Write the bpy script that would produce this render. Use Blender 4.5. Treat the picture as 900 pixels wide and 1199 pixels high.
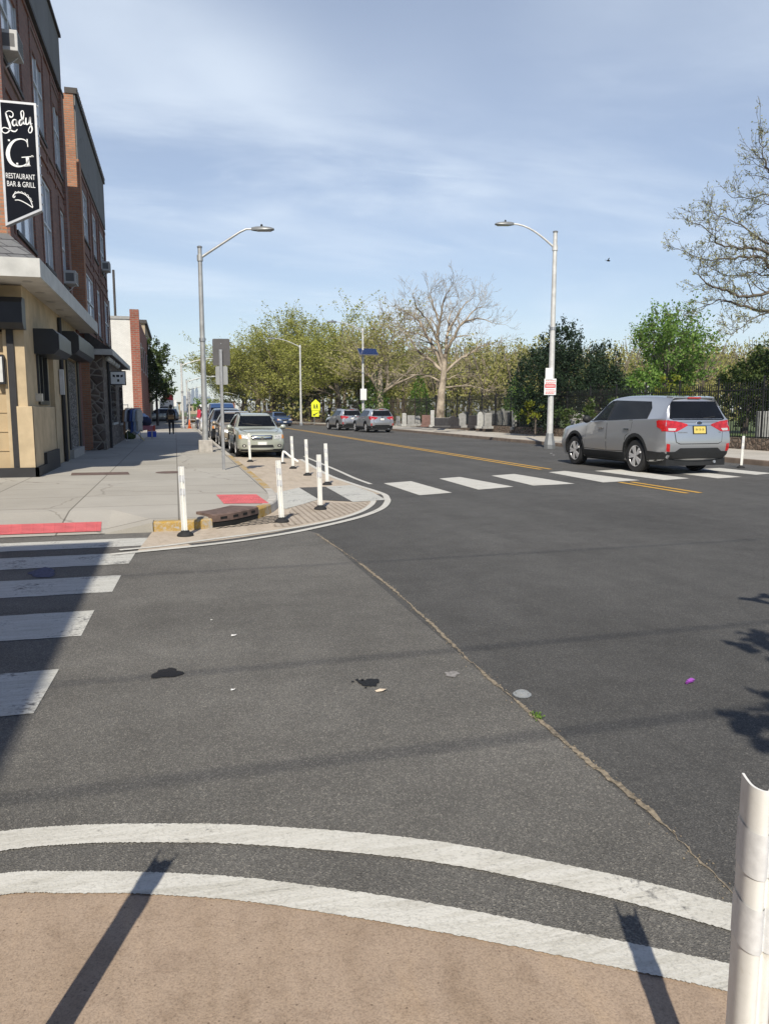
import bpy, bmesh, math, random
from mathutils import Vector, Matrix
from mathutils.bvhtree import BVHTree
R = math.radians
S = bpy.context.scene
COL = S.collection
for o in list(bpy.data.objects): bpy.data.objects.remove(o)

# ------------------------------------------------------------------ camera, sky, sun, exposure
CAM_H, FPX, HORIZON, VPX = 1.62, 900.0, 480.0, 205.0
PITCH = math.atan((599.5 - HORIZON) / FPX)
YAW = math.atan((450 - VPX) / FPX * math.cos(PITCH))
cd = bpy.data.cameras.new('camera'); cam = bpy.data.objects.new('camera', cd); COL.objects.link(cam)
cam.location = (0, 0, CAM_H); cam.rotation_euler = (R(90) - PITCH, 0, -YAW)
cd.sensor_fit = 'HORIZONTAL'; cd.sensor_width = 36; cd.lens = 36 * FPX / 900; cd.clip_start = .05; cd.clip_end = 12000
S.camera = cam
SUN_AZ, SUN_EL = R(199.6), R(44.0)          # compass bearing of the sun from +Y, clockwise
HAZE = .00018
SKY_STRENGTH, SUN_STRENGTH = 0.10, 5.0
W = bpy.data.worlds.new('World'); S.world = W; W.use_nodes = True
def build_sky():
    nt = W.node_tree; N = nt.nodes; L = nt.links
    bg = N['Background']; bg.inputs['Strength'].default_value = SKY_STRENGTH
    sky = N.new('ShaderNodeTexSky'); sky.sky_type = 'NISHITA'; sky.sun_disc = False
    sky.sun_elevation = SUN_EL; sky.sun_rotation = SUN_AZ
    sky.air_density = 1.0; sky.dust_density = .25; sky.ozone_density = 1.5
    tc = N.new('ShaderNodeTexCoord'); sep = N.new('ShaderNodeSeparateXYZ'); L.new(tc.outputs['Generated'], sep.inputs[0])
    def math_(op, a, b):
        m = N.new('ShaderNodeMath'); m.operation = op
        for i, v in enumerate((a, b)):
            if hasattr(v, 'links'): L.new(v, m.inputs[i])
            else: m.inputs[i].default_value = v
        return m.outputs[0]
    zz = math_('ADD', math_('MAXIMUM', sep.outputs[2], 0.0), .12)
    px = math_('DIVIDE', sep.outputs[0], zz); py = math_('DIVIDE', sep.outputs[1], zz)
    cv = N.new('ShaderNodeCombineXYZ'); L.new(px, cv.inputs[0]); L.new(py, cv.inputs[1])
    def noise(scale, rot, stretch, detail, lo, hi, seed):
        mp = N.new('ShaderNodeMapping'); mp.inputs['Rotation'].default_value = (0, 0, rot); mp.inputs['Scale'].default_value = stretch
        mp.inputs['Location'].default_value = (seed, seed * .7, 0)
        L.new(cv.outputs[0], mp.inputs[0])
        n = N.new('ShaderNodeTexNoise'); n.inputs['Scale'].default_value = scale; n.inputs['Detail'].default_value = detail
        n.inputs['Roughness'].default_value = .58; n.inputs['Distortion'].default_value = .6
        L.new(mp.outputs[0], n.inputs['Vector'])
        r = N.new('ShaderNodeMapRange'); r.interpolation_type = 'SMOOTHSTEP'
        r.inputs[1].default_value = lo; r.inputs[2].default_value = hi; L.new(n.outputs[0], r.inputs[0])
        return r.outputs[0]
    a = noise(.75, .55, (.6, 1.4, 1), 8, .36, .70, 3.1)
    b = noise(.42, .2, (1, 1.3, 1), 3, .34, .60, 9.4)
    c = noise(2.6, 1.0, (.8, 1.6, 1), 6, .52, .78, 5.5)
    t = math_('ADD', math_('MULTIPLY', a, b), math_('MULTIPLY', math_('MULTIPLY', c, b), .35))
    t = math_('MINIMUM', math_('ADD', math_('MULTIPLY', t, .46), .27), .74)
    def fade(sock, a, c):          # the veil thins overhead and towards the sun
        r = N.new('ShaderNodeMapRange'); r.interpolation_type = 'SMOOTHSTEP'; L.new(sock, r.inputs[0]); r.inputs[1].default_value = a; r.inputs[2].default_value = c; return r.outputs[0]
    t = math_('MULTIPLY', t, math_('MULTIPLY', fade(sep.outputs[2], .85, .48), fade(sep.outputs[1], -.25, .35)))
    mix = N.new('ShaderNodeMixRGB'); L.new(t, mix.inputs[0]); hs = N.new('ShaderNodeHueSaturation'); hs.inputs['Saturation'].default_value = 1.06; hs.inputs['Hue'].default_value = .508; L.new(sky.outputs[0], hs.inputs['Color']); L.new(hs.outputs[0], mix.inputs[1])
    mix.inputs[2].default_value = (7.9, 8.8, 9.8, 1)
    L.new(mix.outputs[0], bg.inputs['Color'])
build_sky()
sl = bpy.data.lights.new('sun', 'SUN'); sl.energy = SUN_STRENGTH; sl.angle = R(.53); sl.color = (1, .925, .80)
so = bpy.data.objects.new('sun', sl); COL.objects.link(so)
SUNV = Vector((math.sin(SUN_AZ) * math.cos(SUN_EL), math.cos(SUN_AZ) * math.cos(SUN_EL), math.sin(SUN_EL)))
so.rotation_euler = SUNV.to_track_quat('Z', 'Y').to_euler(); so.location = (-10, -30, 40)
S.view_settings.view_transform = 'Standard'; S.view_settings.look = 'None'
S.view_settings.exposure = 0.20; S.view_settings.gamma = 1; S.view_settings.use_curve_mapping = False
S.cycles.max_bounces = 6; S.cycles.transparent_max_bounces = 12; S.cycles.use_denoising = True

# ------------------------------------------------------------------ helpers
def at(x, y, z=0.0):
    "a pixel of the survey photograph to the point of the level z seen there"
    u = (x - 450) / FPX; v = (599.5 - y) / FPX
    f = math.cos(PITCH) + v * math.sin(PITCH); dz = -math.sin(PITCH) + v * math.cos(PITCH)
    t = (z - CAM_H) / dz; a, b = u * t, f * t
    return Vector((a * math.cos(YAW) + b * math.sin(YAW), -a * math.sin(YAW) + b * math.cos(YAW), z))
def onx(x, y, X0):
    u = (x - 450) / FPX; v = (599.5 - y) / FPX
    f = math.cos(PITCH) + v * math.sin(PITCH); dz = -math.sin(PITCH) + v * math.cos(PITCH)
    t = X0 / (u * math.cos(YAW) + f * math.sin(YAW))
    return (-u * math.sin(YAW) + f * math.cos(YAW)) * t, CAM_H + dz * t
def atd(x, y, d):
    "pixel and depth along the view to a point"
    u = (x - 450) / FPX; v = (599.5 - y) / FPX
    f = math.cos(PITCH) + v * math.sin(PITCH); dz = -math.sin(PITCH) + v * math.cos(PITCH)
    t = d / f; a = u * t
    return Vector((a * math.cos(YAW) + d * math.sin(YAW), -a * math.sin(YAW) + d * math.cos(YAW), CAM_H + dz * t))
def curve_off(Y): return 0 if Y < 60 else -.0036 * (Y - 60) ** 2

def tag(o, label=None, cat=None, group=None, kind=None):
    if label: o['label'] = label
    if cat: o['category'] = cat
    if group: o['group'] = group
    if kind: o['kind'] = kind
    return o
def thing(name, loc, label, cat, group=None, rz=0.0):
    o = bpy.data.objects.new(name, None); COL.objects.link(o); o.location = loc; o.rotation_euler = (0, 0, rz)
    o.empty_display_size = .2
    return tag(o, label, cat, group)
def kids(o): return [c for c in bpy.data.objects if c.parent == o]
def copy_tree(o, parent=None):
    c = o.copy(); COL.objects.link(c)
    if parent: c.parent = parent
    for ch in kids(o): copy_tree(ch, c)
    return c

class MB:
    def __init__(s): s.v = []; s.f = []; s.m = []; s.mi = 0
    def add(s, vs, fs):
        b = len(s.v); s.v += [tuple(p) for p in vs]
        for f in fs: s.f.append([i + b for i in f]); s.m.append(s.mi)
    def box(s, x0, y0, z0, x1, y1, z1):
        s.add([(x0,y0,z0),(x1,y0,z0),(x1,y1,z0),(x0,y1,z0),(x0,y0,z1),(x1,y0,z1),(x1,y1,z1),(x0,y1,z1)],
              [(3,2,1,0),(4,5,6,7),(0,1,5,4),(1,2,6,5),(2,3,7,6),(3,0,4,7)])
        return s
    def obox(s, c, ex, ey, ez):
        "box about c with half-extent vectors"
        c, ex, ey, ez = map(Vector, (c, ex, ey, ez))
        vs = [c + a*ex + b*ey + d*ez for d in (-1,1) for a, b in ((-1,-1),(1,-1),(1,1),(-1,1))]
        s.add(vs, [(3,2,1,0),(4,5,6,7),(0,1,5,4),(1,2,6,5),(2,3,7,6),(3,0,4,7)]); return s
    def prism(s, poly, axis, a0, a1):
        "poly in the two other axes, extruded along axis"
        n = len(poly)
        def P(q, a):
            return {'x': (a, q[0], q[1]), 'y': (q[0], a, q[1]), 'z': (q[0], q[1], a)}[axis]
        vs = [P(q, a0) for q in poly] + [P(q, a1) for q in poly]
        s.add(vs, [list(range(n))[::-1], list(range(n, 2*n))] + [(i, (i+1) % n, n + (i+1) % n, n + i) for i in range(n)]); return s
    def poly(s, pts): s.add(pts, [list(range(len(pts)))]); return s
    def tube(s, pts, radii, n=8, cap=True):
        pts = [Vector(p) for p in pts]
        if not hasattr(radii, '__len__'): radii = [radii] * len(pts)
        vs = []; N = len(pts); ref = None
        for i, p in enumerate(pts):
            d = (pts[min(i+1, N-1)] - pts[max(i-1, 0)])
            if d.length < 1e-9: d = Vector((0,0,1))
            d.normalize()
            if ref is None: ref = d.orthogonal().normalized()
            else:
                ref = ref - d * ref.dot(d)
                ref = ref.normalized() if ref.length > 1e-6 else d.orthogonal().normalized()
            q = d.cross(ref)
            for k in range(n):
                a = 2*math.pi*k/n
                vs.append(p + (ref*math.cos(a) + q*math.sin(a)) * radii[i])
        fs = [(i*n+k, i*n+(k+1)%n, (i+1)*n+(k+1)%n, (i+1)*n+k) for i in range(N-1) for k in range(n)]
        if cap: fs += [list(range(n))[::-1], list(range((N-1)*n, N*n))]
        s.add(vs, fs); return s
    def lathe(s, prof, c=(0,0,0), axis='z', n=20):
        "prof: (radius, height) pairs"
        vs = []; c = Vector(c)
        for r, h in prof:
            for k in range(n):
                a = 2*math.pi*k/n; p = (r*math.cos(a), r*math.sin(a), h)
                if axis == 'x': p = (h, r*math.cos(a), r*math.sin(a))
                if axis == 'y': p = (r*math.cos(a), h, r*math.sin(a))
                vs.append(c + Vector(p))
        m = len(prof)
        fs = [(i*n+k, i*n+(k+1)%n, (i+1)*n+(k+1)%n, (i+1)*n+k) for i in range(m-1) for k in range(n)]
        if prof[0][0] > 1e-6: fs.append(list(range(n))[::-1])
        if prof[-1][0] > 1e-6: fs.append(list(range((m-1)*n, m*n)))
        s.add(vs, fs); return s
    def ell(s, c, rx, ry, rz, nu=12, nv=8):
        c = Vector(c); vs = [c + Vector((0,0,-rz))]
        for j in range(1, nv):
            t = -math.pi/2 + math.pi*j/nv
            for i in range(nu):
                a = 2*math.pi*i/nu
                vs.append(c + Vector((rx*math.cos(t)*math.cos(a), ry*math.cos(t)*math.sin(a), rz*math.sin(t))))
        vs.append(c + Vector((0,0,rz))); e = len(vs) - 1
        fs = [(0, 1+(i+1)%nu, 1+i) for i in range(nu)]
        fs += [(1+j*nu+i, 1+j*nu+(i+1)%nu, 1+(j+1)*nu+(i+1)%nu, 1+(j+1)*nu+i) for j in range(nv-2) for i in range(nu)]
        fs += [(1+(nv-2)*nu+i, 1+(nv-2)*nu+(i+1)%nu, e) for i in range(nu)]
        s.add(vs, fs); return s
    def strip(s, line, w0, w1, z):
        "flat ribbon along a ground polyline, between lateral offsets w0 and w1 (left positive)"
        P = [Vector((p[0], p[1])) for p in line]; vs = []
        for i, p in enumerate(P):
            d = (P[min(i+1, len(P)-1)] - P[max(i-1, 0)]).normalized(); nrm = Vector((-d.y, d.x))
            for w in (w0, w1):
                q = p + nrm*w; vs.append((q.x, q.y, z))
        s.add(vs, [(2*i, 2*i+1, 2*i+3, 2*i+2) for i in range(len(P)-1)]); return s
    def build(s, name, mats, parent=None, smooth=False, world=True, bevel=0, loc=None):
        if not isinstance(mats, (list, tuple)): mats = [mats]
        off = Vector((0,0,0))
        if parent and world:
            q = parent
            while q: off += q.location; q = q.parent
        if loc is not None: off = Vector(loc)
        me = bpy.data.meshes.new(name)
        me.from_pydata([(p[0]-off.x, p[1]-off.y, p[2]-off.z) for p in s.v], [], s.f)
        for m in mats: me.materials.append(m)
        me.polygons.foreach_set('material_index', s.m)
        if smooth: me.polygons.foreach_set('use_smooth', [True]*len(s.f))
        me.validate(); me.update()
        o = bpy.data.objects.new(name, me); COL.objects.link(o)
        if parent: o.parent = parent
        if loc is not None: o.location = loc
        if bevel:
            b = o.modifiers.new('bevel', 'BEVEL'); b.width = bevel; b.segments = 2; b.limit_method = 'ANGLE'; b.angle_limit = R(40)
        return o
def auto_smooth(o, deg=40):
    me = o.data
    me.polygons.foreach_set('use_smooth', [True]*len(me.polygons))
    me.set_sharp_from_angle(angle=R(deg)); return o

# ------------------------------------------------------------------ materials
MATS = {}
def newmat(name):
    m = bpy.data.materials.new(name); m.use_nodes = True; MATS[name] = m
    return m, m.node_tree.nodes, m.node_tree.links, m.node_tree.nodes['Principled BSDF']
def nnode(N, L, vec, scale, detail=4, rough=.55, dist=0):
    n = N.new('ShaderNodeTexNoise'); n.inputs['Scale'].default_value = scale; n.inputs['Detail'].default_value = detail
    n.inputs['Roughness'].default_value = rough; n.inputs['Distortion'].default_value = dist
    if vec is not None: L.new(vec, n.inputs['Vector'])
    return n.outputs[0]
def ramp(N, L, fac, stops):
    r = N.new('ShaderNodeValToRGB'); e = r.color_ramp.elements
    while len(e) < len(stops): e.new(.5)
    for i, (p, c) in enumerate(stops): e[i].position = p; e[i].color = (*c, 1) if len(c) == 3 else c
    L.new(fac, r.inputs[0]); return r.outputs[0]
def mixc(N, L, mode, fac, a, b):
    m = N.new('ShaderNodeMixRGB'); m.blend_type = mode
    for i, v in enumerate((fac, a, b)):
        if hasattr(v, 'links'): L.new(v, m.inputs[i])
        else: m.inputs[i].default_value = v if i == 0 else ((*v, 1) if len(v) == 3 else v)
    return m.outputs[0]
def maprange(N, L, fac, a, b, c, d):
    r = N.new('ShaderNodeMapRange'); L.new(fac, r.inputs[0])
    for i, v in enumerate((a, b, c, d)): r.inputs[i+1].default_value = v
    return r.outputs[0]
def bump(N, L, bsdf, h, strength=.3, dist=.01):
    b = N.new('ShaderNodeBump'); b.inputs['Strength'].default_value = strength; b.inputs['Distance'].default_value = dist
    L.new(h, b.inputs['Height']); L.new(b.outputs[0], bsdf.inputs['Normal'])
def objco(N): return N.new('ShaderNodeTexCoord').outputs['Object']

def plain(name, col, rough=.6, metal=0, var=.15, scale=6, coat=0, bmp=0, bscale=60, fine=.0):
    m, N, L, B = newmat(name); co = objco(N)
    n = nnode(N, L, co, scale, 5)
    v = maprange(N, L, n, .3, .7, 1-var, 1+var)
    c = mixc(N, L, 'MULTIPLY', 1.0, col, (1,1,1)); 
    mul = N.new('ShaderNodeVectorMath'); mul.operation = 'SCALE'; mul.inputs[0].default_value = col; L.new(v, mul.inputs['Scale'])
    L.new(mul.outputs[0], B.inputs['Base Color'])
    B.inputs['Roughness'].default_value = rough; B.inputs['Metallic'].default_value = metal
    if coat: B.inputs['Coat Weight'].default_value = coat; B.inputs['Coat Roughness'].default_value = .06
    if bmp: bump(N, L, B, nnode(N, L, co, bscale, 4), bmp, .01)
    return m
def asphalt(name, dark, light, patch=.35):
    m, N, L, B = newmat(name); co = objco(N)
    big = nnode(N, L, co, .35, 5, .6); mid = nnode(N, L, co, 3.0, 4, .6)
    fine = nnode(N, L, co, 190, 3, .8)
    vo = N.new('ShaderNodeTexVoronoi'); vo.inputs['Scale'].default_value = 150; L.new(co, vo.inputs['Vector'])
    vo2 = N.new('ShaderNodeTexVoronoi'); vo2.inputs['Scale'].default_value = 95; L.new(co, vo2.inputs['Vector'])
    base = ramp(N, L, fine, [(.30, dark), (.72, light)])
    stone = ramp(N, L, vo.outputs['Color'], [(.0, (.5,.5,.5)), (.62, (.85,.85,.85)), (.86, (1.35,1.33,1.28)), (1, (1.9,1.85,1.75))])
    c = mixc(N, L, 'MULTIPLY', .9, base, stone)
    pit = ramp(N, L, vo2.outputs['Distance'], [(.0, (.22,.22,.22)), (.30, (1,1,1))])
    c = mixc(N, L, 'MULTIPLY', .55, c, pit)
    v = maprange(N, L, big, .3, .7, 1-patch*.6, 1+patch*.6); mpt = N.new('ShaderNodeMapping'); mpt.inputs['Scale'].default_value = (1.1,.045,1) if 'main' in name else (.12,.7,1); L.new(co, mpt.inputs[0])
    trk = nnode(N, L, mpt.outputs[0], 1.3, 4, .6); mid2 = N.new('ShaderNodeMath'); mid2.operation = 'ADD'; L.new(mid, mid2.inputs[0]); L.new(trk, mid2.inputs[1]); v2 = maprange(N, L, mid2.outputs[0], .7, 1.3, .84, 1.16)
    mm = N.new('ShaderNodeMath'); mm.operation = 'MULTIPLY'; L.new(v, mm.inputs[0]); L.new(v2, mm.inputs[1])
    sc = N.new('ShaderNodeVectorMath'); sc.operation = 'SCALE'; L.new(c, sc.inputs[0]); L.new(mm.outputs[0], sc.inputs['Scale'])
    L.new(sc.outputs[0], B.inputs['Base Color']); B.inputs['Roughness'].default_value = .88
    B.inputs['Specular IOR Level'].default_value = .3
    add = N.new('ShaderNodeMath'); add.operation = 'ADD'; L.new(vo.outputs['Distance'], add.inputs[0]); L.new(fine, add.inputs[1])
    bump(N, L, B, add.outputs[0], .55, .012)
    return m
def road_paint(name, col, wear, under=(.075,.075,.078)):
    m, N, L, B = newmat(name); co = objco(N)
    a = nnode(N, L, co, 28, 6, .7); b = nnode(N, L, co, 2.2, 5, .65)
    mp = N.new('ShaderNodeMapping'); mp.inputs['Scale'].default_value = (1.0, 9, 1); L.new(co, mp.inputs[0])
    k = nnode(N, L, mp.outputs[0], 2.2, 6, .7, .8)
    s = N.new('ShaderNodeMath'); s.operation = 'ADD'; L.new(a, s.inputs[0]); L.new(b, s.inputs[1])
    f = maprange(N, L, s.outputs[0], 1.28 - wear, 1.42 - wear*.7, 0, 1)
    f2 = maprange(N, L, k, .635, .66, 0, 1)
    mx = N.new('ShaderNodeMath'); mx.operation = 'MAXIMUM'; L.new(f, mx.inputs[0])
    f3 = N.new('ShaderNodeMath'); f3.operation = 'MULTIPLY'; f3.inputs[1].default_value = min(1, wear*3.2); L.new(f2, f3.inputs[0]); L.new(f3.outputs[0], mx.inputs[1])
    tone = mixc(N, L, 'MIX', b, tuple(c*.80 for c in col), tuple(min(1, c*1.10) for c in col)); tone = mixc(N, L, 'MULTIPLY', .8, tone, ramp(N, L, k, [(.42, (1,1,1)), (.60, (.80,.79,.76))])); tone = mixc(N, L, 'MULTIPLY', .6, tone, ramp(N, L, nnode(N, L, co, 75, 4, .75), [(.34, (.62,.61,.59)), (.50, (1,1,1))]))
    c = mixc(N, L, 'MIX', mx.outputs[0], tone, under)
    L.new(c, B.inputs['Base Color']); B.inputs['Roughness'].default_value = .75
    bump(N, L, B, nnode(N, L, co, 90, 3), .35, .008)
    return m
def epoxy(name, col, grid=False):
    m, N, L, B = newmat(name); co = objco(N)
    big = nnode(N, L, co, 1.3, 6, .65, .4); fine = nnode(N, L, co, 150, 3, .7); mid = nnode(N, L, co, 9, 5, .7)
    c = mixc(N, L, 'MIX', big, tuple(x*.84 for x in col), tuple(x*1.14 for x in col))
    sp = ramp(N, L, fine, [(.32, (.62,.60,.58)), (.5, (1,1,1)), (.7, (1.22,1.2,1.18))])
    c = mixc(N, L, 'MULTIPLY', .8, c, sp)
    dirt = ramp(N, L, mid, [(.25, (.62,.58,.54)), (.5, (1,1,1)), (.75, (1.08,1.07,1.05))])
    c = mixc(N, L, 'MULTIPLY', .6, c, dirt)
    vo = N.new('ShaderNodeTexVoronoi'); vo.inputs['Scale'].default_value = 30; vo.inputs['Randomness'].default_value = 1; L.new(co, vo.inputs['Vector'])
    pits = ramp(N, L, vo.outputs['Distance'], [(.07, (.30,.27,.25)), (.13, (1,1,1))]); sc_ = N.new('ShaderNodeSeparateColor'); L.new(vo.outputs['Color'], sc_.inputs[0]); pits = mixc(N, L, 'MIX', maprange(N, L, sc_.outputs[0], .45, .5, 0, 1), (1,1,1), pits)
    smp = N.new('ShaderNodeMapping'); smp.inputs['Rotation'].default_value = (0,0,.6); smp.inputs['Scale'].default_value = (3.2,.7,1); L.new(co, smp.inputs[0]); smear = nnode(N, L, smp.outputs[0], 1.6, 5, .6, .7); c = mixc(N, L, 'MULTIPLY', .75, c, ramp(N, L, smear, [(.30, (.80,.77,.72)), (.55, (1,1,1)), (.72, (1.10,1.07,1.0))]))
    c = mixc(N, L, 'MULTIPLY', .7, c, pits)
    h = fine
    if grid:
        br = N.new('ShaderNodeTexBrick'); br.inputs['Scale'].default_value = 1; br.offset = .0
        br.inputs['Brick Width'].default_value = .10; br.inputs['Row Height'].default_value = .10; br.inputs['Mortar Size'].default_value = .018
        br.inputs['Color1'].default_value = (1,1,1,1); br.inputs['Color2'].default_value = (.92,.92,.92,1); br.inputs['Mortar'].default_value = (.55,.52,.5,1)
        L.new(co, br.inputs['Vector']); c = mixc(N, L, 'MULTIPLY', 1, c, br.outputs[0])
    L.new(c, B.inputs['Base Color']); B.inputs['Roughness'].default_value = .85
    bump(N, L, B, h, .4, .006); return m
def slabs(name, col, bw, rh, joint=.012, offset=0, rot=0.0):
    m, N, L, B = newmat(name); co = objco(N)
    mp = N.new('ShaderNodeMapping'); mp.inputs['Rotation'].default_value = (0,0,rot); L.new(co, mp.inputs[0])
    br = N.new('ShaderNodeTexBrick'); br.offset = offset; br.inputs['Scale'].default_value = 1
    br.inputs['Brick Width'].default_value = bw; br.inputs['Row Height'].default_value = rh; br.inputs['Mortar Size'].default_value = joint; br.inputs['Mortar Smooth'].default_value = .3
    br.inputs['Color1'].default_value = (1,1,1,1); br.inputs['Color2'].default_value = (.86,.85,.83,1); br.inputs['Mortar'].default_value = (.42,.41,.39,1)
    L.new(mp.outputs[0], br.inputs['Vector'])
    big = nnode(N, L, co, .8, 6, .65); fine = nnode(N, L, co, 60, 4, .7)
    c = mixc(N, L, 'MIX', big, tuple(x*.78 for x in col), tuple(x*1.18 for x in col))
    c = mixc(N, L, 'MULTIPLY', .5, c, ramp(N, L, fine, [(.3, (.7,.7,.7)), (.7, (1.2,1.2,1.2))]))
    c = mixc(N, L, 'MULTIPLY', 1, c, br.outputs[0])
    nz = nnode(N, L, co, 1.1, 2, .5, 0)                       # wandering hair cracks
    vo = N.new('ShaderNodeTexVoronoi'); vo.feature = 'DISTANCE_TO_EDGE'; vo.inputs['Scale'].default_value = .28
    ad = N.new('ShaderNodeVectorMath'); ad.operation = 'ADD'; L.new(co, ad.inputs[0])
    n3 = N.new('ShaderNodeTexNoise'); n3.inputs['Scale'].default_value = .9; n3.inputs['Detail'].default_value = 6; L.new(co, n3.inputs['Vector']); L.new(n3.outputs['Color'], ad.inputs[1])
    L.new(ad.outputs[0], vo.inputs['Vector'])
    cr = ramp(N, L, vo.outputs['Distance'], [(.002, (.5,.48,.46)), (.006, (1,1,1))])
    c = mixc(N, L, 'MULTIPLY', .7, c, cr)
    L.new(c, B.inputs['Base Color']); B.inputs['Roughness'].default_value = .85
    bump(N, L, B, fine, .25, .006); return m
def brick(name, c1, c2, mortar, bw=.215, rh=.075, ms=.011, stain=.25):
    m, N, L, B = newmat(name); co = objco(N)
    sp = N.new('ShaderNodeSeparateXYZ'); L.new(co, sp.inputs[0])
    ad = N.new('ShaderNodeMath'); ad.operation = 'ADD'; L.new(sp.outputs[0], ad.inputs[0]); L.new(sp.outputs[1], ad.inputs[1])
    cb = N.new('ShaderNodeCombineXYZ'); L.new(ad.outputs[0], cb.inputs[0]); L.new(sp.outputs[2], cb.inputs[1])
    br = N.new('ShaderNodeTexBrick'); br.inputs['Scale'].default_value = 1
    br.inputs['Brick Width'].default_value = bw; br.inputs['Row Height'].default_value = rh; br.inputs['Mortar Size'].default_value = ms
    br.inputs['Color1'].default_value = (*c1,1); br.inputs['Color2'].default_value = (*c2,1); br.inputs['Mortar'].default_value = (*mortar,1); br.inputs['Bias'].default_value = -.1
    L.new(cb.outputs[0], br.inputs['Vector'])
    big = nnode(N, L, co, .9, 6, .65); fine = nnode(N, L, co, 45, 3, .6)
    c = mixc(N, L, 'MULTIPLY', 1, br.outputs[0], ramp(N, L, big, [(.3, (1-stain,)*3), (.7, (1+stain*.6,)*3)]))
    c = mixc(N, L, 'MULTIPLY', .6, c, ramp(N, L, fine, [(.3, (.72,.72,.72)), (.7, (1.2,1.2,1.2))]))
    L.new(c, B.inputs['Base Color']); B.inputs['Roughness'].default_value = .88
    inv = N.new('ShaderNodeMath'); inv.operation = 'SUBTRACT'; inv.inputs[0].default_value = 1; L.new(br.outputs['Fac'], inv.inputs[1])
    bump(N, L, B, inv.outputs[0], .6, .012); return m
def fieldstone(name, c1, c2, mortar, scale=2.6, squash=1.0):
    m, N, L, B = newmat(name); co = objco(N)
    mp = N.new('ShaderNodeMapping'); mp.inputs['Scale'].default_value = (1, 1, squash); L.new(co, mp.inputs[0])
    e = N.new('ShaderNodeTexVoronoi'); e.feature = 'DISTANCE_TO_EDGE'; e.inputs['Scale'].default_value = scale; L.new(mp.outputs[0], e.inputs['Vector'])
    k = N.new('ShaderNodeTexVoronoi'); k.inputs['Scale'].default_value = scale; L.new(mp.outputs[0], k.inputs['Vector'])
    sep = N.new('ShaderNodeSeparateColor'); L.new(k.outputs['Color'], sep.inputs[0])
    c = mixc(N, L, 'MIX', sep.outputs[0], c1, c2)
    c = mixc(N, L, 'MULTIPLY', .7, c, ramp(N, L, nnode(N, L, co, 20, 5, .7), [(.3, (.6,.6,.6)), (.7, (1.25,1.25,1.25))]))
    f = maprange(N, L, e.outputs['Distance'], .035, .075, 0, 1)
    c = mixc(N, L, 'MIX', f, mortar, c)
    L.new(c, B.inputs['Base Color']); B.inputs['Roughness'].default_value = .9
    bump(N, L, B, maprange(N, L, e.outputs['Distance'], .03, .22, 0, 1), .9, .05); return m
def leafmat(name, c1, c2, trans=.35):
    m, N, L, B = newmat(name)
    g = N.new('ShaderNodeNewGeometry'); co = objco(N)
    big = nnode(N, L, co, .6, 3, .6)
    mx = N.new('ShaderNodeMath'); mx.operation = 'ADD'; L.new(g.outputs['Random Per Island'], mx.inputs[0]); L.new(big, mx.inputs[1])
    c = mixc(N, L, 'MIX', maprange(N, L, mx.outputs[0], .45, 1.5, 0, 1), c1, c2)
    L.new(c, B.inputs['Base Color']); B.inputs['Roughness'].default_value = .6; B.inputs['Specular IOR Level'].default_value = .25
    t = N.new('ShaderNodeBsdfTranslucent'); L.new(mixc(N, L, 'MULTIPLY', 1, c, (1.3,1.35,.75)), t.inputs[0])
    ms = N.new('ShaderNodeMixShader'); ms.inputs[0].default_value = trans; L.new(B.outputs[0], ms.inputs[1]); L.new(t.outputs[0], ms.inputs[2])
    L.new(ms.outputs[0], N['Material Output'].inputs[0]); return m
def barkmat(name, c1, c2, scale=3.0):
    m, N, L, B = newmat(name); co = objco(N)
    n = nnode(N, L, co, scale, 6, .65, .5)
    c = ramp(N, L, n, [(.35, c1), (.62, c2)])
    L.new(c, B.inputs['Base Color']); B.inputs['Roughness'].default_value = .9
    bump(N, L, B, nnode(N, L, co, 25, 5), .5, .02); return m
def carpaint(name, col, metal=.35, rough=.32):
    m, N, L, B = newmat(name); co = objco(N)
    n = nnode(N, L, co, 2.2, 5, .6)
    sp = N.new('ShaderNodeSeparateXYZ'); L.new(co, sp.inputs[0])
    c = mixc(N, L, 'MIX', n, tuple(x*.94 for x in col), tuple(x*1.04 for x in col))
    dust = maprange(N, L, sp.outputs[2], .75, .3, 0, .28)
    dm = N.new('ShaderNodeMath'); dm.operation = 'MULTIPLY'; L.new(dust, dm.inputs[0]); L.new(n, dm.inputs[1])
    c = mixc(N, L, 'MIX', dm.outputs[0], c, (.22,.20,.17))
    L.new(c, B.inputs['Base Color']); B.inputs['Metallic'].default_value = metal; B.inputs['Roughness'].default_value = rough
    B.inputs['Coat Weight'].default_value = 1; B.inputs['Coat Roughness'].default_value = .03; B.inputs['Coat IOR'].default_value = 1.6
    return m
def glassmat(name, col=(.012,.015,.018), rough=.04):
    m, N, L, B = newmat(name); co = objco(N)
    n = nnode(N, L, co, 3, 3); c = mixc(N, L, 'MIX', n, tuple(x*.6 for x in col), tuple(x*1.5 for x in col))
    L.new(c, B.inputs['Base Color']); B.inputs['Roughness'].default_value = rough; B.inputs['Specular IOR Level'].default_value = .22 if 'car' in name else .6
    return m
def clearglass(name, tint=(.55,.6,.6), fac=.78):
    m, N, L, B = newmat(name)
    n = nnode(N, L, objco(N), 4, 2); B.inputs['Roughness'].default_value = .03
    L.new(mixc(N, L, 'MIX', n, (.02,.025,.03), (.04,.045,.05)), B.inputs['Base Color'])
    t = N.new('ShaderNodeBsdfTransparent'); t.inputs[0].default_value = (*tint, 1)
    ms = N.new('ShaderNodeMixShader'); ms.inputs[0].default_value = fac; L.new(B.outputs[0], ms.inputs[1]); L.new(t.outputs[0], ms.inputs[2])
    L.new(ms.outputs[0], N['Material Output'].inputs[0]); return m

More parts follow.
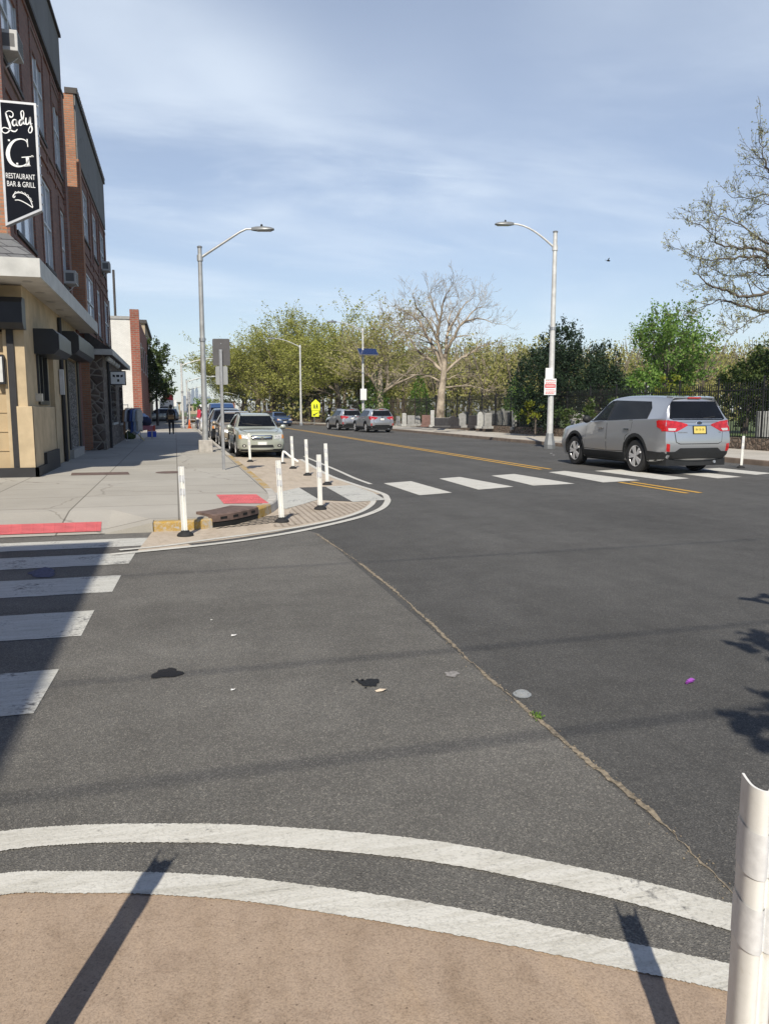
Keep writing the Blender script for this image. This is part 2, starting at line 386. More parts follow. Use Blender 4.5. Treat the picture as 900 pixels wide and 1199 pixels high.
M = {}
M['asph_side'] = asphalt('asphalt_side_street', (.105,.102,.094), (.222,.214,.196))
M['asph_main'] = asphalt('asphalt_main_road', (.070,.069,.067), (.138,.136,.130), .3)
M['white_fresh'] = road_paint('white_road_paint', (.60,.59,.54), .125)
M['white_worn'] = road_paint('worn_white_road_paint', (.54,.54,.50), .22)
M['yellow_line'] = road_paint('yellow_road_paint', (.62,.36,.05), .08)
M['tan'] = epoxy('tan_epoxy_gravel', (.345,.265,.197)); M['tan_pale'] = epoxy('pale_tan_epoxy', (.46,.395,.315)); M['tan_grid'] = epoxy('gridded_tan_epoxy', (.50,.44,.36), True)
M['sidewalk'] = slabs('sidewalk_concrete', (.39,.37,.325), 1.55, 1.55, .014)
M['sidewalk_far'] = slabs('far_sidewalk_concrete', (.47,.44,.385), 1.5, 2.0, .014)
M['kerb'] = plain('kerb_concrete', (.42,.40,.36), .85, 0, .2, 5, 0, .2); M['kerb_yellow'] = road_paint('yellow_kerb_paint', (.46,.29,.06), .36, (.36,.34,.3))
M['kerb_brown'] = plain('worn_brown_kerb', (.17,.13,.10), .9, 0, .3, 3)
M['tactile'] = plain('red_tactile', (.52,.11,.115), .75, 0, .16, 5, 0, .2)
M['iron_rust'] = plain('rusty_cast_iron', (.13,.088,.072), .8, .1, .35, 9, 0, .3); M['black_void'] = plain('drain_void', (.006,.006,.006), .9)
M['grass'] = plain('grass_ground', (.075,.105,.03), .95, 0, .45, 1.2, 0, .6, 30)
M['land'] = plain('bare_land', (.16,.15,.12), .95, 0, .3, .05)
M['white_plastic'] = plain('white_plastic', (.76,.76,.73), .42, 0, .07, 14); M['refl'] = plain('reflective_tape', (.64,.65,.66), .4, 0, .10, 60)
M['rubber'] = plain('black_rubber', (.014,.014,.015), .8, 0, .25, 14)
M['steel'] = plain('galvanised_steel', (.44,.45,.46), .42, .75, .14, 9); M['steel_dull'] = plain('weathered_galvanised_pole', (.40,.41,.41), .5, .5, .2, 4)
M['alu_back'] = plain('aluminium_sign_back', (.085,.083,.085), .55, .2, .12, 5); M['alu_back2'] = plain('pale_aluminium_sign_back', (.30,.31,.31), .5, .4, .1, 5)
M['lamp_grey'] = plain('lamp_head_grey', (.20,.21,.215), .45, .3, .1, 6); M['lens'] = plain('lamp_lens', (.5,.5,.48), .25)
M['concrete_base'] = plain('concrete_footing', (.36,.34,.31), .9, 0, .25, 6, 0, .3)
M['pole_white'] = plain('pale_painted_pole', (.58,.58,.56), .5, .2, .15, 5)
M['sign_white'] = plain('sign_white', (.75,.75,.74), .45, 0, .04, 4); M['sign_red'] = plain('sign_red', (.55,.03,.035), .5, 0, .06, 4)
M['fluo'] = plain('fluorescent_yellow_green', (.72,.78,.02), .5, 0, .05, 4); M['black_paint'] = plain('black_paint', (.012,.012,.013), .45, 0, .2, 8)
M['solar'] = plain('solar_cells', (.02,.035,.10), .15, .2, .2, 5); M['iron'] = plain('black_iron', (.012,.012,.013), .5, .3, .25, 8)
M['iron_brown'] = plain('rust_brown_iron', (.035,.024,.018), .7, .2, .3, 3)
M['headstone'] = plain('grey_granite', (.25,.25,.24), .7, 0, .25, 5); M['headstone_dark'] = plain('dark_granite', (.035,.033,.035), .35, 0, .3, 6)
M['headstone_red'] = plain('brown_granite', (.16,.09,.075), .6, 0, .25, 5); M['headstone_white'] = plain('white_marble', (.38,.38,.36), .6, 0, .2, 5)
M['leaf_olive'] = leafmat('olive_spring_leaves', (.20,.215,.045), (.40,.40,.11)); M['leaf_wood'] = leafmat('woodland_leaves', (.21,.20,.065), (.38,.36,.135))
M['leaf_dark'] = leafmat('dark_yew_needles', (.008,.020,.010), (.026,.050,.020), .15); M['leaf_green'] = leafmat('fresh_green_leaves', (.085,.17,.03), (.20,.31,.07))
M['leaf_mid'] = leafmat('mid_green_leaves', (.028,.052,.012), (.085,.12,.03), .25); M['leaf_lime'] = leafmat('lime_green_leaves', (.12,.175,.02), (.30,.30,.035))
M['leaf_bud'] = leafmat('pale_leaf_buds', (.21,.215,.11), (.44,.43,.27)); M['leaf_cone'] = leafmat('bright_arborvitae', (.045,.11,.015), (.12,.20,.03), .2)
M['bark_pale'] = barkmat('pale_sycamore_bark', (.115,.09,.065), (.47,.395,.30), 1.3); M['bark_grey'] = barkmat('grey_bark', (.055,.045,.036), (.135,.112,.09)); M['bark_dark'] = barkmat('dark_bark', (.028,.022,.018), (.075,.06,.05))
M['bark_mid'] = barkmat('mid_sycamore_bark', (.085,.068,.05), (.26,.21,.155), 1.6)
M['glass_car'] = glassmat('tinted_car_glass', (.007,.008,.010)); M['glass_clear'] = clearglass('clear_car_glass'); M['tyre'] = plain('tyre_rubber', (.016,.016,.017), .8, 0, .2, 20)
M['rim'] = plain('alloy_rim', (.66,.66,.67), .32, .5, .06, 10); M['trim'] = plain('black_trim', (.013,.014,.015), .62, 0, .2, 10); M['chrome'] = plain('chrome', (.6,.6,.62), .12, 1, .03, 10)
M['red_lens'] = plain('red_lens', (.42,.016,.018), .10, 0, .35, 14, .6); M['clear_lens'] = plain('headlight_lens', (.55,.55,.52), .12, .2, .18, 30, .8); M['amber'] = plain('amber_lens', (.6,.22,.03), .2, 0, .1, 20)
M['plate_yellow'] = plain('yellow_plate', (.62,.50,.13), .5, 0, .12, 40); M['plate_white'] = plain('white_plate', (.7,.7,.68), .5, 0, .05, 30); M['seam'] = plain('panel_gap', (.01,.01,.01), .8); M['inside'] = plain('car_interior', (.025,.025,.027), .8, 0, .2, 5)
# ------------------------------------------------------------------ ground, roads, pavements
def sheet(name, pts, mat, z=None, parent=None):
    b = MB(); b.poly([(p[0], p[1], z if z is not None else p[2]) for p in pts]); o = b.build(name, mat, parent)
    return o
tag(sheet('ground', [(-1500,-200),(1800,-200),(1800,3150),(-1500,3150)], M['land'], -.06), kind='structure')
KERB = [(-40,10.62),(-.95,10.62),(-.35,10.60),(.15,10.62),(.62,10.84),(.95,11.2),(1.28,11.75),(1.55,12.5),(1.68,13.4),(1.73,14.6),(1.75,17),(1.75,260)]
YS = list(range(-40, 60, 20)) + list(range(60, 200, 8))
right_edge = lambda Y: 16.55 + curve_off(Y)
pts = [(1.78,-40)] + [(right_edge(Y), Y) for Y in YS] + [(-40, 192), (-1,192), (1.75,120), (1.75,14.6),(1.68,13.4),(1.5,12.4),(1.2,11.6)] + [(1.78,9.9)]
road = tag(sheet('main_road', pts, M['asph_main'], 0), kind='structure')
side = tag(sheet('side_street', [(-40,-40),(1.78,-40),(1.78,9.9),(1.2,11.6),(.95,11.2),(.62,10.84),(.15,10.62),(-.35,10.6),(-40,10.62)], M['asph_side'], 0), kind='structure')
# sandy joint between the two surfacings
jl = [at(370,625), at(415,655), at(460,690), at(505,731), at(545,770), at(582,803), at(620,835), at(690,893), at(760,950), at(840,1030), at(905,1100)]
rj = random.Random(4); J = []
for a, b in zip(jl, jl[1:]):
    n = max(3, int((b-a).length / .03))
    for i in range(n): J.append(a.lerp(b, i/n))
b = MB(); vs = []; wk = .012
for p in J:
    wk = max(.002, min(.015, wk+rj.uniform(-.005,.005))); w = wk; dx = rj.uniform(-.007, .007)
    vs += [(p.x+dx-w, p.y, .004), (p.x+dx+w, p.y, .004)]
b.add(vs, [(2*i, 2*i+1, 2*i+3, 2*i+2) for i in range(len(J)-1)])
mj = plain('sandy_joint', (.215,.18,.13), .95, 0, .55, 45, 0, .5); b.build('joint', mj, road)
gv = []; gf = []
for _ in range(420):
    p = rj.choice(J); q = rj.uniform(.0015,.0045); a = rj.gauss(0,.022); x, y = p.x+a, p.y+rj.uniform(-.03,.03); k0 = len(gv); gv += [(x-q,y-q*.6,.004),(x+q,y-q,.004),(x+q*.8,y+q,.004),(x-q*.5,y+q*1.1,.004),(x,y,.004+q*1.3)]; gf += [(k0,k0+1,k0+4),(k0+1,k0+2,k0+4),(k0+2,k0+3,k0+4),(k0+3,k0,k0+4)]
b = MB(); b.add(gv, gf); tag(b.build('grit', mj, road), kind='stuff')
def blob(name, c, rx, ry, mat, parent, seed, z=.005, n=26, rot=0):
    r = random.Random(seed); ph = [r.uniform(0, 6.3) for _ in range(4)]; P = []
    for i in range(n):
        a = 2*math.pi*i/n; k = 1 + .18*math.sin(2*a+ph[0]) + .13*math.sin(3*a+ph[1]) + .12*math.sin(5*a+ph[2]) + r.uniform(-.1, .1)
        x, y = rx*k*math.cos(a), ry*k*math.sin(a)
        P.append((c[0]+x*math.cos(rot)-y*math.sin(rot), c[1]+x*math.sin(rot)+y*math.cos(rot), z))
    b = MB(); b.poly(P); return b.build(name, mat, parent)
tar = plain('fresh_tar', (.004,.004,.0045), .7, 0, .3, 40, 0, .8, 90)
blob('tar_patch', at(196,789), .075, .10, tar, side, 3); blob('tar_patch', at(432,800), .055, .075, tar, side, 8)
for i, (x, y, q) in enumerate(((418,797,.012),(413,799,.009),(424,797,.010),(428,806,.008))): blob('tar_patch', at(x,y), q, q*1.4, tar, side, 20+i, n=9)
blob('pale_spot', at(529,790), .045, .05, plain('pale_stain', (.23,.22,.21), .9, 0, .3, 40), side, 31)
blob('blue_spot', at(50,671), .13, .22, plain('blue_survey_paint', (.055,.065,.12), .9, 0, .5, 30), side, 33)
# painted curb extension at the photographer's feet
def arc_pts(pix): return [at(*q) for q in pix]
def smooth_line(P, n=8):
    out = []
    for i in range(len(P)-1):
        p0, p1, p2, p3 = P[max(i-1,0)], P[i], P[i+1], P[min(i+2,len(P)-1)]
        for k in range(n):
            t = k/n
            out.append(.5*((2*p1) + (p2-p0)*t + (2*p0-5*p1+4*p2-p3)*t*t + (3*p1-p0-3*p2+p3)*t**3))
    return out + [P[-1]]
up_t = arc_pts([(-120,998),(0,975),(85,968),(170,966),(300,968),(500,985),(700,1022),(850,1058),(960,1086)])
up_b = arc_pts([(-120,1022),(0,998),(85,990),(170,988),(300,991),(500,1010),(700,1050),(850,1090),(960,1121)])
lo_t = arc_pts([(-120,1054),(0,1026),(85,1023),(170,1024),(300,1032),(500,1060),(700,1100),(845,1130),(960,1158)])
lo_b = arc_pts([(-120,1083),(0,1051),(85,1049),(170,1050),(300,1060),(500,1092),(700,1132),(845,1163),(960,1196)])
def ribbon(name, A, B, mat, parent, z, jag=.0035, seed=1):
    r = random.Random(seed); A = smooth_line(A, 70); B = smooth_line(B, 70); b = MB(); vs = []
    for p, q in zip(A, B):
        vs += [(p.x, p.y + r.uniform(-jag, jag), z), (q.x, q.y + r.uniform(-jag, jag), z)]
    b.add(vs, [(2*i, 2*i+1, 2*i+3, 2*i+2) for i in range(len(A)-1)]); return b.build(name, mat, parent)
ext = smooth_line([p.lerp(q, .5) for p, q in zip(lo_t, lo_b)], 8)
pav = tag(sheet('painted_pavement', [(p.x, p.y) for p in ext] + [(2.1,1.0),(2.1,-6),(-6,-6),(-6,2.2)], M['tan'], .004), kind='structure')
ribbon('edge_line', up_t, up_b, M['white_fresh'], pav, .005, seed=2); ribbon('edge_line', lo_t, lo_b, M['white_fresh'], pav, .009, seed=3)
# far painted curb extension
outer = [(130,650),(160,647),(215,641.5),(260,636.5),(300,631),(350,622.5),(400,611.5),(427,604),(446,596),(453,589),(453,584),(446.6,578),(416,568),(386.6,557.5),(366.6,546.6),(352,538)]
inner = [(140,645),(193,640),(243,633),(293,626.3),(330,621),(360,616),(395,608.5),(420,600.5),(433,593),(436.6,587),(430,580)]
O3 = smooth_line(arc_pts(outer), 8)
K2 = [Vector((x, y, 0)) for x, y in [(1.75,27),(1.75,17),(1.73,14.6),(1.68,13.4),(1.55,12.5),(1.28,11.75),(.95,11.2),(.62,10.84),(.15,10.62),(-.35,10.60)]]
bulb = tag(sheet('painted_curb_extension', [(p.x, p.y) for p in O3[8:]] + [(2.9,27)] + [(p.x, p.y) for p in K2], M['tan_pale'], .0065), kind='structure')
b = MB(); b.strip(O3, -.055, .055, .010); b.build('edge_line', M['white_fresh'], bulb)
I3 = smooth_line(arc_pts(inner), 8); b = MB(); b.strip(I3, -.045, .045, .012); b.build('edge_line', M['white_fresh'], bulb)
e2 = smooth_line(arc_pts([(434,567),(415,560),(395,551),(375,542.5),(356,534.5)]), 6); b = MB(); b.strip(e2, -.05, .05, .006); b.build('edge_line', M['white_fresh'], bulb)
# strip of bare asphalt between the two lines
O4 = [p for p in O3[18:88]]; b = MB(); b.strip(O4, .06, .20, .0085); b.build('asphalt_gap', M['asph_main'], bulb)
g = [at(*q) for q in [(338,601),(345,590),(372,588),(412,590),(432,588),(428,594),(412,601),(385,608),(352,614.5),(330,618),(318,617)]]
b = MB(); b.poly([(p.x,p.y,.0095) for p in g]); b.build('gridded_panel', M['tan_grid'], bulb)
for q in ([(313,580),(350,571.5),(373,585.5),(334,597)], [(381,570.5),(412,568.5),(436,577),(452,586),(413,588.5)]):
    p = [at(*k) for k in q]; b = MB(); b.poly([(v.x,v.y,.0135) for v in p]); b.build('crossing_bar', M['white_worn'], bulb)
p = [at(*k) for k in [(350.5,571.5),(380.5,570.5),(412.5,588),(374,586)]]; b = MB(); b.poly([(v.x,v.y,.0125) for v in p]); b.build('asphalt_gap', M['asph_main'], bulb)
# crossing bars over the main road and over the side street; centre line
def bars(parent, quads, mat, z=.004):
    for q in quads:
        p = [at(*k) for k in q]; b = MB(); b.poly([(v.x,v.y,z) for v in p]); b.build('crossing_bar', mat, parent)
bars(road, [[(449,566),(481,563.5),(529,577),(491,580)], [(514,560.5),(538,558.5),(601,570),(560,573.5)], [(575,557),(602,555),(672.5,566.5),(624,568.7)],
            [(642,553),(661,551.5),(749,562.4),(706,565)], [(695.5,551.4),(726,549.8),(807,560.2),(777,562.2)], [(765,550.5),(788,549.3),(868,558.5),(840,560.2)],
            [(818,549.3),(842,548),(905,554.3),(885,556)]], M['white_fresh'])
rs = random.Random(5)
for y0, y1, xr0, xr1 in ((4.30,5.03,-.79,-.76),(5.77,6.50,-.71,-.69),(7.14,7.86,-.60,-.57),(8.44,9.10,-.53,-.49),(9.55,10.15,-.42,-.36)):
    n = 40; vs = []
    L = [(-3.7 + (xr0+3.7)*i/n, y0 + rs.uniform(-.008,.008)) for i in range(n+1)]; U = [(-3.7 + (xr1+3.7)*i/n, y1 + rs.uniform(-.008,.008)) for i in range(n+1)]
    b = MB(); b.add([(x,y,.004) for x, y in L] + [(x,y,.004) for x, y in U], [(i, i+1, n+2+i, n+1+i) for i in range(n)]); b.build('crossing_bar', M['white_worn'], side)
for x in (9.62, 9.92):
    b = MB(); b.strip([(x + curve_off(Y)*.6, Y) for Y in (19.2, 25, 30, 40, 50, 60, 70, 80, 90, 100, 115, 130)], -.06, .06, .006); b.build('centre_line', M['yellow_line'], road)
    b = MB(); b.strip([(x, 12.9), (x, 14), (x, 15.3)], -.06, .06, .006); b.build('centre_line', M['yellow_line'], road)
bb = MB(); bb.strip([(14.2 + curve_off(Y), Y) for Y in (30,40,50,60,70,80,90)], -.05, .05, .004); 
# left pavement with kerb
sw = [(x-.14 if x > 1 else x, y+.14 if x < .2 else y+.07) for x, y in KERB]
side_walk = [(-40,12.0),(-.95,12.0),(-.33,10.74)] + [(x, y) for x, y in sw[3:]] + [(-40,260)]
b = MB(); n = len(side_walk); b.poly([(x,y,.15) for x, y in side_walk]); b.add([(x,y,z) for x, y in side_walk for z in (.15,-.03)], [(2*i,2*i+1,2*i+3,2*i+2) for i in range(n-1)]); swo = tag(b.build('pavement', M['sidewalk']), kind='structure')
def kerb_run(path, width, mat, parent, name='kerb', h=.154, h0=0.0):
    "kerbstone along a path with its road face on the path and its body to the left"
    P = [Vector((p[0], p[1])) for p in path]; prof = [(0, h0-.03), (.012, h-.02), (.03, h), (width, h), (width, h0-.03)]; vs = []
    for i, p in enumerate(P):
        d1 = (P[i]-P[i-1]).normalized() if i else (P[1]-P[0]).normalized(); d2 = (P[i+1]-P[i]).normalized() if i < len(P)-1 else d1
        d = (d1+d2).normalized(); nn = Vector((-d.y, d.x)) / max(.5, d.dot(d1))
        for w, z in prof: q = p + nn*w; vs.append((q.x, q.y, z))
    m = len(prof); b = MB(); b.add(vs, [(i*m+k, i*m+k+1, (i+1)*m+k+1, (i+1)*m+k) for i in range(len(P)-1) for k in range(m-1)] + [list(range(m)), list(range((len(P)-1)*m, len(P)*m))[::-1]])
    return b.build(name, mat, parent)
def sub(path, a, bb):  # part of a polyline by arc length
    P = [Vector(p) for p in path]; out = []; s = 0
    for p, q in zip(P, P[1:]):
        L = (q-p).length
        for t in ([max(0, (a-s)/L)] if s <= a < s+L else []) : out.append(p.lerp(q, t))
        if a < s+L <= bb: out.append(q)
        if s < bb < s+L: out.append(p.lerp(q, (bb-s)/L))
        s += L
    return out
KR = smooth_line([Vector((x,y,0)) for x, y in KERB[1:-1]], 6); KR = [KERB[0]] + [(p.x,p.y) for p in KR] + [KERB[-1]]
K0 = [(x, y) for x, y in KR]
base_len = 39.05
b = MB(); b.add([(-40,10.60,.008),(-.95,10.60,.008),(-.95,12.0,.15),(-40,12.0,.15),(-.34,10.60,.13),(-.33,10.74,.15),(-.34,10.60,-.03),(-.95,10.60,-.03)],[(0,1,2,3),(1,4,5,2),(1,4,6,7)]); b.build('ramp', M['sidewalk'], swo)
kerb_run(sub(K0, base_len+.62, base_len+1.42), .13, M['kerb_yellow'], swo, h=.135)
kerb_run(sub(K0, base_len+2.48, base_len+3.1), .16, M['kerb_yellow'], swo)
kerb_run(sub(K0, base_len+3.1, base_len+5.6), .16, M['kerb'], swo)
kerb_run(sub(K0, base_len+5.6, base_len+17), .16, M['kerb_yellow'], swo)
kerb_run(sub(K0, base_len+17, base_len+200), .16, M['kerb'], swo)
# red tactile pads with domes
def tactile(c4, name='tactile_pad'):
    p = [Vector(q) for q in c4]; b = MB(); b.poly([(q.x,q.y,q.z+.005) for q in p])
    for i in range(14):
        for j in range(5):
            q = p[0].lerp(p[1], (i+.5)/14).lerp(p[3].lerp(p[2], (i+.5)/14), (j+.5)/5); b.lathe([(.018,0),(.014,.006),(0,.007)], (q.x,q.y,q.z+.005), n=6)
    return b.build(name, M['tactile'], swo)
def ramp_at(x, y):
    z = .05
    for _ in range(8): z = max(.008, min(.15, .008+.1014*(at(x,y,z).y-10.60)))
    q = at(x, y, z); q.z += .004; return q
tactile([ramp_at(-60,629),ramp_at(118,622.5),ramp_at(119,611.5),ramp_at(-60,617)]); tactile([at(262,590,.15),at(315,589.5,.15),at(300,579,.15),at(253,579.5,.15)])
b = MB(); b.lathe([(.32,0),(.33,.004),(.30,.006),(.28,.005),(0,.005)], at(199,553,.152), n=28); b.build('manhole_cover', M['iron_rust'], swo)
p = [at(83,556.5,.154), at(152,555.5,.154), at(150,552.5,.154), at(84,553.5,.154)]; b = MB(); b.poly(p); b.build('cellar_hatch', M['iron_rust'], swo)
# right pavement, low ledge wall, cemetery lawn
rp = [(right_edge(Y), Y) for Y in YS if Y >= -20]; rq = [(right_edge(Y)+4.2, Y) for Y in YS if Y >= -20]
b = MB(); n = len(rp); b.add([(x,y,.15) for x,y in rp] + [(x,y,.15) for x,y in rq], [(i, n+i, n+i+1, i+1) for i in range(n-1)]); rsw = tag(b.build('pavement', M['sidewalk_far']), kind='structure')
kerb_run(list(reversed([(x-.02,y) for x,y in rp])), .16, M['kerb_brown'], rsw)
lawn = [(right_edge(Y)+4.3, Y) for Y in YS if Y >= -20]
b = MB(); b.poly([(x,y,.42) for x,y in lawn] + [(-40,400,.42),(400,400,.42),(400,-20,.42)]); tag(b.build('lawn', M['grass']), kind='structure')
ledge = fieldstone('brown_ledge_stone', (.13,.09,.065), (.20,.15,.11), (.10,.08,.06), 5)
b = MB(); vs = []; P = [(right_edge(Y)+4.05, Y) for Y in YS if Y >= -20]
for x, y in P: vs += [(x,y,.1),(x,y,.58),(x+.4,y,.58),(x+.4,y,.1)]
b.add(vs, [(i*4+k, i*4+k+1, (i+1)*4+k+1, (i+1)*4+k) for i in range(len(P)-1) for k in range(3)])
tag(b.build('ledge_wall', ledge), 'low brown stone ledge running under the black iron fence', 'wall')

# ------------------------------------------------------------------ storm drain
sd = thing('storm_drain', (.9,11.1,0), 'rusty cast iron storm drain inlet with slotted hood in the yellow kerb', 'drain')
seg = sub(K0, base_len+1.42, base_len+2.48); b = MB()
P = [Vector((p[0],p[1])) for p in seg]; vs = []
for i, p in enumerate(P):
    d = (P[min(i+1,len(P)-1)]-P[max(i-1,0)]).normalized(); nn = Vector((-d.y,d.x))
    for w, z in ((0,.085),(0,.175),(.03,.19),(.46,.19),(.46,.10)): q = p+nn*w; vs.append((q.x,q.y,z))
b.add(vs, [(i*5+k,i*5+k+1,(i+1)*5+k+1,(i+1)*5+k) for i in range(len(P)-1) for k in range(4)] + [(0,1,2,3,4), tuple((len(P)-1)*5+k for k in (4,3,2,1,0))])
b.build('hood', M['iron_rust'], sd)
b = MB(); vs = []
for p in P:
    vs += [(p.x+(-.0), p.y+.012, .0), (p.x, p.y+.012, .088)]
b.add(vs, [(2*i,2*i+1,2*i+3,2*i+2) for i in range(len(P)-1)]); b.build('opening', M['black_void'], sd)
tot = sum((P[i+1]-P[i]).length for i in range(len(P)-1))
for k in range(4):
    s = tot*(.12+.22*k); q = sub([(p.x,p.y) for p in P], s, s+tot*.11); a_, c_ = Vector(q[0]), Vector(q[-1]); d = (c_-a_).normalized(); nn = Vector((d.y,-d.x))*.004; b = MB()
    b.poly([(a_.x+nn.x,a_.y+nn.y,.115),(c_.x+nn.x,c_.y+nn.y,.115),(c_.x+nn.x,c_.y+nn.y,.150),(a_.x+nn.x,a_.y+nn.y,.150)])
    b.build('slot', M['black_void'], sd)
G4 = [at(*q) for q in [(249,620.5),(300,606),(352,601.5),(322,613)]]
b = MB(); b.poly([(v.x,v.y,.006) for v in G4]); gp = b.build('grate', M['iron_rust'], sd)
b = MB()
for i in range(9):
    for j in range(5):
        q = G4[0].lerp(G4[1], (j+.15)/5).lerp(G4[3].lerp(G4[2], (j+.15)/5), (i+.15)/9); e1 = (G4[1]-G4[0])/5*.62; e2 = (G4[3]-G4[0])/9*.6
        b.poly([(q.x,q.y,.010),(q.x+e1.x,q.y+e1.y,.010),(q.x+e1.x+e2.x,q.y+e1.y+e2.y,.010),(q.x+e2.x,q.y+e2.y,.010)])
b.build('grate_holes', M['black_void'], gp)

# ------------------------------------------------------------------ buildings on the left
BR_SH = brick('brown_red_brick', (.20,.090,.070), (.29,.14,.105), (.19,.15,.13), ms=.012)
BR_LIT = brick('sunlit_brown_brick', (.36,.15,.08), (.45,.21,.115), (.27,.21,.16), ms=.012)  # the brown brick again, its colour turned orange to show sunlight on it
BR_WH = brick('white_painted_brick', (.68,.67,.63), (.74,.73,.69), (.58,.57,.53), .22, .075, .008, .12)
BR_RD = brick('bright_red_brick', (.27,.065,.04), (.36,.10,.06), (.26,.18,.14), .42, .15, .03)
BR_TN = brick('tan_brick', (.42,.33,.22), (.48,.38,.26), (.35,.30,.23))
STONE = fieldstone('brown_fieldstone', (.085,.062,.05), (.16,.125,.10), (.24,.215,.18), 3.3)
LEDGE = fieldstone('stacked_ledgestone', (.16,.15,.14), (.36,.34,.31), (.06,.055,.05), 4.0, 3.2)
beige = plain('beige_stucco', (.45,.355,.225), .85, 0, .18, 2.2, 0, .25); beige_dark = plain('beige_shutter', (.42,.32,.19), .7, 0, .08, 3)
panel = slabs('grey_parapet_panels', (.175,.175,.175), .9, 4, .02); coping = plain('dark_coping', (.05,.045,.042), .7, 0, .2, 5)
winframe = plain('grey_window_frame', (.50,.52,.54), .5, .1, .08, 8); pane = glassmat('window_pane_with_blind', (.42,.46,.52), .12); dkpane = glassmat('dark_window_pane', (.03,.035,.04), .06)
soffit = plain('white_soffit', (.52,.49,.44), .8, 0, .1, 3); fascia = plain('white_fascia', (.46,.46,.435), .6, 0, .14, 2.5)
shb = plain('black_shutter_box', (.022,.024,.028), .4, .2, .15, 5); shb2 = plain('grey_shutter_box', (.12,.13,.15), .4, .3, .12, 5)
darkbase = plain('black_base_paint', (.018,.018,.02), .7, 0, .2, 6); dkwood = plain('brown_door', (.045,.022,.016), .55, 0, .2, 8)
slate = brick('grey_slate_shingles', (.115,.12,.125), (.19,.195,.20), (.04,.04,.045), .33, .2, .012)
acm = plain('air_conditioner_casing', (.45,.45,.44), .6, 0, .1, 12); acg = plain('air_conditioner_grille', (.12,.12,.12), .7)
def wall_x(b, X, y0, y1, z0, z1, holes, depth=.09):
    "wall facing +X at X with rectangular holes and their reveals"
    ys = sorted({y0, y1, *[h[0] for h in holes], *[h[1] for h in holes]}); zs = sorted({z0, z1, *[h[2] for h in holes], *[h[3] for h in holes]})
    for a, c in zip(ys, ys[1:]):
        for e, g in zip(zs, zs[1:]):
            if any(h[0] <= a and c <= h[1] and h[2] <= e and g <= h[3] for h in holes): continue
            b.poly([(X,a,e),(X,c,e),(X,c,g),(X,a,g)])
    for h in holes:
        p, q, e, g = h[:4]; i = X - depth
        b.poly([(X,p,e),(i,p,e),(i,p,g),(X,p,g)]); b.poly([(X,q,e),(X,q,g),(i,q,g),(i,q,e)]); b.poly([(X,p,e),(X,q,e),(i,q,e),(i,p,e)]); b.poly([(X,p,g),(i,p,g),(i,q,g),(X,q,g)])
def window_x(X, h, root, glass, depth=.045):
    y0, y1, z0, z1 = h[:4]; i = X - depth; t = .07; b = MB()
    b.box(i-.04,y0,z0,i+.03,y0+t,z1); b.box(i-.04,y1-t,z0,i+.03,y1,z1); b.box(i-.04,y0+t,z0,i+.03,y1-t,z0+t); b.box(i-.04,y0+t,z1-t,i+.03,y1-t,z1)
    zm = (z0+z1)/2; b.box(i-.03,y0+t,zm-.035,i+.035,y1-t,zm+.035); ym = (y0+y1)/2
    if y1-y0 > 1.2: b.box(i-.035,ym-.04,z0+t,i+.032,ym+.04,z1-t)
    w = b.build('window', winframe, root)
    b = MB(); b.poly([(i-.005,y0+t,z0+t),(i-.005,y1-t,z0+t),(i-.005,y1-t,z1-t),(i-.005,y0+t,z1-t)]); b.build('pane', glass, w)
    b = MB(); b.box(X-depth,y0-.06,z0-.09,X+.06,y1+.06,z0-.002); b.build('sill', coping, w)
    return w
def ac_unit(X, y, z, root):
    b = MB(); b.box(X-.05,y-.33,z,X+.36,y+.33,z+.42); a = b.build('air_conditioner', acm, root, bevel=.015)
    b = MB()
    for k in range(6): b.box(X+.361,y-.28,z+.05+k*.058,X+.366,y+.28,z+.085+k*.058)
    b.box(X+.05,y-.334,z+.08,X+.3,y-.331,z+.34); b.build('air_conditioner_grille', acg, a)
    b = MB(); b.tube([(X+.02,y,z-.25),(X+.3,y,z)], .015, 5); b.build('bracket', winframe, a)

# --- corner building
XB, Y0B, Y1B, XG = -3.30, 18.4, 28.6, -3.12
A = thing('brick_building', (XB,Y0B,.15), 'three storey corner building of brown brick over a beige stucco ground floor', 'building')
up = []
for (px0, px1, yt, yb, n) in ((5,27,-30,118,'a'),(41,52,62,164,'b'),(62,76,116,214,'c')):
    Ya, _ = onx(px0, 150, XB); Yb, _ = onx(px1, 150, XB); _, zt = onx(px1-1, yt if n != 'a' else 12, XB); _, zb = onx(px1-1, yb, XB); up.append([Ya, Yb, zb, zt])
zb3 = sum(h[2] for h in up)/3; zt3 = sum(h[3] for h in up[1:])/2
lo = []
for (px0, px1, yb) in ((20,41,299),(52,62,325),(72,84,342)):
    Ya, _ = onx(px0, 290, XB); Yb, _ = onx(px1, 290, XB); _, zb = onx(px1-1, yb, XB); lo.append([Ya, Yb, zb])
zb2 = sum(h[2] for h in lo)/3
print('win rows', up, lo)
H3 = [(max(h[0],Y0B+.5), min(h[1],28.05), 9.1, 11.45) for h in up]; H2 = [(max(h[0],Y0B+.5), min(h[1],28.05), 5.62, 7.95) for h in lo]
ZB, ZT = 13.62, 11.85
b = MB(); wall_x(b, XB, Y0B, Y1B, 4.6, ZT, H3+H2)
b.poly([(XB,Y1B,.1),(-16,Y1B,.1),(-16,Y1B,11.0),(XB,Y1B,11.0)]); b.poly([(-16,Y0B,11),(XB-.3,Y0B,11),(XB-.3,Y1B,11),(-16,Y1B,11)])
b.poly([(-16,Y0B,.1),(-16,Y1B,.1),(-16,Y1B,11),(-16,Y0B,11)])
b.box(XB-.3,Y0B+.02,11.0,XB-.002,Y1B,ZT); wl = b.build('wall', BR_SH, A)
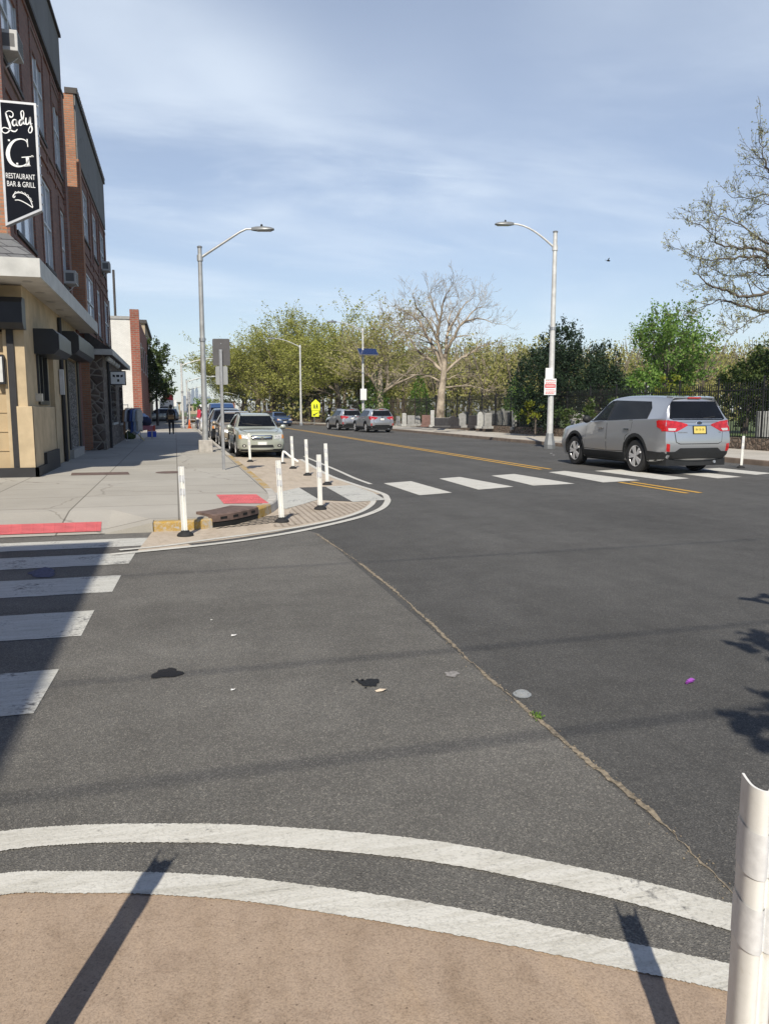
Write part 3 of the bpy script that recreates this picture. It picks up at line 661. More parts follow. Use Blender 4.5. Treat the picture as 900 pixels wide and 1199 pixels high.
b = MB(); b.poly([(-16,Y0B,4.6),(XB,Y0B,4.6),(XB,Y0B,ZT),(-16,Y0B,ZT)]); b.build('street_wall', BR_LIT, A)
b = MB()
for h in H3+H2:   # brick panel frames and soldier courses round the windows
    y0, y1, z0, z1 = h
    b.box(XB,y0-.22,z0-.75,XB+.03,y0-.06,z1+.3); b.box(XB,y1+.06,z0-.75,XB+.03,y1+.22,z1+.3); b.box(XB,y0-.05,z1+.02,XB+.028,y1+.05,z1+.28)
for z in (8.85, 8.45, 5.35, 11.6): b.box(XB,Y0B,z,XB+.045,Y1B,z+.1)
b.box(XB,Y1B-.55,4.6,XB+.10,Y1B,ZT); b.box(XB,Y0B+.001,4.6,XB+.07,Y0B+.35,ZT)
b.build('brick_trim', BR_SH, wl)
b = MB(); b.box(XB-.22,Y0B,ZT,XB+.06,Y1B,ZB); b.box(-16,Y0B-.03,ZT,XB-.22,Y0B+.2,ZB); b.build('parapet', panel, A)
b = MB(); b.box(XB-.28,Y0B-.08,ZB,XB+.13,Y1B+.03,ZB+.09); b.box(-16,Y0B-.08,ZB,XB-.28,Y0B+.26,ZB+.09); b.box(XB+.061,Y0B,ZT-.10,XB+.13,Y1B,ZT-.0); b.build('coping', coping, A)
for h in H3+H2: window_x(XB, h, A, pane)
ac_unit(XB, H2[2][0]+.55, 5.66, A); ac_unit(XB, H3[0][0]+.22, 9.14, A)
# skirt roof and eave
EZ, EX, EY = 4.28, -2.57, 17.3
b = MB(); zt = 5.32
b.poly([(EX,EY,EZ+.36),(EX,29.4,EZ+.36),(XB+.02,29.4,zt),(XB+.02,Y0B-.02,zt)]); b.poly([(-16,EY,EZ+.36),(EX,EY,EZ+.36),(XB+.02,Y0B-.02,zt),(-16,Y0B-.02,zt)]); b.build('skirt_roof', slate, A)
b = MB(); b.box(-16,EY-.04,EZ,EX+.04,EY,EZ+.37); b.box(EX,EY,EZ,EX+.04,29.4,EZ+.37); b.build('fascia', fascia, A)
b = MB(); b.poly([(-16,EY,EZ+.02),(EX,EY,EZ+.02),(EX,29.4,EZ+.02),(-16,29.4,EZ+.02)][::-1]); sfo = b.build('soffit', soffit, A)
dlm = plain('downlight_trim', (.35,.33,.30), .5)
for y in (18.0, 19.6, 21.2, 22.8, 24.4): b = MB(); b.lathe([(.11,0),(.09,-.012),(0,-.008)], (-2.9,y,EZ+.018), n=14); b.build('downlight', dlm, sfo)
# ground floor: street front with roller door, road front with window, door, ledgestone
b = MB(); YG = 18.52
holes = [(19.9,21.3,1.75,3.35,'w'),(21.75,22.6,.15,3.2,'d'),(24.05,24.9,.15,3.1,'d'),(25.2,27.6,.15,3.2,'p')]
wall_x(b, XG, YG, 28.0, .1, EZ+.02, holes, .2)
b.poly([(-16,YG,.1),(-3.86,YG,.1),(-3.86,YG,EZ),(-16,YG,EZ)]); b.box(-3.55,YG,.1,XG-.002,YG+.1,EZ); b.build('ground_floor_wall', beige, A)
b = MB(); b.box(-6,YG+.12,.1,-3.55,YG+.16,3.3)
for k in range(8): b.box(-6,YG+.10,.30+k*.42,-3.55,YG+.12,.32+k*.42)
rdoor = b.build('door', beige_dark, A); b = MB(); b.box(-3.47,YG-.05,.15,-3.33,YG-.001,3.6); b.build('drain_pipe', darkbase, A)
b = MB(); b.prism([(YG-.42,3.46),(YG-.30,3.34),(YG,3.34),(YG,4.0),(YG-.30,4.0),(YG-.42,3.88)], 'x', -6, -3.06); b.build('shutter_box', shb, A)
b = MB(); b.box(XG,YG-.08,.10,XG+.10,21.7,1.70); b.box(-3.34,YG-.10,.10,XG+.10,YG-.0,1.70); b.build('wainscot', beige, A, bevel=.01)
b = MB(); b.box(-8,YG-.17,.10,XG+.17,YG-.101,.36); b.box(XG+.101,YG-.17,.10,XG+.17,19.6,.36); b.box(XG+.101,19.6,.10,XG+.17,21.7,.62); b.build('base', darkbase, A)
lamp = MB(); lamp.box(-3.72,YG-.10,2.18,-3.53,YG+.12,2.80); l_ = lamp.build('wall_lamp', shb, A); b = MB(); b.box(-3.685,YG-.115,2.22,-3.565,YG-.101,2.76); b.build('diffuser', plain('lamp_diffuser', (.55,.55,.53), .4), l_)
y0,y1,z0,z1,_ = holes[0]
b = MB(); b.box(XG-.12,y0,z0,XG+.05,y0+.12,z1); b.box(XG-.12,y1-.12,z0,XG+.05,y1,z1); b.box(XG-.12,y0+.12,z0,XG+.05,y1-.12,z0+.1); b.box(XG-.10,(y0+y1)/2-.04,z0+.1,XG+.03,(y0+y1)/2+.04,z1); w_ = b.build('window', shb, A)
b = MB(); b.poly([(XG-.13,y0,z0),(XG-.13,y1,z0),(XG-.13,y1,z1),(XG-.13,y0,z1)]); b.build('pane', dkpane, w_)
def rollbox(y0, y1, z0, z1, d, xw=XG):
    b = MB(); c = .12; b.mi = 0; b.prism([(xw,z0),(xw+d-c,z0),(xw+d,z0+c),(xw+d,z1-c),(xw+d-c,z1),(xw,z1)], 'y', y0, y1); o = b.build('shutter_box', shb, A)
    b = MB(); b.box(xw+d+.001,y0+.02,z0+c,xw+d+.006,y1-.02,z1-c); b.build('face_plate', shb2, o)
rollbox(19.7, 21.9, 2.92, 3.50, .55); rollbox(24.0, 28.3, 3.22, 3.86, .52)
b = MB(); b.box(XG-.19,21.78,.15,XG-.12,22.57,3.15); d_ = b.build('door', dkwood, A); b = MB(); b.box(XG-.118,21.86,1.0,XG-.09,21.9,1.25); b.build('handle', M['steel'], d_)
b = MB(); b.box(XG-.19,24.1,.15,XG-.1,24.86,3.05); d_ = b.build('door', shb, A); b = MB(); b.box(XG-.098,24.2,1.0,XG-.07,24.24,1.25); b.build('handle', M['steel'], d_)
b = MB(); b.tube([(XG+.06,23.75,.15),(XG+.06,23.75,4.2)], .055, 8); b.build('drain_pipe', darkbase, A)
b = MB(); b.box(XG+.02,23.45,2.05,XG+.13,23.62,2.75); b.build('wall_lamp', plain('pale_lamp', (.5,.52,.56), .3), A)
b = MB(); b.box(XG-.19,25.25,.42,XG-.02,27.55,3.15); b.build('ledgestone_panel', LEDGE, A); b = MB(); b.box(XG-.2,25.0,.12,XG+.12,27.8,.42); b.build('step', plain('step_concrete', (.35,.33,.30), .9), A)
b = MB(); b.box(XG-.1,28.0,.1,XG+.05,28.62,EZ); b.build('pilaster', brick('dark_red_brick', (.16,.05,.035), (.20,.07,.05), (.14,.10,.08)), A)
for fy0, fy1 in ((25.02,25.2),(27.65,27.98)): b = MB(); b.box(XG+.0,fy0,.42,XG+.05,fy1,3.2); b.build('frame_post', shb, A)
b = MB(); b.box(XG,19.55,1.82,XG+.14,19.72,2.0); b.build('outlet_box', plain('pale_box', (.5,.47,.40), .6), A)
b = MB(); b.tube([(XB+.06,18.6,5.0),(XB+.25,18.9,5.05),(XB+.42,19.4,4.95),(XB+.3,19.9,4.8),(XB+.12,20.0,4.9)], .012, 5); b.build('cable', fascia, A)

# --- second building
XC, Y2, Y3 = -3.04, 30.15, 41.3
B2 = thing('brick_building', (XC,Y2,.15), 'second brown brick building with fieldstone ground floor and a shed porch roof', 'building')
def rowC(pxs, yy): return [(onx(a, yy, XC)[0], onx(c, yy, XC)[0]) for a, c in pxs]
r3 = rowC(((93,103),(107,112),(115,120)), 260); r2 = rowC(((100,110),(113,117),(121,126.5)), 350)
print('B2', r3, r2)
HC = [(max(a,30.75), c, 7.95, 9.75) for a, c in r3] + [(max(a,30.75), c, 4.75, 6.75) for a, c in r2]
b = MB(); wall_x(b, XC, Y2, Y3, .1, 10.35, HC); b.poly([(XC,Y3,.1),(-16,Y3,.1),(-16,Y3,12.5),(XC,Y3,12.5)]); b.build('wall', BR_SH, B2)
b = MB(); b.poly([(-16,Y2,.1),(XC,Y2,.1),(XC,Y2,12.5),(-16,Y2,12.5)]); b.box(XC+.0,Y2,.2,XC+.09,Y2+.5,10.35); b.build('side_wall', BR_LIT, B2)
b = MB()
for h in HC:
    b.box(XC,h[0]-.25,h[2]-.7,XC+.045,h[0]-.07,h[3]+.3); b.box(XC,h[1]+.07,h[2]-.7,XC+.045,h[1]+.25,h[3]+.3)
for z in (7.4, 7.0, 10.1): b.box(XC,Y2+.5,z,XC+.04,Y3,z+.1)
b.build('brick_trim', BR_SH, B2)
b = MB(); b.box(XC-.25,Y2+.02,10.35,XC+.05,Y3,12.5); b.build('parapet', panel, B2)
b = MB(); b.box(XC-.28,Y2-.03,12.5,XC+.12,Y3+.05,12.62)
for k in range(30): b.box(XC-.28,Y2+k*.372,12.62,XC+.14,Y2+k*.372+.2,12.70)
b.build('coping', coping, B2); b = MB(); b.poly([(-16,Y2,12.3),(XC-.25,Y2,12.3),(XC-.25,Y3,12.3),(-16,Y3,12.3)]); b.build('roof', coping, B2)
for h in HC: window_x(XC, h, B2, pane)
ac_unit(XC, HC[2][0]+.9, 7.98, B2)
XS = -2.50
b = MB(); hs = [(32.3,33.1,.15,2.7),(33.6,36.2,1.1,2.75),(38.2,40.6,1.0,2.7)]
wall_x(b, XS, 30.2, 41.0, .1, 3.85, hs, .2); b.poly([(-3.2,30.2,.1),(XS,30.2,.1),(XS,30.2,3.85),(-3.2,30.2,3.85)]); b.poly([(XS,41,.1),(-3,41,.1),(-3,41,3.85),(XS,41,3.85)]); b.build('stone_front', STONE, B2)
for i, h in enumerate(hs):
    b = MB(); b.box(XS-.19,h[0],h[2],XS-.12,h[1],h[3]); o = b.build('door' if i == 0 else 'window', shb, B2)
    if i: 
        b = MB(); b.poly([(XS-.118,h[0]+.1,h[2]+.1),(XS-.118,h[1]-.1,h[2]+.1),(XS-.118,h[1]-.1,h[3]-.1),(XS-.118,h[0]+.1,h[3]-.1)]); b.build('pane', dkpane, o)
        b = MB(); b.box(XS-.1,h[0]-.05,h[2]-.09,XS+.06,h[1]+.05,h[2]-.002); b.build('sill', fascia, o)
b = MB(); b.poly([(-2.15,29.9,3.80),(-2.15,41.2,3.80),(XC,41.2,4.45),(XC,29.9,4.45)]); b.poly([(-2.15,29.9,3.80),(XC,29.9,4.45),(XC,29.9,3.82)]); b.build('porch_roof', plain('dark_shingle', (.05,.045,.042), .9, 0, .3, 6), B2)
b = MB(); b.box(-3.15,29.86,3.60,-2.11,29.90,3.80); b.box(-2.15,29.9,3.60,-2.11,41.2,3.80); b.build('fascia', fascia, B2)
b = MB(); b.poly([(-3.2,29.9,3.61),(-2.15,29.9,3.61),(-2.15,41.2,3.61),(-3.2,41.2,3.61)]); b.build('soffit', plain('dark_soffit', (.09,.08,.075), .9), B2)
flm = plain('floodlight_white', (.62,.62,.6), .4)
for y in (30.6, 31.6, 32.8, 34.2, 35.6): b = MB(); b.ell((-2.33,y,3.50), .10, .10, .10, 8, 6); b.build('floodlight', flm, B2)
b = MB(); b.tube([(XS+.06,31.9,.15),(XS+.06,31.9,3.6)], .05, 8); b.build('drain_pipe', darkbase, B2)
# box sign of the second building (three dark marks over one, as in the photo)
bs = thing('box_sign', (XS+.02,33.2,2.95), 'small white box sign with dark marks hung on the fieldstone front', 'sign')
b = MB(); b.box(XS+.02,33.1,2.62,XS+.62,33.32,3.18); b.build('case', shb, bs); b = MB(); b.box(XS+.05,33.094,2.66,XS+.59,33.099,3.14); f_ = b.build('face', M['sign_white'], bs)
b = MB()
for k, w in ((0,.09),(1,.12),(2,.09)): b.obox((XS+.17+k*.15,33.090,2.98), (w/2,0,.015*(k-1)), (0,.002,0), (0,0,.045))
b.obox((XS+.33,33.090,2.80), (.04,0,0), (0,.002,0), (0,0,.05)); b.build('lettering', M['black_paint'], f_)

# --- white building, tan building further on
Wb = thing('white_brick_building', (-3,59,.15), 'white painted brick building with a bright red brick corner pier', 'building')
b = MB(); b.box(-16,59,.1,-2.90,80,8.05); b.build('wall', BR_WH, Wb); b = MB(); b.box(-2.898,58.9,.1,-2.28,59.6,8.75); b.box(-2.898,59.6,.1,-2.34,80,8.2); b.build('pier', BR_RD, Wb)
b = MB(); b.box(-16,58.93,8.05,-2.91,59.25,8.25); b.build('coping', plain('grey_coping', (.30,.30,.29), .8), Wb)
for k in range(4):
    b = MB(); b.box(-2.339,61+k*4.4,4.6,-2.31,62.4+k*4.4,6.6); w_ = b.build('window', winframe, Wb); b = MB(); b.box(-2.309,61.1+k*4.4,4.7,-2.30,62.3+k*4.4,6.5); b.build('pane', dkpane, w_)
b = MB(); b.tube([(-3.9,59.5,8.0),(-3.9,59.5,11.5)], .09, 6); b.build('vent_pipe', coping, Wb)
Tb = thing('tan_building', (-3,84,.15), 'tan brick building with dark cornice rising behind the white one', 'building')
b = MB(); b.box(-16,84,.1,-2.7,104,10.4); b.build('wall', BR_TN, Tb); b = MB(); b.box(-16,83.8,10.4,-2.5,104,10.75); b.build('cornice', coping, Tb)
for k in range(5):
    for z in (4.2, 7.4):
        b = MB(); b.box(-2.699,86+k*3.6,z,-2.67,87.3+k*3.6,z+1.8); w_ = b.build('window', winframe, Tb); b = MB(); b.box(-2.669,86.1+k*3.6,z+.1,-2.66,87.2+k*3.6,z+1.7); b.build('pane', dkpane, w_)
# --- out-of-frame building across the side street, whose roof shades the near crossing
Nb = thing('brick_building', (-3.4,2.9,.15), 'brick building across the side street shading the near crossing', 'building')
b = MB(); b.box(-16,-22,.0,-3.42,2.75,6.9); b.build('wall', BR_SH, Nb); b = MB(); b.box(-16,-22.1,6.9,-3.35,2.81,7.3); b.build('parapet', panel, Nb)
# --- yard wall / fence between second and white building
Yf = thing('yard_fence', (-2.9,50,.15), 'pale pipe fence closing the yard before the white building', 'fence')
b = MB()
for k in range(4): b.tube([(-2.9-.9*k,52,.15),(-2.9-.9*k,52,2.0)], .03, 6)
b.build('post', M['steel_dull'], Yf); b = MB(); b.tube([(-6,52,1.95),(-2.9,52,1.95)], .03, 6); b.tube([(-6,52,.4),(-2.9,52,.4)], .025, 6); b.build('rail', M['steel_dull'], Yf)

# ------------------------------------------------------------------ blade sign
SG = thing('blade_sign', (-2.9,18.2,6.6), 'black pennant shaped blade sign with white lettering and a folded taco drawing', 'sign')
SX0, SX1, SZT, SB0, SB1, SYF, SYB = -3.275, -2.555, 7.90, 5.42, 5.78, 18.12, 18.30
b = MB(); b.prism([(SX0,SB0),(SX1,SB1),(SX1,SZT),(SX0,SZT)], 'y', SYF, SYB); b.build('case', plain('sign_case', (.5,.5,.5), .4, .5, .1, 8), SG)
b = MB(); t = .045; b.prism([(SX0+t,SB0+.075),(SX1-t,SB1+.03),(SX1-t,SZT-t),(SX0+t,SZT-t)], 'y', SYF-.004, SYF-.001); sfm = plain('sign_face_navy_black', (.0055,.007,.012), .8, 0, .1, 4); sfm.node_tree.nodes['Principled BSDF'].inputs['Specular IOR Level'].default_value = .12; fc = b.build('face', sfm, SG)
b = MB()
for k in range(11): b.ell((SX1+.015, (SYF+SYB)/2, SB1+.14+k*.195), .018, .03, .022, 8, 5)
b.build('bulb', plain('bulb_white', (.55,.55,.54), .3), SG)
# face corners in the enlarged survey view
FTL, FTR, FBR, FBL = (-6,126), (269,158), (318,925), (45,1052)
def facept(x, y):
    "inverse bilinear of the survey view to face coordinates 0..1"
    u = v = .5
    for _ in range(12):
        def P(u, v):
            a = (FTL[0]+(FTR[0]-FTL[0])*u, FTL[1]+(FTR[1]-FTL[1])*u); c = (FBL[0]+(FBR[0]-FBL[0])*u, FBL[1]+(FBR[1]-FBL[1])*u)
            return a[0]+(c[0]-a[0])*v, a[1]+(c[1]-a[1])*v
        p = P(u, v); e = 1e-4; pu = P(u+e, v); pv = P(u, v+e)
        a, c_, d, f = (pu[0]-p[0])/e, (pv[0]-p[0])/e, (pu[1]-p[1])/e, (pv[1]-p[1])/e
        det = a*f-c_*d; rx, ry = x-p[0], y-p[1]; u += (f*rx-c_*ry)/det; v += (-d*rx+a*ry)/det
    X = SX0+(SX1-SX0)*u; zb = SB0+(SB1-SB0)*u
    return Vector((X, SYF-.007, SZT+(zb-SZT)*v))
def stroke(b, pts, widths, close=False):
    P = [facept(*p) for p in pts]; P = smooth_line(P, 6); n = len(P)
    if not hasattr(widths, '__len__'): widths = [widths]*len(pts)
    ws = []
    for i in range(n):
        t = i/(n-1)*(len(widths)-1); k = min(int(t), len(widths)-2); ws.append(widths[k]+(widths[k+1]-widths[k])*(t-k))
    vs = []
    for i, p in enumerate(P):
        d = P[min(i+1,n-1)]-P[max(i-1,0)]; d.y = 0; d.normalize(); nn = Vector((-d.z,0,d.x))*ws[i]*.00262/2
        a, c_ = p+nn, p-nn; vs += [(a.x,SYF-.008,a.z),(c_.x,SYF-.008,c_.z)]
    b.add(vs, [(2*i,2*i+1,2*i+3,2*i+2) for i in range(n-1)])
lw = M['sign_white']
b = MB()
zz_ = lambda P: [(x*.4207, y*.4207+63.1) for x, y in P]
stroke(b, zz_([(185,428),(203,455),(238,446),(248,398),(215,358),(165,350),(112,382)]), [9,9,8,7,6,6,6])
stroke(b, zz_([(118,372),(150,480),(185,580),(196,645),(172,702),(118,728),(64,700),(60,648),(108,632),(180,660),(240,694),(290,698),(322,662)]), [8,15,17,14,9,7,7,7,7,9,11,9,5])
stroke(b, zz_([(305,505),(258,500),(236,548),(255,600),(286,588),(306,512),(304,580),(338,604)]), [7,9,13,10,7,9,13,6])
stroke(b, zz_([(412,512),(372,505),(354,550),(366,592),(396,584),(418,515),(432,400),(412,350),(382,380),(402,480),(428,560),(458,580)]), [7,9,13,10,7,7,7,6,8,13,12,6])
stroke(b, zz_([(470,468),(468,560),(494,582),(524,545),(542,462),(546,560),(576,650),(564,712),(532,724),(514,682),(536,630),(578,565)]), [9,13,9,8,10,12,11,8,7,6,6,4])
b.build('lettering', lw, fc)
b = MB()
stroke(b, [(208,446),(196,424),(160,412),(112,425),(76,470),(66,525),(86,580),(128,608),(176,606),(208,584),(218,560)], [6,7,9,15,25,30,26,15,9,8,7])
stroke(b, [(206,412),(212,470)], [8,5]); stroke(b, [(166,545),(255,537)], 7); stroke(b, [(208,545),(215,606)], [24,24]); stroke(b, [(182,608),(232,604)], 6)
for x, y in ((74,421),(134,591),(244,536)): stroke(b, [(x-7,y),(x+7,y)], 13)
b.build('lettering', lw, fc)
b = MB(); stroke(b, [(102,838),(106,820),(124,806),(160,804),(200,822),(232,860),(250,905)], [8,8,7,6,6,6,6]); stroke(b, [(116,858),(150,858),(200,880),(250,910)], [6,7,7,7]); stroke(b, [(102,838),(112,838),(118,826)], 7)
stroke(b, [(112,810),(120,796),(132,802),(142,793),(154,801),(166,795),(178,806),(192,804),(200,816),(214,818),(220,834),(234,842),(238,858),(248,868)], 4); b.build('emblem', lw, fc)
def text_obj(body, name, mat, parent, M4, size, ext=.0):
    cu = bpy.data.curves.new('t', 'FONT'); cu.body = body; cu.size = size; cu.align_x = 'CENTER'; cu.align_y = 'CENTER'; cu.extrude = ext
    o = bpy.data.objects.new('t', cu); COL.objects.link(o); bpy.context.view_layer.update()
    me = bpy.data.meshes.new_from_object(o.evaluated_get(bpy.context.evaluated_depsgraph_get())); bpy.data.objects.remove(o)
    me.transform(M4); me.materials.append(mat); me.name = name
    q = bpy.data.objects.new(name, me); COL.objects.link(q); q.parent = parent; return q
def facetext(body, x, y, wpx, hsc):
    p = facept(x, y); p2 = facept(x+wpx/2, y+wpx*.03); root = SG.location
    ang = math.atan2(p2.z-p.z, p2.x-p.x)*.5
    T = Matrix.Translation(p-root) @ Matrix.Rotation(R(90), 4, 'X') @ Matrix.Diagonal((1, hsc, 1, 1))
    return text_obj(body, 'lettering', lw, fc, T, 1)
for body, x, y, w in (('RESTAURANT',158,683,215),('BAR & GRILL',163,741,208)):
    o = facetext(body, x, y, w, 1); xs = [v.co.x for v in o.data.vertices]; zs = [v.co.z for v in o.data.vertices]
    wid = facept(x+w/2, y).x-facept(x-w/2, y).x; k = wid/(max(xs)-min(xs)); c = facept(x, y)-SG.location
    kz = .105/(max(zs)-min(zs))
    for v in o.data.vertices: v.co.x = c.x+(v.co.x-(max(xs)+min(xs))/2)*k; v.co.z = c.z+(v.co.z-(max(zs)+min(zs))/2)*kz; v.co.y = SYF-.008-SG.location.y
# ------------------------------------------------------------------ flexible posts
def post_profile(w=.035, d=.026, n=28, th=.0045):
    "wavy channel outline: a broad flattened shell with a trough in its front"
    out = []; inn = []
    for i in range(n):
        t = i/(n-1)*2-1                                # -1..1 across
        x = w*t; y = d*(-.55*math.cos(t*2*math.pi) ) - d*.35*t*t
        out.append(Vector((x, y)))
    res = []
    for i, p in enumerate(out):
        q = (out[min(i+1,n-1)]-out[max(i-1,0)]).normalized(); nn = Vector((-q.y, q.x))
        res.append((p+nn*th, p-nn*th))
    return [a for a, c in res] + [c for a, c in reversed(res)]
PROF = post_profile()
def post_mesh(b, z0, z1, prof, grow=0):
    c = [Vector(p) for p in prof]
    if grow:
        n = len(c); g = []
        for i in range(n):
            q = (c[(i+1)%n]-c[i-1]).normalized(); g.append(c[i]+Vector((q.y,-q.x))*-grow)
        c = g
    b.prism([(p.x,p.y) for p in c], 'z', z0, z1)
def make_post(H=.90):
    r = bpy.data.objects.new('flexible_post', None); COL.objects.link(r)
    b = MB(); n = len(PROF)
    vs = [(p.x,p.y,z) for z in (.04,H) for p in PROF]; b.add(vs, [(i,(i+1)%n,n+(i+1)%n,n+i) for i in range(n)])
    h = n//2
    b.add([(p.x,p.y,H) for p in PROF], [(i, i+1, n-2-i, n-1-i) for i in range(h-1)])
    s = b.build('shaft', M['white_plastic'], r, world=False); auto_smooth(s, 60)
    for z in (H-.155, H-.325):
        b = MB(); post_mesh(b, z-.042, z+.042, PROF, .0015); t = b.build('reflective_band', M['refl'], s, world=False); auto_smooth(t, 50)
    b = MB(); b.lathe([(.105,.002),(.105,.022),(.085,.045),(.055,.058),(.05,.075),(0,.075)], n=20); auto_smooth(b.build('foot', M['rubber'], r, world=False), 50)
    return r
POSTG = 'white flexible delineator posts'
specs = [((217,628),0,-1.5,'white flexible post beside the storm drain, nearest the street crossing'),
 ((330,612),4,-2.5,'white flexible post between the storm drain grate and the gridded tan panel'),
 ((375,597),3,-1.2,'white flexible post standing where the crossing bar meets the gridded tan panel'),
 ((343,549),5,-2.,'white flexible post next to the broken folded post'),
 ((360,557),2,-2.,'white flexible post between the one by the broken post and the crossing'),
 ((383,568),6,-2,'white flexible post along the edge line just beyond the crossing bar'),
 ((293,541),1,-2.,'white flexible post standing directly before the pale green wagon'),
 ((867,548),2,1.,'white flexible post at the far kerb just behind the silver suv')]
proto = make_post()
tip = at(731,1070); ld = Vector((math.sin(SUN_AZ), math.cos(SUN_AZ), 0)); Lsh = .925/math.tan(SUN_EL)
fpb = tip+ld*Lsh; fpb.z = 0
tip2 = at(190,1006); fp2 = tip2 + ld*1.10/math.tan(SUN_EL); fp2.z = 0
def place_post(o, p, rz, tilt, label, tw=0):
    o.location = (p[0], p[1], 0.004); o.rotation_euler = (R(tilt*.4), R(tilt), R(rz)); tag(o, label, 'post', POSTG)
for i, (q, rz, tl, lab) in enumerate(specs):
    o = proto if i == 0 else copy_tree(proto); place_post(o, at(*q), -math.degrees(YAW)+rz*3, tl, lab)
# the two posts at the photographer's side: deeper channel, scuffed
def near_post(pos, H, rz, label):
    r = bpy.data.objects.new('flexible_post', None); COL.objects.link(r)
    c = smooth_line([Vector(q) for q in ((-.024,.058,0),(-.0255,.026,0),(-.0235,-.002,0),(-.012,-.021,0),(.001,-.024,0),(.009,-.012,0),(.017,-.010,0),(.026,-.018,0),(.036,-.010,0),(.042,.010,0),(.044,.034,0))], 4); n = len(c); th = .0028; A_ = []; B_ = []
    for i, p in enumerate(c):
        q = (c[min(i+1,n-1)]-c[max(i-1,0)]).normalized(); nn = Vector((-q.y,q.x,0)); A_.append(p+nn*th); B_.append(p-nn*th)
    ring = A_+B_[::-1]; m = len(ring); zz = [.03+(H-.03)*k/12 for k in range(13)]; b = MB()
    b.add([(p.x,p.y,z) for z in zz for p in ring], [(k*m+i,k*m+(i+1)%m,(k+1)*m+(i+1)%m,(k+1)*m+i) for k in range(12) for i in range(m)])
    b.add([(p.x,p.y,H) for p in ring], [(i,i+1,m-2-i,m-1-i) for i in range(n-1)]); s = b.build('shaft', scuffed, r, world=False); auto_smooth(s, 60)
    for z0, z1 in ((H-.175,H-.085),(H-.325,H-.235)):
        b = MB(); out = [p-(a-p)*.45 for a, p in zip(A_, B_)]; b.add([(p.x,p.y,z) for z in (z0,z1) for p in out], [(i,i+1,n+i+1,n+i) for i in range(n-1)]); auto_smooth(b.build('reflective_band', M['refl'], s, world=False), 50)
    b = MB(); b.lathe([(.105,.002),(.105,.022),(.085,.045),(.055,.058),(.05,.075),(0,.075)], n=20); auto_smooth(b.build('foot', M['rubber'], r, world=False), 50)
    r.location = (pos[0],pos[1],.004); r.rotation_euler = (0,0,R(rz)); tag(r, label, 'post', POSTG); return r
def dirty(name):
    m, N, L, B = newmat(name); co = objco(N); n = nnode(N, L, co, 22, 6, .7, .4); mp = N.new('ShaderNodeMapping'); mp.inputs['Scale'].default_value = (40,40,2.5); L.new(co, mp.inputs[0]); k = nnode(N, L, mp.outputs[0], 1, 5, .7)
    c = ramp(N, L, n, [(.26,(.58,.55,.49)),(.40,(.72,.72,.69)),(.6,(.77,.77,.745))]); c = mixc(N, L, 'MULTIPLY', .5, c, ramp(N, L, k, [(.26,(.60,.56,.50)),(.40,(1,1,1))])); L.new(c, B.inputs['Base Color']); B.inputs['Roughness'].default_value = .5; return m
scuffed = dirty('scuffed_white_plastic')
near_post(fpb, .925, -21, 'nearest white flexible post, scuffed and dirty, by the tan painted pavement').scale = (.86,.86,1)
near_post(fp2, 1.10, -math.degrees(YAW), 'white flexible post at the edge of the tan pavement throwing the long thin shadow')
bp = thing('broken_post', at(335,543), 'broken white flexible post folded over on the painted curb extension', 'post', None, -YAW)
b = MB(); b.tube([(-.11,0,.05),(-.105,0,.22),(-.09,0,.37)], [.036,.036,.030], 8); b.tube([(-.10,0,.385),(-.04,.01,.36),(.12,.03,.22),(.36,.02,.06)], [.022,.034,.036,.036], 8); auto_smooth(b.build('shaft', M['white_plastic'], bp, world=False), 50)
b = MB(); b.lathe([(.105,.002),(.105,.022),(.06,.05),(0,.06)], (-.11,0,0), n=18); b.build('foot', M['rubber'], bp, world=False)

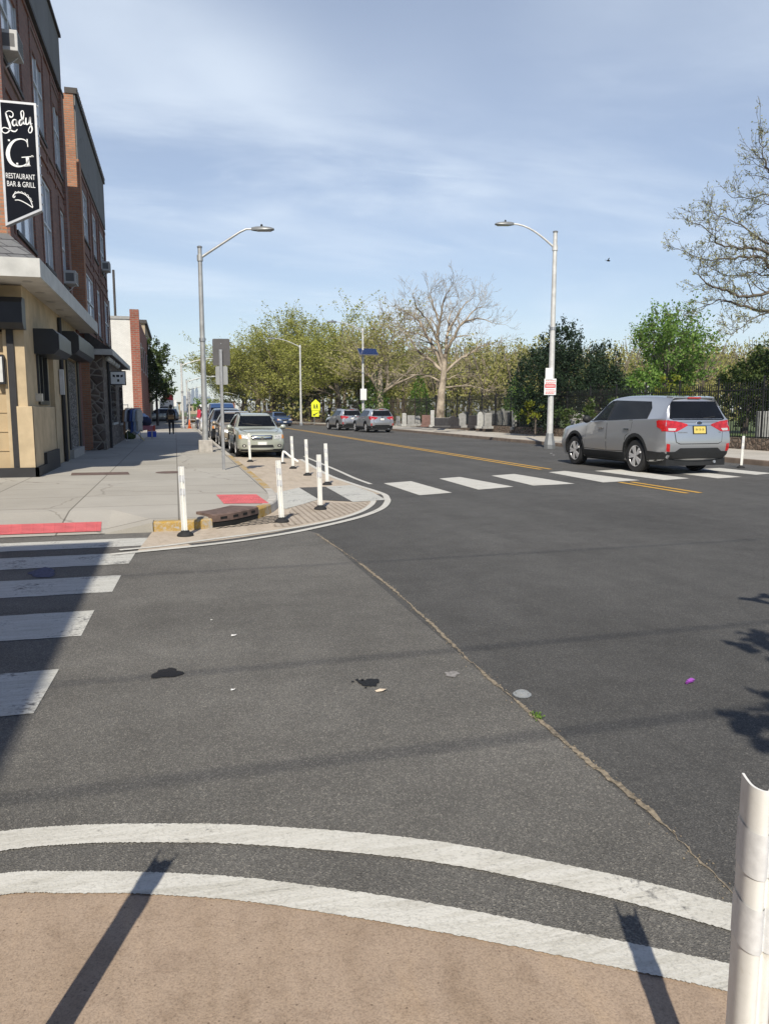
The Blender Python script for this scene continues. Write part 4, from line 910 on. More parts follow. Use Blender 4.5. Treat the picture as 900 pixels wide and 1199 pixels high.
# ------------------------------------------------------------------ street lamps
def lamp(p, H, arm, rise, az, label, base='block', curved=False, mat='steel_dull', r0=.11, r1=.07, group='cobra head street lamps', extra=None, armlow=0.0):
    "pole, bracket arm towards az (world angle), flat LED head"
    r = thing('street_lamp', p, label, 'street lamp', group); dx, dy = math.cos(az), math.sin(az)
    b = MB(); b.tube([(0,0,.0),(0,0,H*.52),(0,0,H)], [r0,(r0+r1)/2,r1], 12); auto_smooth(b.build('pole', M[mat], r, world=False))
    b = MB(); b.lathe([(r0*.78,0),(r0*.78,.05),(r0*.4,.07),(0,.07)], (0,0,H), n=10); b.build('pole_cap', M['lamp_grey'], r, world=False)
    for z in (H*.55,): 
        b = MB(); b.lathe([((r0+r1)/2+.02,0),((r0+r1)/2+.02,.12)], (0,0,z), n=12); b.build('clamp', M['steel'], r, world=False)
    z0 = H-.18-armlow; pts = []
    for i in range(9):
        t = i/8; h = math.sin(t*math.pi/2)*rise if curved else (rise*min(1, t/.84))
        pts.append((dx*arm*t, dy*arm*t, z0+h))
    b = MB(); b.tube(pts, [.045-.012*i/8 for i in range(9)], 8); b.lathe([(r1+.03,-.10),(r1+.03,.10)], (0,0,z0), n=10); auto_smooth(b.build('arm', M[mat], r, world=False))
    e = Vector(pts[-1]); b = MB(); ex = Vector((dx,dy,.0)); ey = Vector((-dy,dx,0)); prof = []
    for s, wd, hu, hd in ((-.05,.05,.05,.04),(.10,.12,.07,.05),(.35,.17,.075,.05),(.60,.16,.05,.04),(.72,.09,.02,.02)):
        prof.append([e+ex*s+ey*wd*k+Vector((0,0,h)) for k, h in ((-1,-hd),(-1,0),(-.6,hu),(.6,hu),(1,0),(1,-hd))])
    vs = [q for ring in prof for q in ring]; b.add(vs, [(i*6+k,i*6+(k+1)%6,(i+1)*6+(k+1)%6,(i+1)*6+k) for i in range(4) for k in range(6)] + [tuple(range(6))[::-1], tuple(range(24,30))]); hd_ = b.build('lamp_head', M['lamp_grey'], r, world=False); auto_smooth(hd_, 50)
    b = MB(); c = e+ex*.38+Vector((0,0,-.058)); b.obox(c, ex*.24, ey*.11, (0,0,.007)); b.build('lens', M['lens'], hd_, world=False)
    b = MB(); b.lathe([(.04,0),(.04,.07),(.025,.09),(0,.09)], e+ex*.30+Vector((0,0,.07)), n=8); b.build('photocell', M['black_paint'], hd_, world=False)
    if base == 'block':
        b = MB(); b.box(-.24,-.24,-.16,.24,.24,.42); b.build('footing', M['concrete_base'], r, world=False, bevel=.03)
    elif base == 'cone':
        b = MB(); b.lathe([(.25,-.16),(.25,.02),(.20,.25),(.155,.48),(.14,.50),(0,.5)], n=8); b.build('footing', M['lamp_grey'], r, world=False)
    else:
        b = MB(); b.lathe([(.19,-.1),(.19,.12),(.12,.2)], n=10); b.build('footing', M['steel'], r, world=False)
    return r
def gtop(x, y, P):
    "height over the ground point P at which the pixel row y falls"
    u = Vector((P.x*math.sin(YAW)+P.y*math.cos(YAW), 0)); d = u.x
    return atd(x, y, d).z
p1 = at(241,529,.15); H1 = gtop(233,290,p1)-.15
la = atd(296,268,(p1.x*math.sin(YAW)+p1.y*math.cos(YAW)))
lamp(p1, H1, (Vector((la.x,la.y))-Vector((p1.x,p1.y))).length*1.0, la.z-.15-H1+.18+.16, math.atan2(la.y-p1.y, la.x-p1.x), 'tall grey street lamp on a concrete footing behind the signpost', 'block', armlow=.16)
p2 = at(643,521,.15); H2_ = gtop(648,272,p2)-.15; la = atd(600,262,(p2.x*math.sin(YAW)+p2.y*math.cos(YAW)))
R2 = lamp(p2, H2_, (Vector((la.x,la.y))-Vector((p2.x,p2.y))).length, la.z-.15-H2_+.62, math.atan2(la.y-p2.y, la.x-p2.x), 'tall street lamp with curved arm at the far kerb carrying the parking notices', 'cone', True, 'pole_white', .135, .085, armlow=.44)
p3 = at(425,501.5,.15); H3_ = gtop(424,384,p3)-.15
R3 = lamp(p3, H3_, 2.3, .55, math.pi+.2, 'pale street lamp with a solar panel behind the two parked suvs', 'x', True, 'pole_white', .10, .07)
p4 = at(352.5,497,.15); H4_ = gtop(351,404,p4)-.15
R4 = lamp(p4, H4_, 2.6, .75, math.pi+.1, 'pale street lamp beside the yellow school sign', 'x', True, 'pole_white', .11, .08)
for i, (px, d, tp) in enumerate(((214,62,425),(219.5,80,445),(222,105,455))):
    p = atd(px, 480, d); p.z = .15; H = gtop(px, tp, p)-.15
    lamp(p, H, 2.6, .6, .15, ['white street lamp beyond the walking person, nearest of the far left row','white street lamp in the far left row between two others','smallest and farthest white street lamp of the left row'][i], 'x', True, 'pole_white', .10, .07, 'white street lamps down the left pavement')
for i, (px, d, tp, lab) in enumerate(((280,125,462,'small distant street lamp with solar panel over the green wagon roof, arm to the left'),(294,118,452,'thin distant pole with solar panel above the pale green wagon'),(316,112,455,'distant plain pole with a small round red sign'))):
    p = atd(px, 480, d); p.z = .15; H = gtop(px, tp, p)-.15
    if i == 0: lamp(p, H, 2.2, .5, math.pi, lab, 'x', True, 'pole_white', .10, .07)
    else:
        t = thing('street_pole', p, lab, 'pole'); b = MB(); b.tube([(0,0,0),(0,0,H)], [.10,.07], 8); b.build('pole', M['pole_white'], t, world=False)
        b = MB()
        if i == 1: b.obox((.3,-.1,H*.62), (.65,0,0), (0,.35,.2), (0,-.01,.025)); b.build('solar_panel', M['solar'], t, world=False); b = MB(); b.box(-.22,-.25,.6,.22,.2,1.3); b.build('control_box', M['sign_white'], t, world=False)
        else: b.lathe([(.36,0),(.36,.02)], (0,-.12,H*.42), 'y', 16); b.build('sign_plate', M['sign_red'], t, world=False); b = MB(); b.lathe([(.24,-.004),(.24,-.002)], (0,-.12,H*.42), 'y', 16); b.build('sign_center', M['sign_white'], t, world=False)
# solar panel and box on the third lamp
sp_ = thing('solar_panel', p3+Vector((0,0,gtop(431,414,p3))), 'tilted blue solar panel clamped to a pale street lamp', 'solar panel'); T0 = sp_.location
b = MB(); b.obox((.35,-.25,0), (.74,0,.0), (0,.42,.25), (0,-.015,.025)); b.build('panel', M['solar'], sp_, world=False)
b = MB(); b.obox((.35,-.245,-.03), (.77,0,.0), (0,.445,.265), (0,-.012,.02)); b.build('frame', M['steel'], sp_, world=False)
b = MB(); b.tube([(0,0,-.5),(.3,-.2,-.06)], .03, 6); b.tube([(0,0,.0),(.3,-.2,-.06)], .03, 6); b.build('bracket', M['steel'], sp_, world=False)
cb = thing('control_box', p3+Vector((0,0,2.6)), 'white control box strapped to the solar panel lamp', 'box'); b = MB(); b.box(-.26,-.32,-.35,.22,-.08,.55); b.build('case', M['sign_white'], cb, world=False, bevel=.02); b = MB(); b.box(-.2,-.33,-.28,.16,-.321,.45); b.build('door', M['plate_white'], cb, world=False)
# parking notices on lamp two
d2 = p2.x*math.sin(YAW)+p2.y*math.cos(YAW); vdir = Vector((math.sin(YAW), math.cos(YAW), 0)); rdir = Vector((math.cos(YAW), -math.sin(YAW), 0))
def notice(name, px0, px1, py0, py1, label, grp=None, off=.17):
    c0 = atd((px0+px1)/2, (py0+py1)/2, d2-off); w = (px1-px0)/900*d2; h = (py1-py0)/900*d2
    t = thing(name, c0, label, 'sign', None, -YAW); b = MB(); b.box(-w/2,-.004,-h/2,w/2,.006,h/2); b.build('plate', M['sign_white'], t, world=False, bevel=.004); b = MB(); b.box(-.03,.006,-.2,.03,.05,.2); b.build('bracket', M['steel'], t, world=False); return t, w, h
notice('parking_notice', 638.5, 647, 431, 444, 'narrow blank white notice above the red lettered parking notice', off=.19)
t, w, h = notice('parking_notice', 637, 650.7, 443.6, 462, 'white and red lettered no parking notice on the far street lamp')
def flat(t, x0, z0, x1, z1, mat, name='lettering', y=-.006):
    b = MB(); b.poly([(x0,y,z0),(x1,y,z0),(x1,y,z1),(x0,y,z1)]); return b.build(name, mat, t, world=False)
flat(t, -w*.44, -h*.06, w*.44, h*.16, M['sign_red'], 'red_band')
def vtext(t, s, z, hh, mat, wmax, y=-.0075, x=0):
    o = text_obj(s, 'lettering', mat, t, Matrix.Translation((x,y,z)) @ Matrix.Rotation(R(90), 4, 'X'), hh); xs = [v.co.x for v in o.data.vertices]; k = wmax/(max(xs)-min(xs))
    for v in o.data.vertices: v.co.x = x+(v.co.x-(max(xs)+min(xs))/2)*k
    return o
b = MB()
rr = random.Random(2)
for z, n in ((.38,5),(.28,7),(.21,6),(-.18,3),(-.27,6),(-.36,7),(-.42,6)):   # unreadable lines of print
    x = -w*.38
    while x < w*.36:
        l = rr.uniform(.04,.12)*w; b.poly([(x,-.0065,z*h-.012),(x+l,-.0065,z*h-.012),(x+l,-.0065,z*h+.014),(x,-.0065,z*h+.014)]); x += l+.03*w
b.build('print', M['sign_red'], t, world=False)
flat(t, -w*.36, h*.025, w*.36, h*.075, M['sign_white'], 'band_print', -.0072)

# ------------------------------------------------------------------ signpost with sign backs, school sign
ps = at(262,550,.15); ds = ps.x*math.sin(YAW)+ps.y*math.cos(YAW); sp = thing('signpost', ps, 'slim galvanised post at the kerb carrying two grey sign backs', 'post', None, -YAW)
Ht = gtop(259,409,ps)-.15
b = MB(); 
for x0, y0, x1, y1 in ((-.03,.012,.03,.018),(-.036,-.018,-.030,.018),(.030,-.018,.036,.018)): b.box(x0,y0,-.1,x1,y1,Ht)
b.build('channel', M['steel'], sp, world=False)
for (x0,x1,y0,y1,nm,mt,lab,yy) in ((249,269,397,427.5,'sign_back','alu_back','dark grey back of the larger upper sign on the slim post',.055),(252.5,266.5,429,450,'sign_back','alu_back2','pale grey back of the smaller lower sign on the slim post',.045)):
    c = atd((x0+x1)/2,(y0+y1)/2,ds+yy); w = (x1-x0)/900*ds; h = (y1-y0)/900*ds; t = thing(nm, c, lab, 'sign', None, -YAW)
    k = .035; P = []
    for cx, cz, a0 in ((w/2-k,h/2-k,0),(-w/2+k,h/2-k,90),(-w/2+k,-h/2+k,180),(w/2-k,-h/2+k,270)):
        for a in (0,30,60,90): P.append((cx+k*math.cos(R(a0+a)), cz+k*math.sin(R(a0+a))))
    b = MB(); b.prism(P, 'y', -.002, .002); b.build('plate', M[mt], t, world=False)
    b = MB()
    for z in (h*.32,-h*.32): b.lathe([(.012,-.012),(.012,-.002)], (0,0,z), 'y', 8)
    b.build('bolt', M['steel'], t, world=False)
pp = at(368,497,.15); dp = pp.x*math.sin(YAW)+pp.y*math.cos(YAW); t = thing('school_sign', pp, 'fluorescent yellow green school crossing pentagon with arrow plaque on a thin post', 'sign', None, -YAW)
b = MB(); b.tube([(0,0,0),(0,0,gtop(370,470,pp)-.2)], .035, 6); b.build('pole', M['steel'], t, world=False)
q = dp/900; zc = gtop(370,475,pp)-.15; ox = 1.8*q
P = [(ox-5*q,zc-5.5*q),(ox+5*q,zc-5.5*q),(ox+5*q,zc+3*q),(ox,zc+7.5*q),(ox-5*q,zc+3*q)]
b = MB(); b.prism(P, 'y', -.06, -.05); b.build('pentagon', M['fluo'], t, world=False); b = MB(); b.prism([(ox-4.6*q,zc-12.5*q),(ox+3.6*q,zc-12.5*q),(ox+3.6*q,zc-6*q),(ox-4.6*q,zc-6*q)], 'y', -.06, -.05); b.build('plaque', M['fluo'], t, world=False)
b = MB()
for x in (-1.6, 1.4):
    b.lathe([(.6*q,-.064),(.6*q,-.0615)], (ox+x*q,0,zc+1.6*q), 'y', 10); b.prism([(ox+(x-.7)*q,zc+.8*q),(ox+(x+.7)*q,zc+.8*q),(ox+(x+.9)*q,zc-1.2*q),(ox+(x+1.1)*q,zc-3.6*q),(ox+(x+.5)*q,zc-3.6*q),(ox+x*q,zc-1.6*q),(ox+(x-.7)*q,zc-3.6*q),(ox+(x-1.2)*q,zc-3.6*q),(ox+(x-.7)*q,zc-1.2*q)], 'y', -.064, -.0615)
b.build('pictogram', M['black_paint'], t, world=False)
b = MB(); b.prism([(ox+2.6*q,zc-7.4*q),(ox+2.6*q,zc-8.4*q),(ox-1.2*q,zc-10.6*q),(ox-.4*q,zc-11.4*q),(ox-3.4*q,zc-11.4*q),(ox-2.6*q,zc-8.8*q),(ox-1.9*q,zc-9.7*q)], 'y', -.064, -.0615); b.build('arrow', M['black_paint'], t, world=False)

# ------------------------------------------------------------------ iron fence
fn = thing('iron_fence', (20.75,40,.44), 'long black iron picket fence on the stone ledge round the cemetery', 'fence')
FL = []
Y = 14.0
while Y < 118: FL.append((right_edge(Y)+4.2, Y)); Y += 2.45 if Y < 62 else 3.0
ftop = 2.05
for i, (a, c) in enumerate(zip(FL, FL[1:])):
    a, c = Vector((*a,0)), Vector((*c,0)); L = (c-a).length; d = (c-a)/L; nn = Vector((-d.y,d.x,0)); mt = M['iron'] if a.y < 66 else M['iron_brown']
    b = MB(); b.tube([a+Vector((0,0,.3)), a+Vector((0,0,.44+ftop+.28))], .042, 6); b.ell(a+Vector((0,0,.44+ftop+.33)), .05,.05,.06, 6, 4); b.build('post', mt, fn)
    b = MB(); n = int(L/.135)
    for k in range(1, n):
        p = a+d*(L*k/n); zt = .44+ftop+.10
        b.obox((p.x,p.y,(.52+zt)/2), (.0115,0,0), (0,.0115,0), (0,0,(zt-.52)/2))
        b.add([(p.x-.016,p.y,zt),(p.x,p.y-.016,zt),(p.x+.016,p.y,zt),(p.x,p.y+.016,zt),(p.x,p.y,zt+.12)], [(0,1,4),(1,2,4),(2,3,4),(3,0,4)])
    for z in (.62, .44+ftop-.12): b.obox(a+(c-a)/2+Vector((0,0,z)), d*L/2, nn*.018, (0,0,.022))
    b.build('picket_panel', mt, fn)

# ------------------------------------------------------------------ headstones behind the fence
rh = random.Random(12)
def headstone(px, d, w, h, shape, mat, label, ground=.42):
    p = atd(px, 480, d); t = thing('headstone', (p.x,p.y,ground), label, 'headstone', 'headstones behind the fence', rh.uniform(-.25,.1)-.1)
    if shape == 'round': P = [(-w/2,.12),(w/2,.12)] + [(w/2*math.cos(a), h-w*.28+w*.28*math.sin(a)) for a in [math.pi*k/10 for k in range(11)]]
    elif shape == 'slab': P = [(-w/2,.12),(w/2,.12),(w/2,h),(-w/2,h)]
    elif shape == 'peak': P = [(-w/2,.12),(w/2,.12),(w/2,h*.8),(w*.18,h),(-w*.18,h),(-w/2,h*.8)]
    else: P = [(-w/2,.12),(w/2,.12),(w*.36,h),(-w*.36,h)]
    b = MB(); b.prism(P, 'y', -.11, .11); b.build('stone', M[mat], t, world=False, bevel=.02); b = MB(); b.box(-w/2-.1,-.2,-.05,w/2+.1,.2,.119); b.build('base', M[mat], t, world=False, bevel=.015)
hs_ = [(466,62,.5,1.0,'slab','headstone','narrow grey slab headstone behind the fence nearest the parked suv'),(473,60,.5,1.35,'round','headstone_white','tall white round topped headstone just beyond the parked suv'),
 (481,60,.9,1.1,'slab','headstone','plain grey slab headstone between the tall white one and the brown pair'),(489,61,.6,1.05,'round','headstone','small round grey headstone left of the brown granite one'),
 (499,58,1.0,1.15,'slab','headstone_red','brown granite headstone left of the bare tree trunk'),(506,57,.42,1.65,'slab','headstone_white','tall thin white pillar headstone beside the bare tree trunk'),
 (517,53,1.5,.95,'slab','headstone_dark','wide low black granite headstone before the bare tree trunk'),(530,54,1.35,1.05,'peak','headstone_dark','dark granite peaked headstone right of the wide black one'),
 (541,55,.8,1.35,'round','headstone','grey round headstone between two dark granite stones'),(554,55,1.1,1.15,'slab','headstone_dark','square dark headstone left of the bright white one'),
 (562,53,.62,1.5,'peak','headstone_white','bright white peaked headstone, tallest behind this part of fence'),(571,52,.8,1.4,'slab','headstone','pale grey slab headstone right of the bright white peaked one'),
 (580,53,.7,1.35,'round','headstone','round grey headstone second right of the bright white peaked one'),(588,52,.45,1.8,'obelisk','headstone_white','slender white obelisk headstone amid grey slabs'),
 (597,51,.9,1.45,'slab','headstone','grey slab headstone right of the slender obelisk'),(609,49,1.5,1.75,'peak','headstone','large grey shouldered headstone left of the dark yew'),
 (623,50,.8,1.35,'slab','headstone','plain grey slab headstone close to the far street lamp'),(631,50,.6,1.2,'round','headstone_white','pale round headstone just left of the far street lamp'),
 (676,36,1.0,1.45,'round','headstone','grey round headstone behind the fence over the silver suv bonnet'),(545,58,.8,1.5,'slab','headstone','grey slab headstone seen just behind the round one between the dark stones'),(566,58,.8,1.7,'slab','headstone','grey slab headstone half hidden behind the bright white peaked one'),(575.5,56,.7,1.6,'slab','headstone','thin grey slab headstone first right of the white peaked one, set back'),(584,57,.7,1.6,'peak','headstone','grey peaked headstone just left of the slender obelisk'),(592.5,56,.8,1.6,'slab','headstone','grey slab headstone directly right of the slender obelisk, set back'),(602,55,.9,1.75,'round','headstone','grey round headstone touching the large shouldered one on its left'),(616.5,54,.8,1.6,'slab','headstone','grey slab headstone directly right of the large shouldered one'),(894,31,.8,1.6,'slab','headstone','dark shaded slab headstone by the fence at the frame edge')]
for a in hs_: headstone(a[0],a[1],a[2]*.66,a[3]*.72,*a[4:])

# ------------------------------------------------------------------ trees
def rot_about(v, ax, a): return Matrix.Rotation(a, 3, ax) @ v
def rvec(r): 
    while True:
        v = Vector((r.uniform(-1,1), r.uniform(-1,1), r.uniform(-1,1)))
        if .05 < v.length < 1: return v.normalized()
class Leaves:
    def __init__(s): s.v = []; s.f = []
    def add(s, p, size, r, up=.0):
        n = rvec(r); n.z += up; n.normalize(); a = n.orthogonal().normalized(); a = rot_about(a, n, r.uniform(0, 6.28)); c = n.cross(a); k = len(s.v); w = size*r.uniform(.6,1.2); h = w*r.uniform(.55,.95)
        s.v += [tuple(p-a*w-c*h*.3), tuple(p-a*w*.1-c*h), tuple(p+a*w-c*h*.1), tuple(p+a*w*.15+c*h)]; s.f.append((k,k+1,k+2,k+3))
    def build(s, name, mat, parent):
        me = bpy.data.meshes.new(name); me.from_pydata(s.v, [], s.f); me.materials.append(mat); o = bpy.data.objects.new(name, me); COL.objects.link(o); o.parent = parent; return o
def grow(b, lv, r, p, d, rad, L, lev, P):
    segs = P['segs'][min(lev, len(P['segs'])-1)]; pts = [p.copy()]; rr = [rad]; dirs = []
    wig = P['wig']*(1 if lev else .3); dd = d.copy()
    for i in range(segs):
        dd = (dd + rvec(r)*wig + Vector((0,0,P['up'])) * (1 if lev else 0)).normalized(); p = p+dd*L/segs; pts.append(p.copy()); dirs.append(dd.copy()); rr.append(max(P['rmin'], rad*(1-(1-P['taper'])*(i+1)/segs)))
    if rad > P['draw']: b.tube(pts, rr, 8 if lev == 0 else 6 if lev == 1 else 4 if lev == 2 else 3, cap=False)
    if lev >= P['max']:
        leaf_run(lv, r, pts, P); return
    if lev >= P['max']-1 and P['leaf']: leaf_run(lv, r, pts[1:], P, .5)
    n = P['kids'][min(lev, len(P['kids'])-1)]
    for k in range(n):
        if k == 0 and lev > 0: i = segs; ang = r.uniform(.1,.45)
        else: t = r.uniform(P['start'] if lev == 0 else .25, 1); i = max(1, min(segs, int(round(t*segs)))); ang = r.uniform(*P['ang'])
        q = pts[i]; dv = dirs[i-1]; ax = rot_about(dv.orthogonal().normalized(), dv, r.uniform(0, 6.28)); nd = rot_about(dv, ax, ang)
        if nd.z < P.get('droop', -.25): nd.z = abs(nd.z)*.3; nd.normalize()
        l2 = L*r.uniform(*P['lr']) * (P.get('first', 1) if lev == 0 else 1); grow(b, lv, r, q, nd, max(P['rmin'], rr[i]*r.uniform(.5,.72)), l2, lev+1, P)
def leaf_run(lv, r, pts, P, k=1.0):
    if not P['leaf']: return
    n = int(P['leaf']*k)
    for _ in range(n):
        q = r.choice(pts); lv.add(q + rvec(r)*r.uniform(.05, P['lspread']), P['lsize'], r)
def tree(name, px, d, ground, H, seed, P, leafm, barkm, label, group=None, cat='tree', trunk=.3, rad=.28, lean=(0,0), pos=None):
    p = atd(px, 480, d) if pos is None else Vector(pos); t = thing(name, (p.x,p.y,ground), label, cat, group); r = random.Random(seed)
    b = MB(); lv = Leaves(); grow(b, lv, r, Vector((0,0,-.1)), Vector((lean[0],lean[1],1)).normalized(), rad, H*trunk, 0, P)
    zs = [v[2] for v in b.v] + [v[2] for v in lv.v]; s = H/max(zs)
    b.v = [(x*s,y*s,z*s) for x,y,z in b.v]; lv.v = [(x*s,y*s,z*s) for x,y,z in lv.v]
    o = b.build('trunk', barkm, t, world=False, smooth=True)
    if lv.v: lv.build('crown', leafm, t)
    return t
SYC = dict(segs=[5,5,4,3,3], wig=.22, up=.06, taper=.55, rmin=.012, draw=.006, kids=[6,5,5,4,4], start=.45, ang=(.5,1.15), lr=(.55,.85), max=4, leaf=34, lspread=.60, lsize=.105, first=1.15)
TG = 'olive leaved sycamores behind the cemetery fence'
syc = [tree('sycamore_tree', 398, 91, .42, 15.2, 11, SYC, M['leaf_olive'], M['bark_mid'], 'tallest olive leaved sycamore behind the fence over the school sign', TG, rad=.34, trunk=.34),
       tree('sycamore_tree', 341, 100, .42, 13.8, 23, SYC, M['leaf_olive'], M['bark_mid'], 'olive leaved sycamore just left of the plain street lamp', TG, rad=.32, trunk=.32)]
SP2 = dict(SYC, leaf=9, lsize=.09)
syc.append(tree('sycamore_tree', 446, 76, .42, 12.6, 37, SP2, M['leaf_wood'], M['bark_pale'], 'sparse sycamore with pale leaning limbs left of the bare tree', TG, rad=.30, lean=(-.1,0)))
syc[0].scale = (1.4,1.4,.96); syc[1].scale = (1.35,1.35,1.08); syc[2].scale = (1.15,1.15,1.02)
for i, (px, d, s, rz, lab) in enumerate(((303,104,.92,1.3,'rounded olive sycamore above the pale green wagon'),(283,128,.85,2.5,'farthest low olive sycamore at the left end of the treeline'),(372,100,.98,4.0,'olive sycamore set back between the two tallest ones'),(424,98,.95,5.2,'olive sycamore set back behind the solar panel lamp'),(322,122,.95,.7,'hazy olive sycamore farther back behind the rounded one'),(366,104,.98,2.2,'olive sycamore rising straight above the school sign'),(318,104,.90,3.3,'lower olive sycamore between the rounded one and the plain lamp'))):
    c = copy_tree(syc[i % 2]); p = atd(px,480,d); c.location = (p.x,p.y,.42); c.scale = (s*1.35,s*1.35,s*1.04); c.rotation_euler = (0,0,rz); c['label'] = lab
# bare tree from its limbs as seen, spread in depth
def limb_tree(name, d, limbs, base, ground, barkm, leafm, label, P, seed, trunk_pts, rads, lean_depth, group=None, extra_leaf=None):
    o = atd(base[0], 480, d); t = thing(name, (o.x,o.y,ground), label, 'tree', group); r = random.Random(seed); b = MB(); lv = Leaves()
    org = Vector((o.x,o.y,ground))
    fx, fy = P['fork']; ks = P['shrink']
    def W(q, dep, k=1.0): return atd(fx+(q[0]-fx)*k, fy+(q[1]-fy)*k, d+dep)-org
    tp = [W(q, 0) for q in trunk_pts]; tp[0].z = -.1; b.tube(smooth_line(tp, 4), [rads[0]+(rads[1]-rads[0])*i/(4*(len(tp)-1)) for i in range(4*(len(tp)-1)+1)], 10, cap=False)
    for k, (pix_, r0) in enumerate(limbs):
        dep = lean_depth[k % len(lean_depth)]; n = len(pix_); pts = [W(q, dep*(i/(n-1))**1.1, 1-(1-ks)*(i/(n-1))) for i, q in enumerate(pix_)]; L = smooth_line(pts, 4); m = len(L)
        jit = [Vector((0,0,0))]+[rvec(r)*.05 for _ in range(m-1)]; L = [p+j for p, j in zip(L, jit)]
        rr = [max(.016, r0*.85*(1-.88*i/(m-1))) for i in range(m)]; b.tube(L, rr, 7, cap=False); tot = sum((L[i+1]-L[i]).length for i in range(m-1))
        for i in range(3, m):
            dv = (L[i]-L[i-1]).normalized(); f = i/(m-1)
            for _ in range(P['per'] if f > .25 else 1):
                ax = rot_about(dv.orthogonal().normalized(), dv, r.uniform(0,6.28)); nd = rot_about(dv, ax, r.uniform(.4,1.1)); nd.z += P['lift']; nd.normalize()
                grow(b, lv, r, L[i], nd, max(P['rmin'], min(.06, rr[i]*.42)), P['len']*r.uniform(.55,1.2)*(1.15-.35*f), 1, P)
        grow(b, lv, r, L[-1], (L[-1]-L[-2]).normalized(), rr[-1], P['len'], 1, P)
    b.build('trunk', barkm, t, world=False, smooth=True)
    if lv.v: lv.build('crown', leafm, t)
    return t
Z1 = lambda pts: [(420+x/3.75, 300+y/3.75) for x, y in pts]
BARE = dict(fork=(517,440), shrink=.90, segs=[4,4,3,3,2], wig=.36, up=.03, taper=.45, rmin=.0065, draw=0, kids=[3,3,3,2], start=.3, ang=(.3,.85), lr=(.5,.8), max=4, leaf=0, lspread=.2, lsize=.042, per=1, lift=.10, len=.95)
limb_tree('bare_sycamore', 57, [(Z1([(370,505),(335,410),(302,355),(265,282),(220,235),(160,200)]),.20),(Z1([(375,480),(352,390),(345,320),(360,250),(370,170),(405,100)]),.20),(Z1([(380,440),(385,370),(395,300),(400,240),(440,170)]),.17),
  (Z1([(382,420),(420,350),(460,282),(530,255),(610,262)]),.17),(Z1([(366,500),(312,455),(252,405),(215,345),(150,292)]),.16),(Z1([(385,505),(440,455),(510,412),(550,380),(610,370)]),.14),(Z1([(370,548),(430,522),(480,500)]),.08),
  (Z1([(380,575),(470,568),(560,585),(620,610)]),.07),(Z1([(360,552),(290,522),(200,525),(140,512)]),.09),(Z1([(350,395),(330,330),(290,260),(240,190),(225,140)]),.11),(Z1([(390,330),(430,260),(470,190),(520,140)]),.11),(Z1([(355,300),(330,220),(310,150),(320,110)]),.10),(Z1([(470,280),(520,215),(560,190)]),.08),(Z1([(300,355),(240,330),(190,310),(140,250)]),.08)],
  (516,505), .42, M['bark_pale'], None, 'big leafless sycamore with pale forked limbs behind the fence', BARE, 5, Z1([(355,760),(357,690),(363,600),(370,540),(375,480),(380,430)]), (.34,.17), (1.5,-1.2,2.2,-2,2.4,-1.5,.8,-1,1.2,-2.6,1.8,-.6))
# overhanging tree at the right edge
Z2 = lambda pts: [(780+x/4.61, 140+y/4.61) for x, y in pts]
BUD = dict(fork=(960,300), shrink=.93, segs=[4,4,3,3,2], wig=.30, up=.05, taper=.5, rmin=.007, draw=0, kids=[3,3,3,3], start=.3, ang=(.4,1.1), lr=(.5,.8), max=3, leaf=3, lspread=.12, lsize=.042, per=1, lift=.02, len=.72)
limb_tree('budding_tree', 34, [(Z2([(800,960),(553,1042),(420,1015),(300,990),(240,995),(90,1050)]),.10),(Z2([(800,850),(553,930),(400,960),(310,930),(200,900),(140,840),(140,770)]),.10),(Z2([(860,860),(620,900),(553,810),(510,750),(400,740),(300,750),(180,755),(20,700)]),.12),
  (Z2([(900,760),(700,760),(553,720),(450,690),(350,690),(240,660),(215,610),(110,540)]),.10),(Z2([(900,700),(700,700),(600,690),(500,640),(400,570),(300,520),(200,490)]),.09),(Z2([(800,560),(640,420),(553,280),(520,200),(500,130),(480,60)]),.08),(Z2([(860,620),(680,520),(560,400),(450,400),(330,400)]),.06),(Z2([(820,980),(560,1040),(440,1090),(380,1140),(310,1170)]),.05),
  (Z2([(850,640),(700,560),(600,480),(520,440),(430,480)]),.07),(Z2([(860,560),(720,380),(640,260),(620,160)]),.07),(Z2([(860,800),(700,830),(560,850),(450,830),(330,850),(230,820)]),.07)],
  (985,520), .42, M['bark_grey'], M['leaf_bud'], 'budding tree reaching in from beyond the frame over the fence', BUD, 8, [(985,520),(975,430),(968,360),(970,300),(975,240)], (.40,.2), (1.5,-1.5,2,-2.5,.8,-.6,2.8,-3,1.2,-1.2,2))
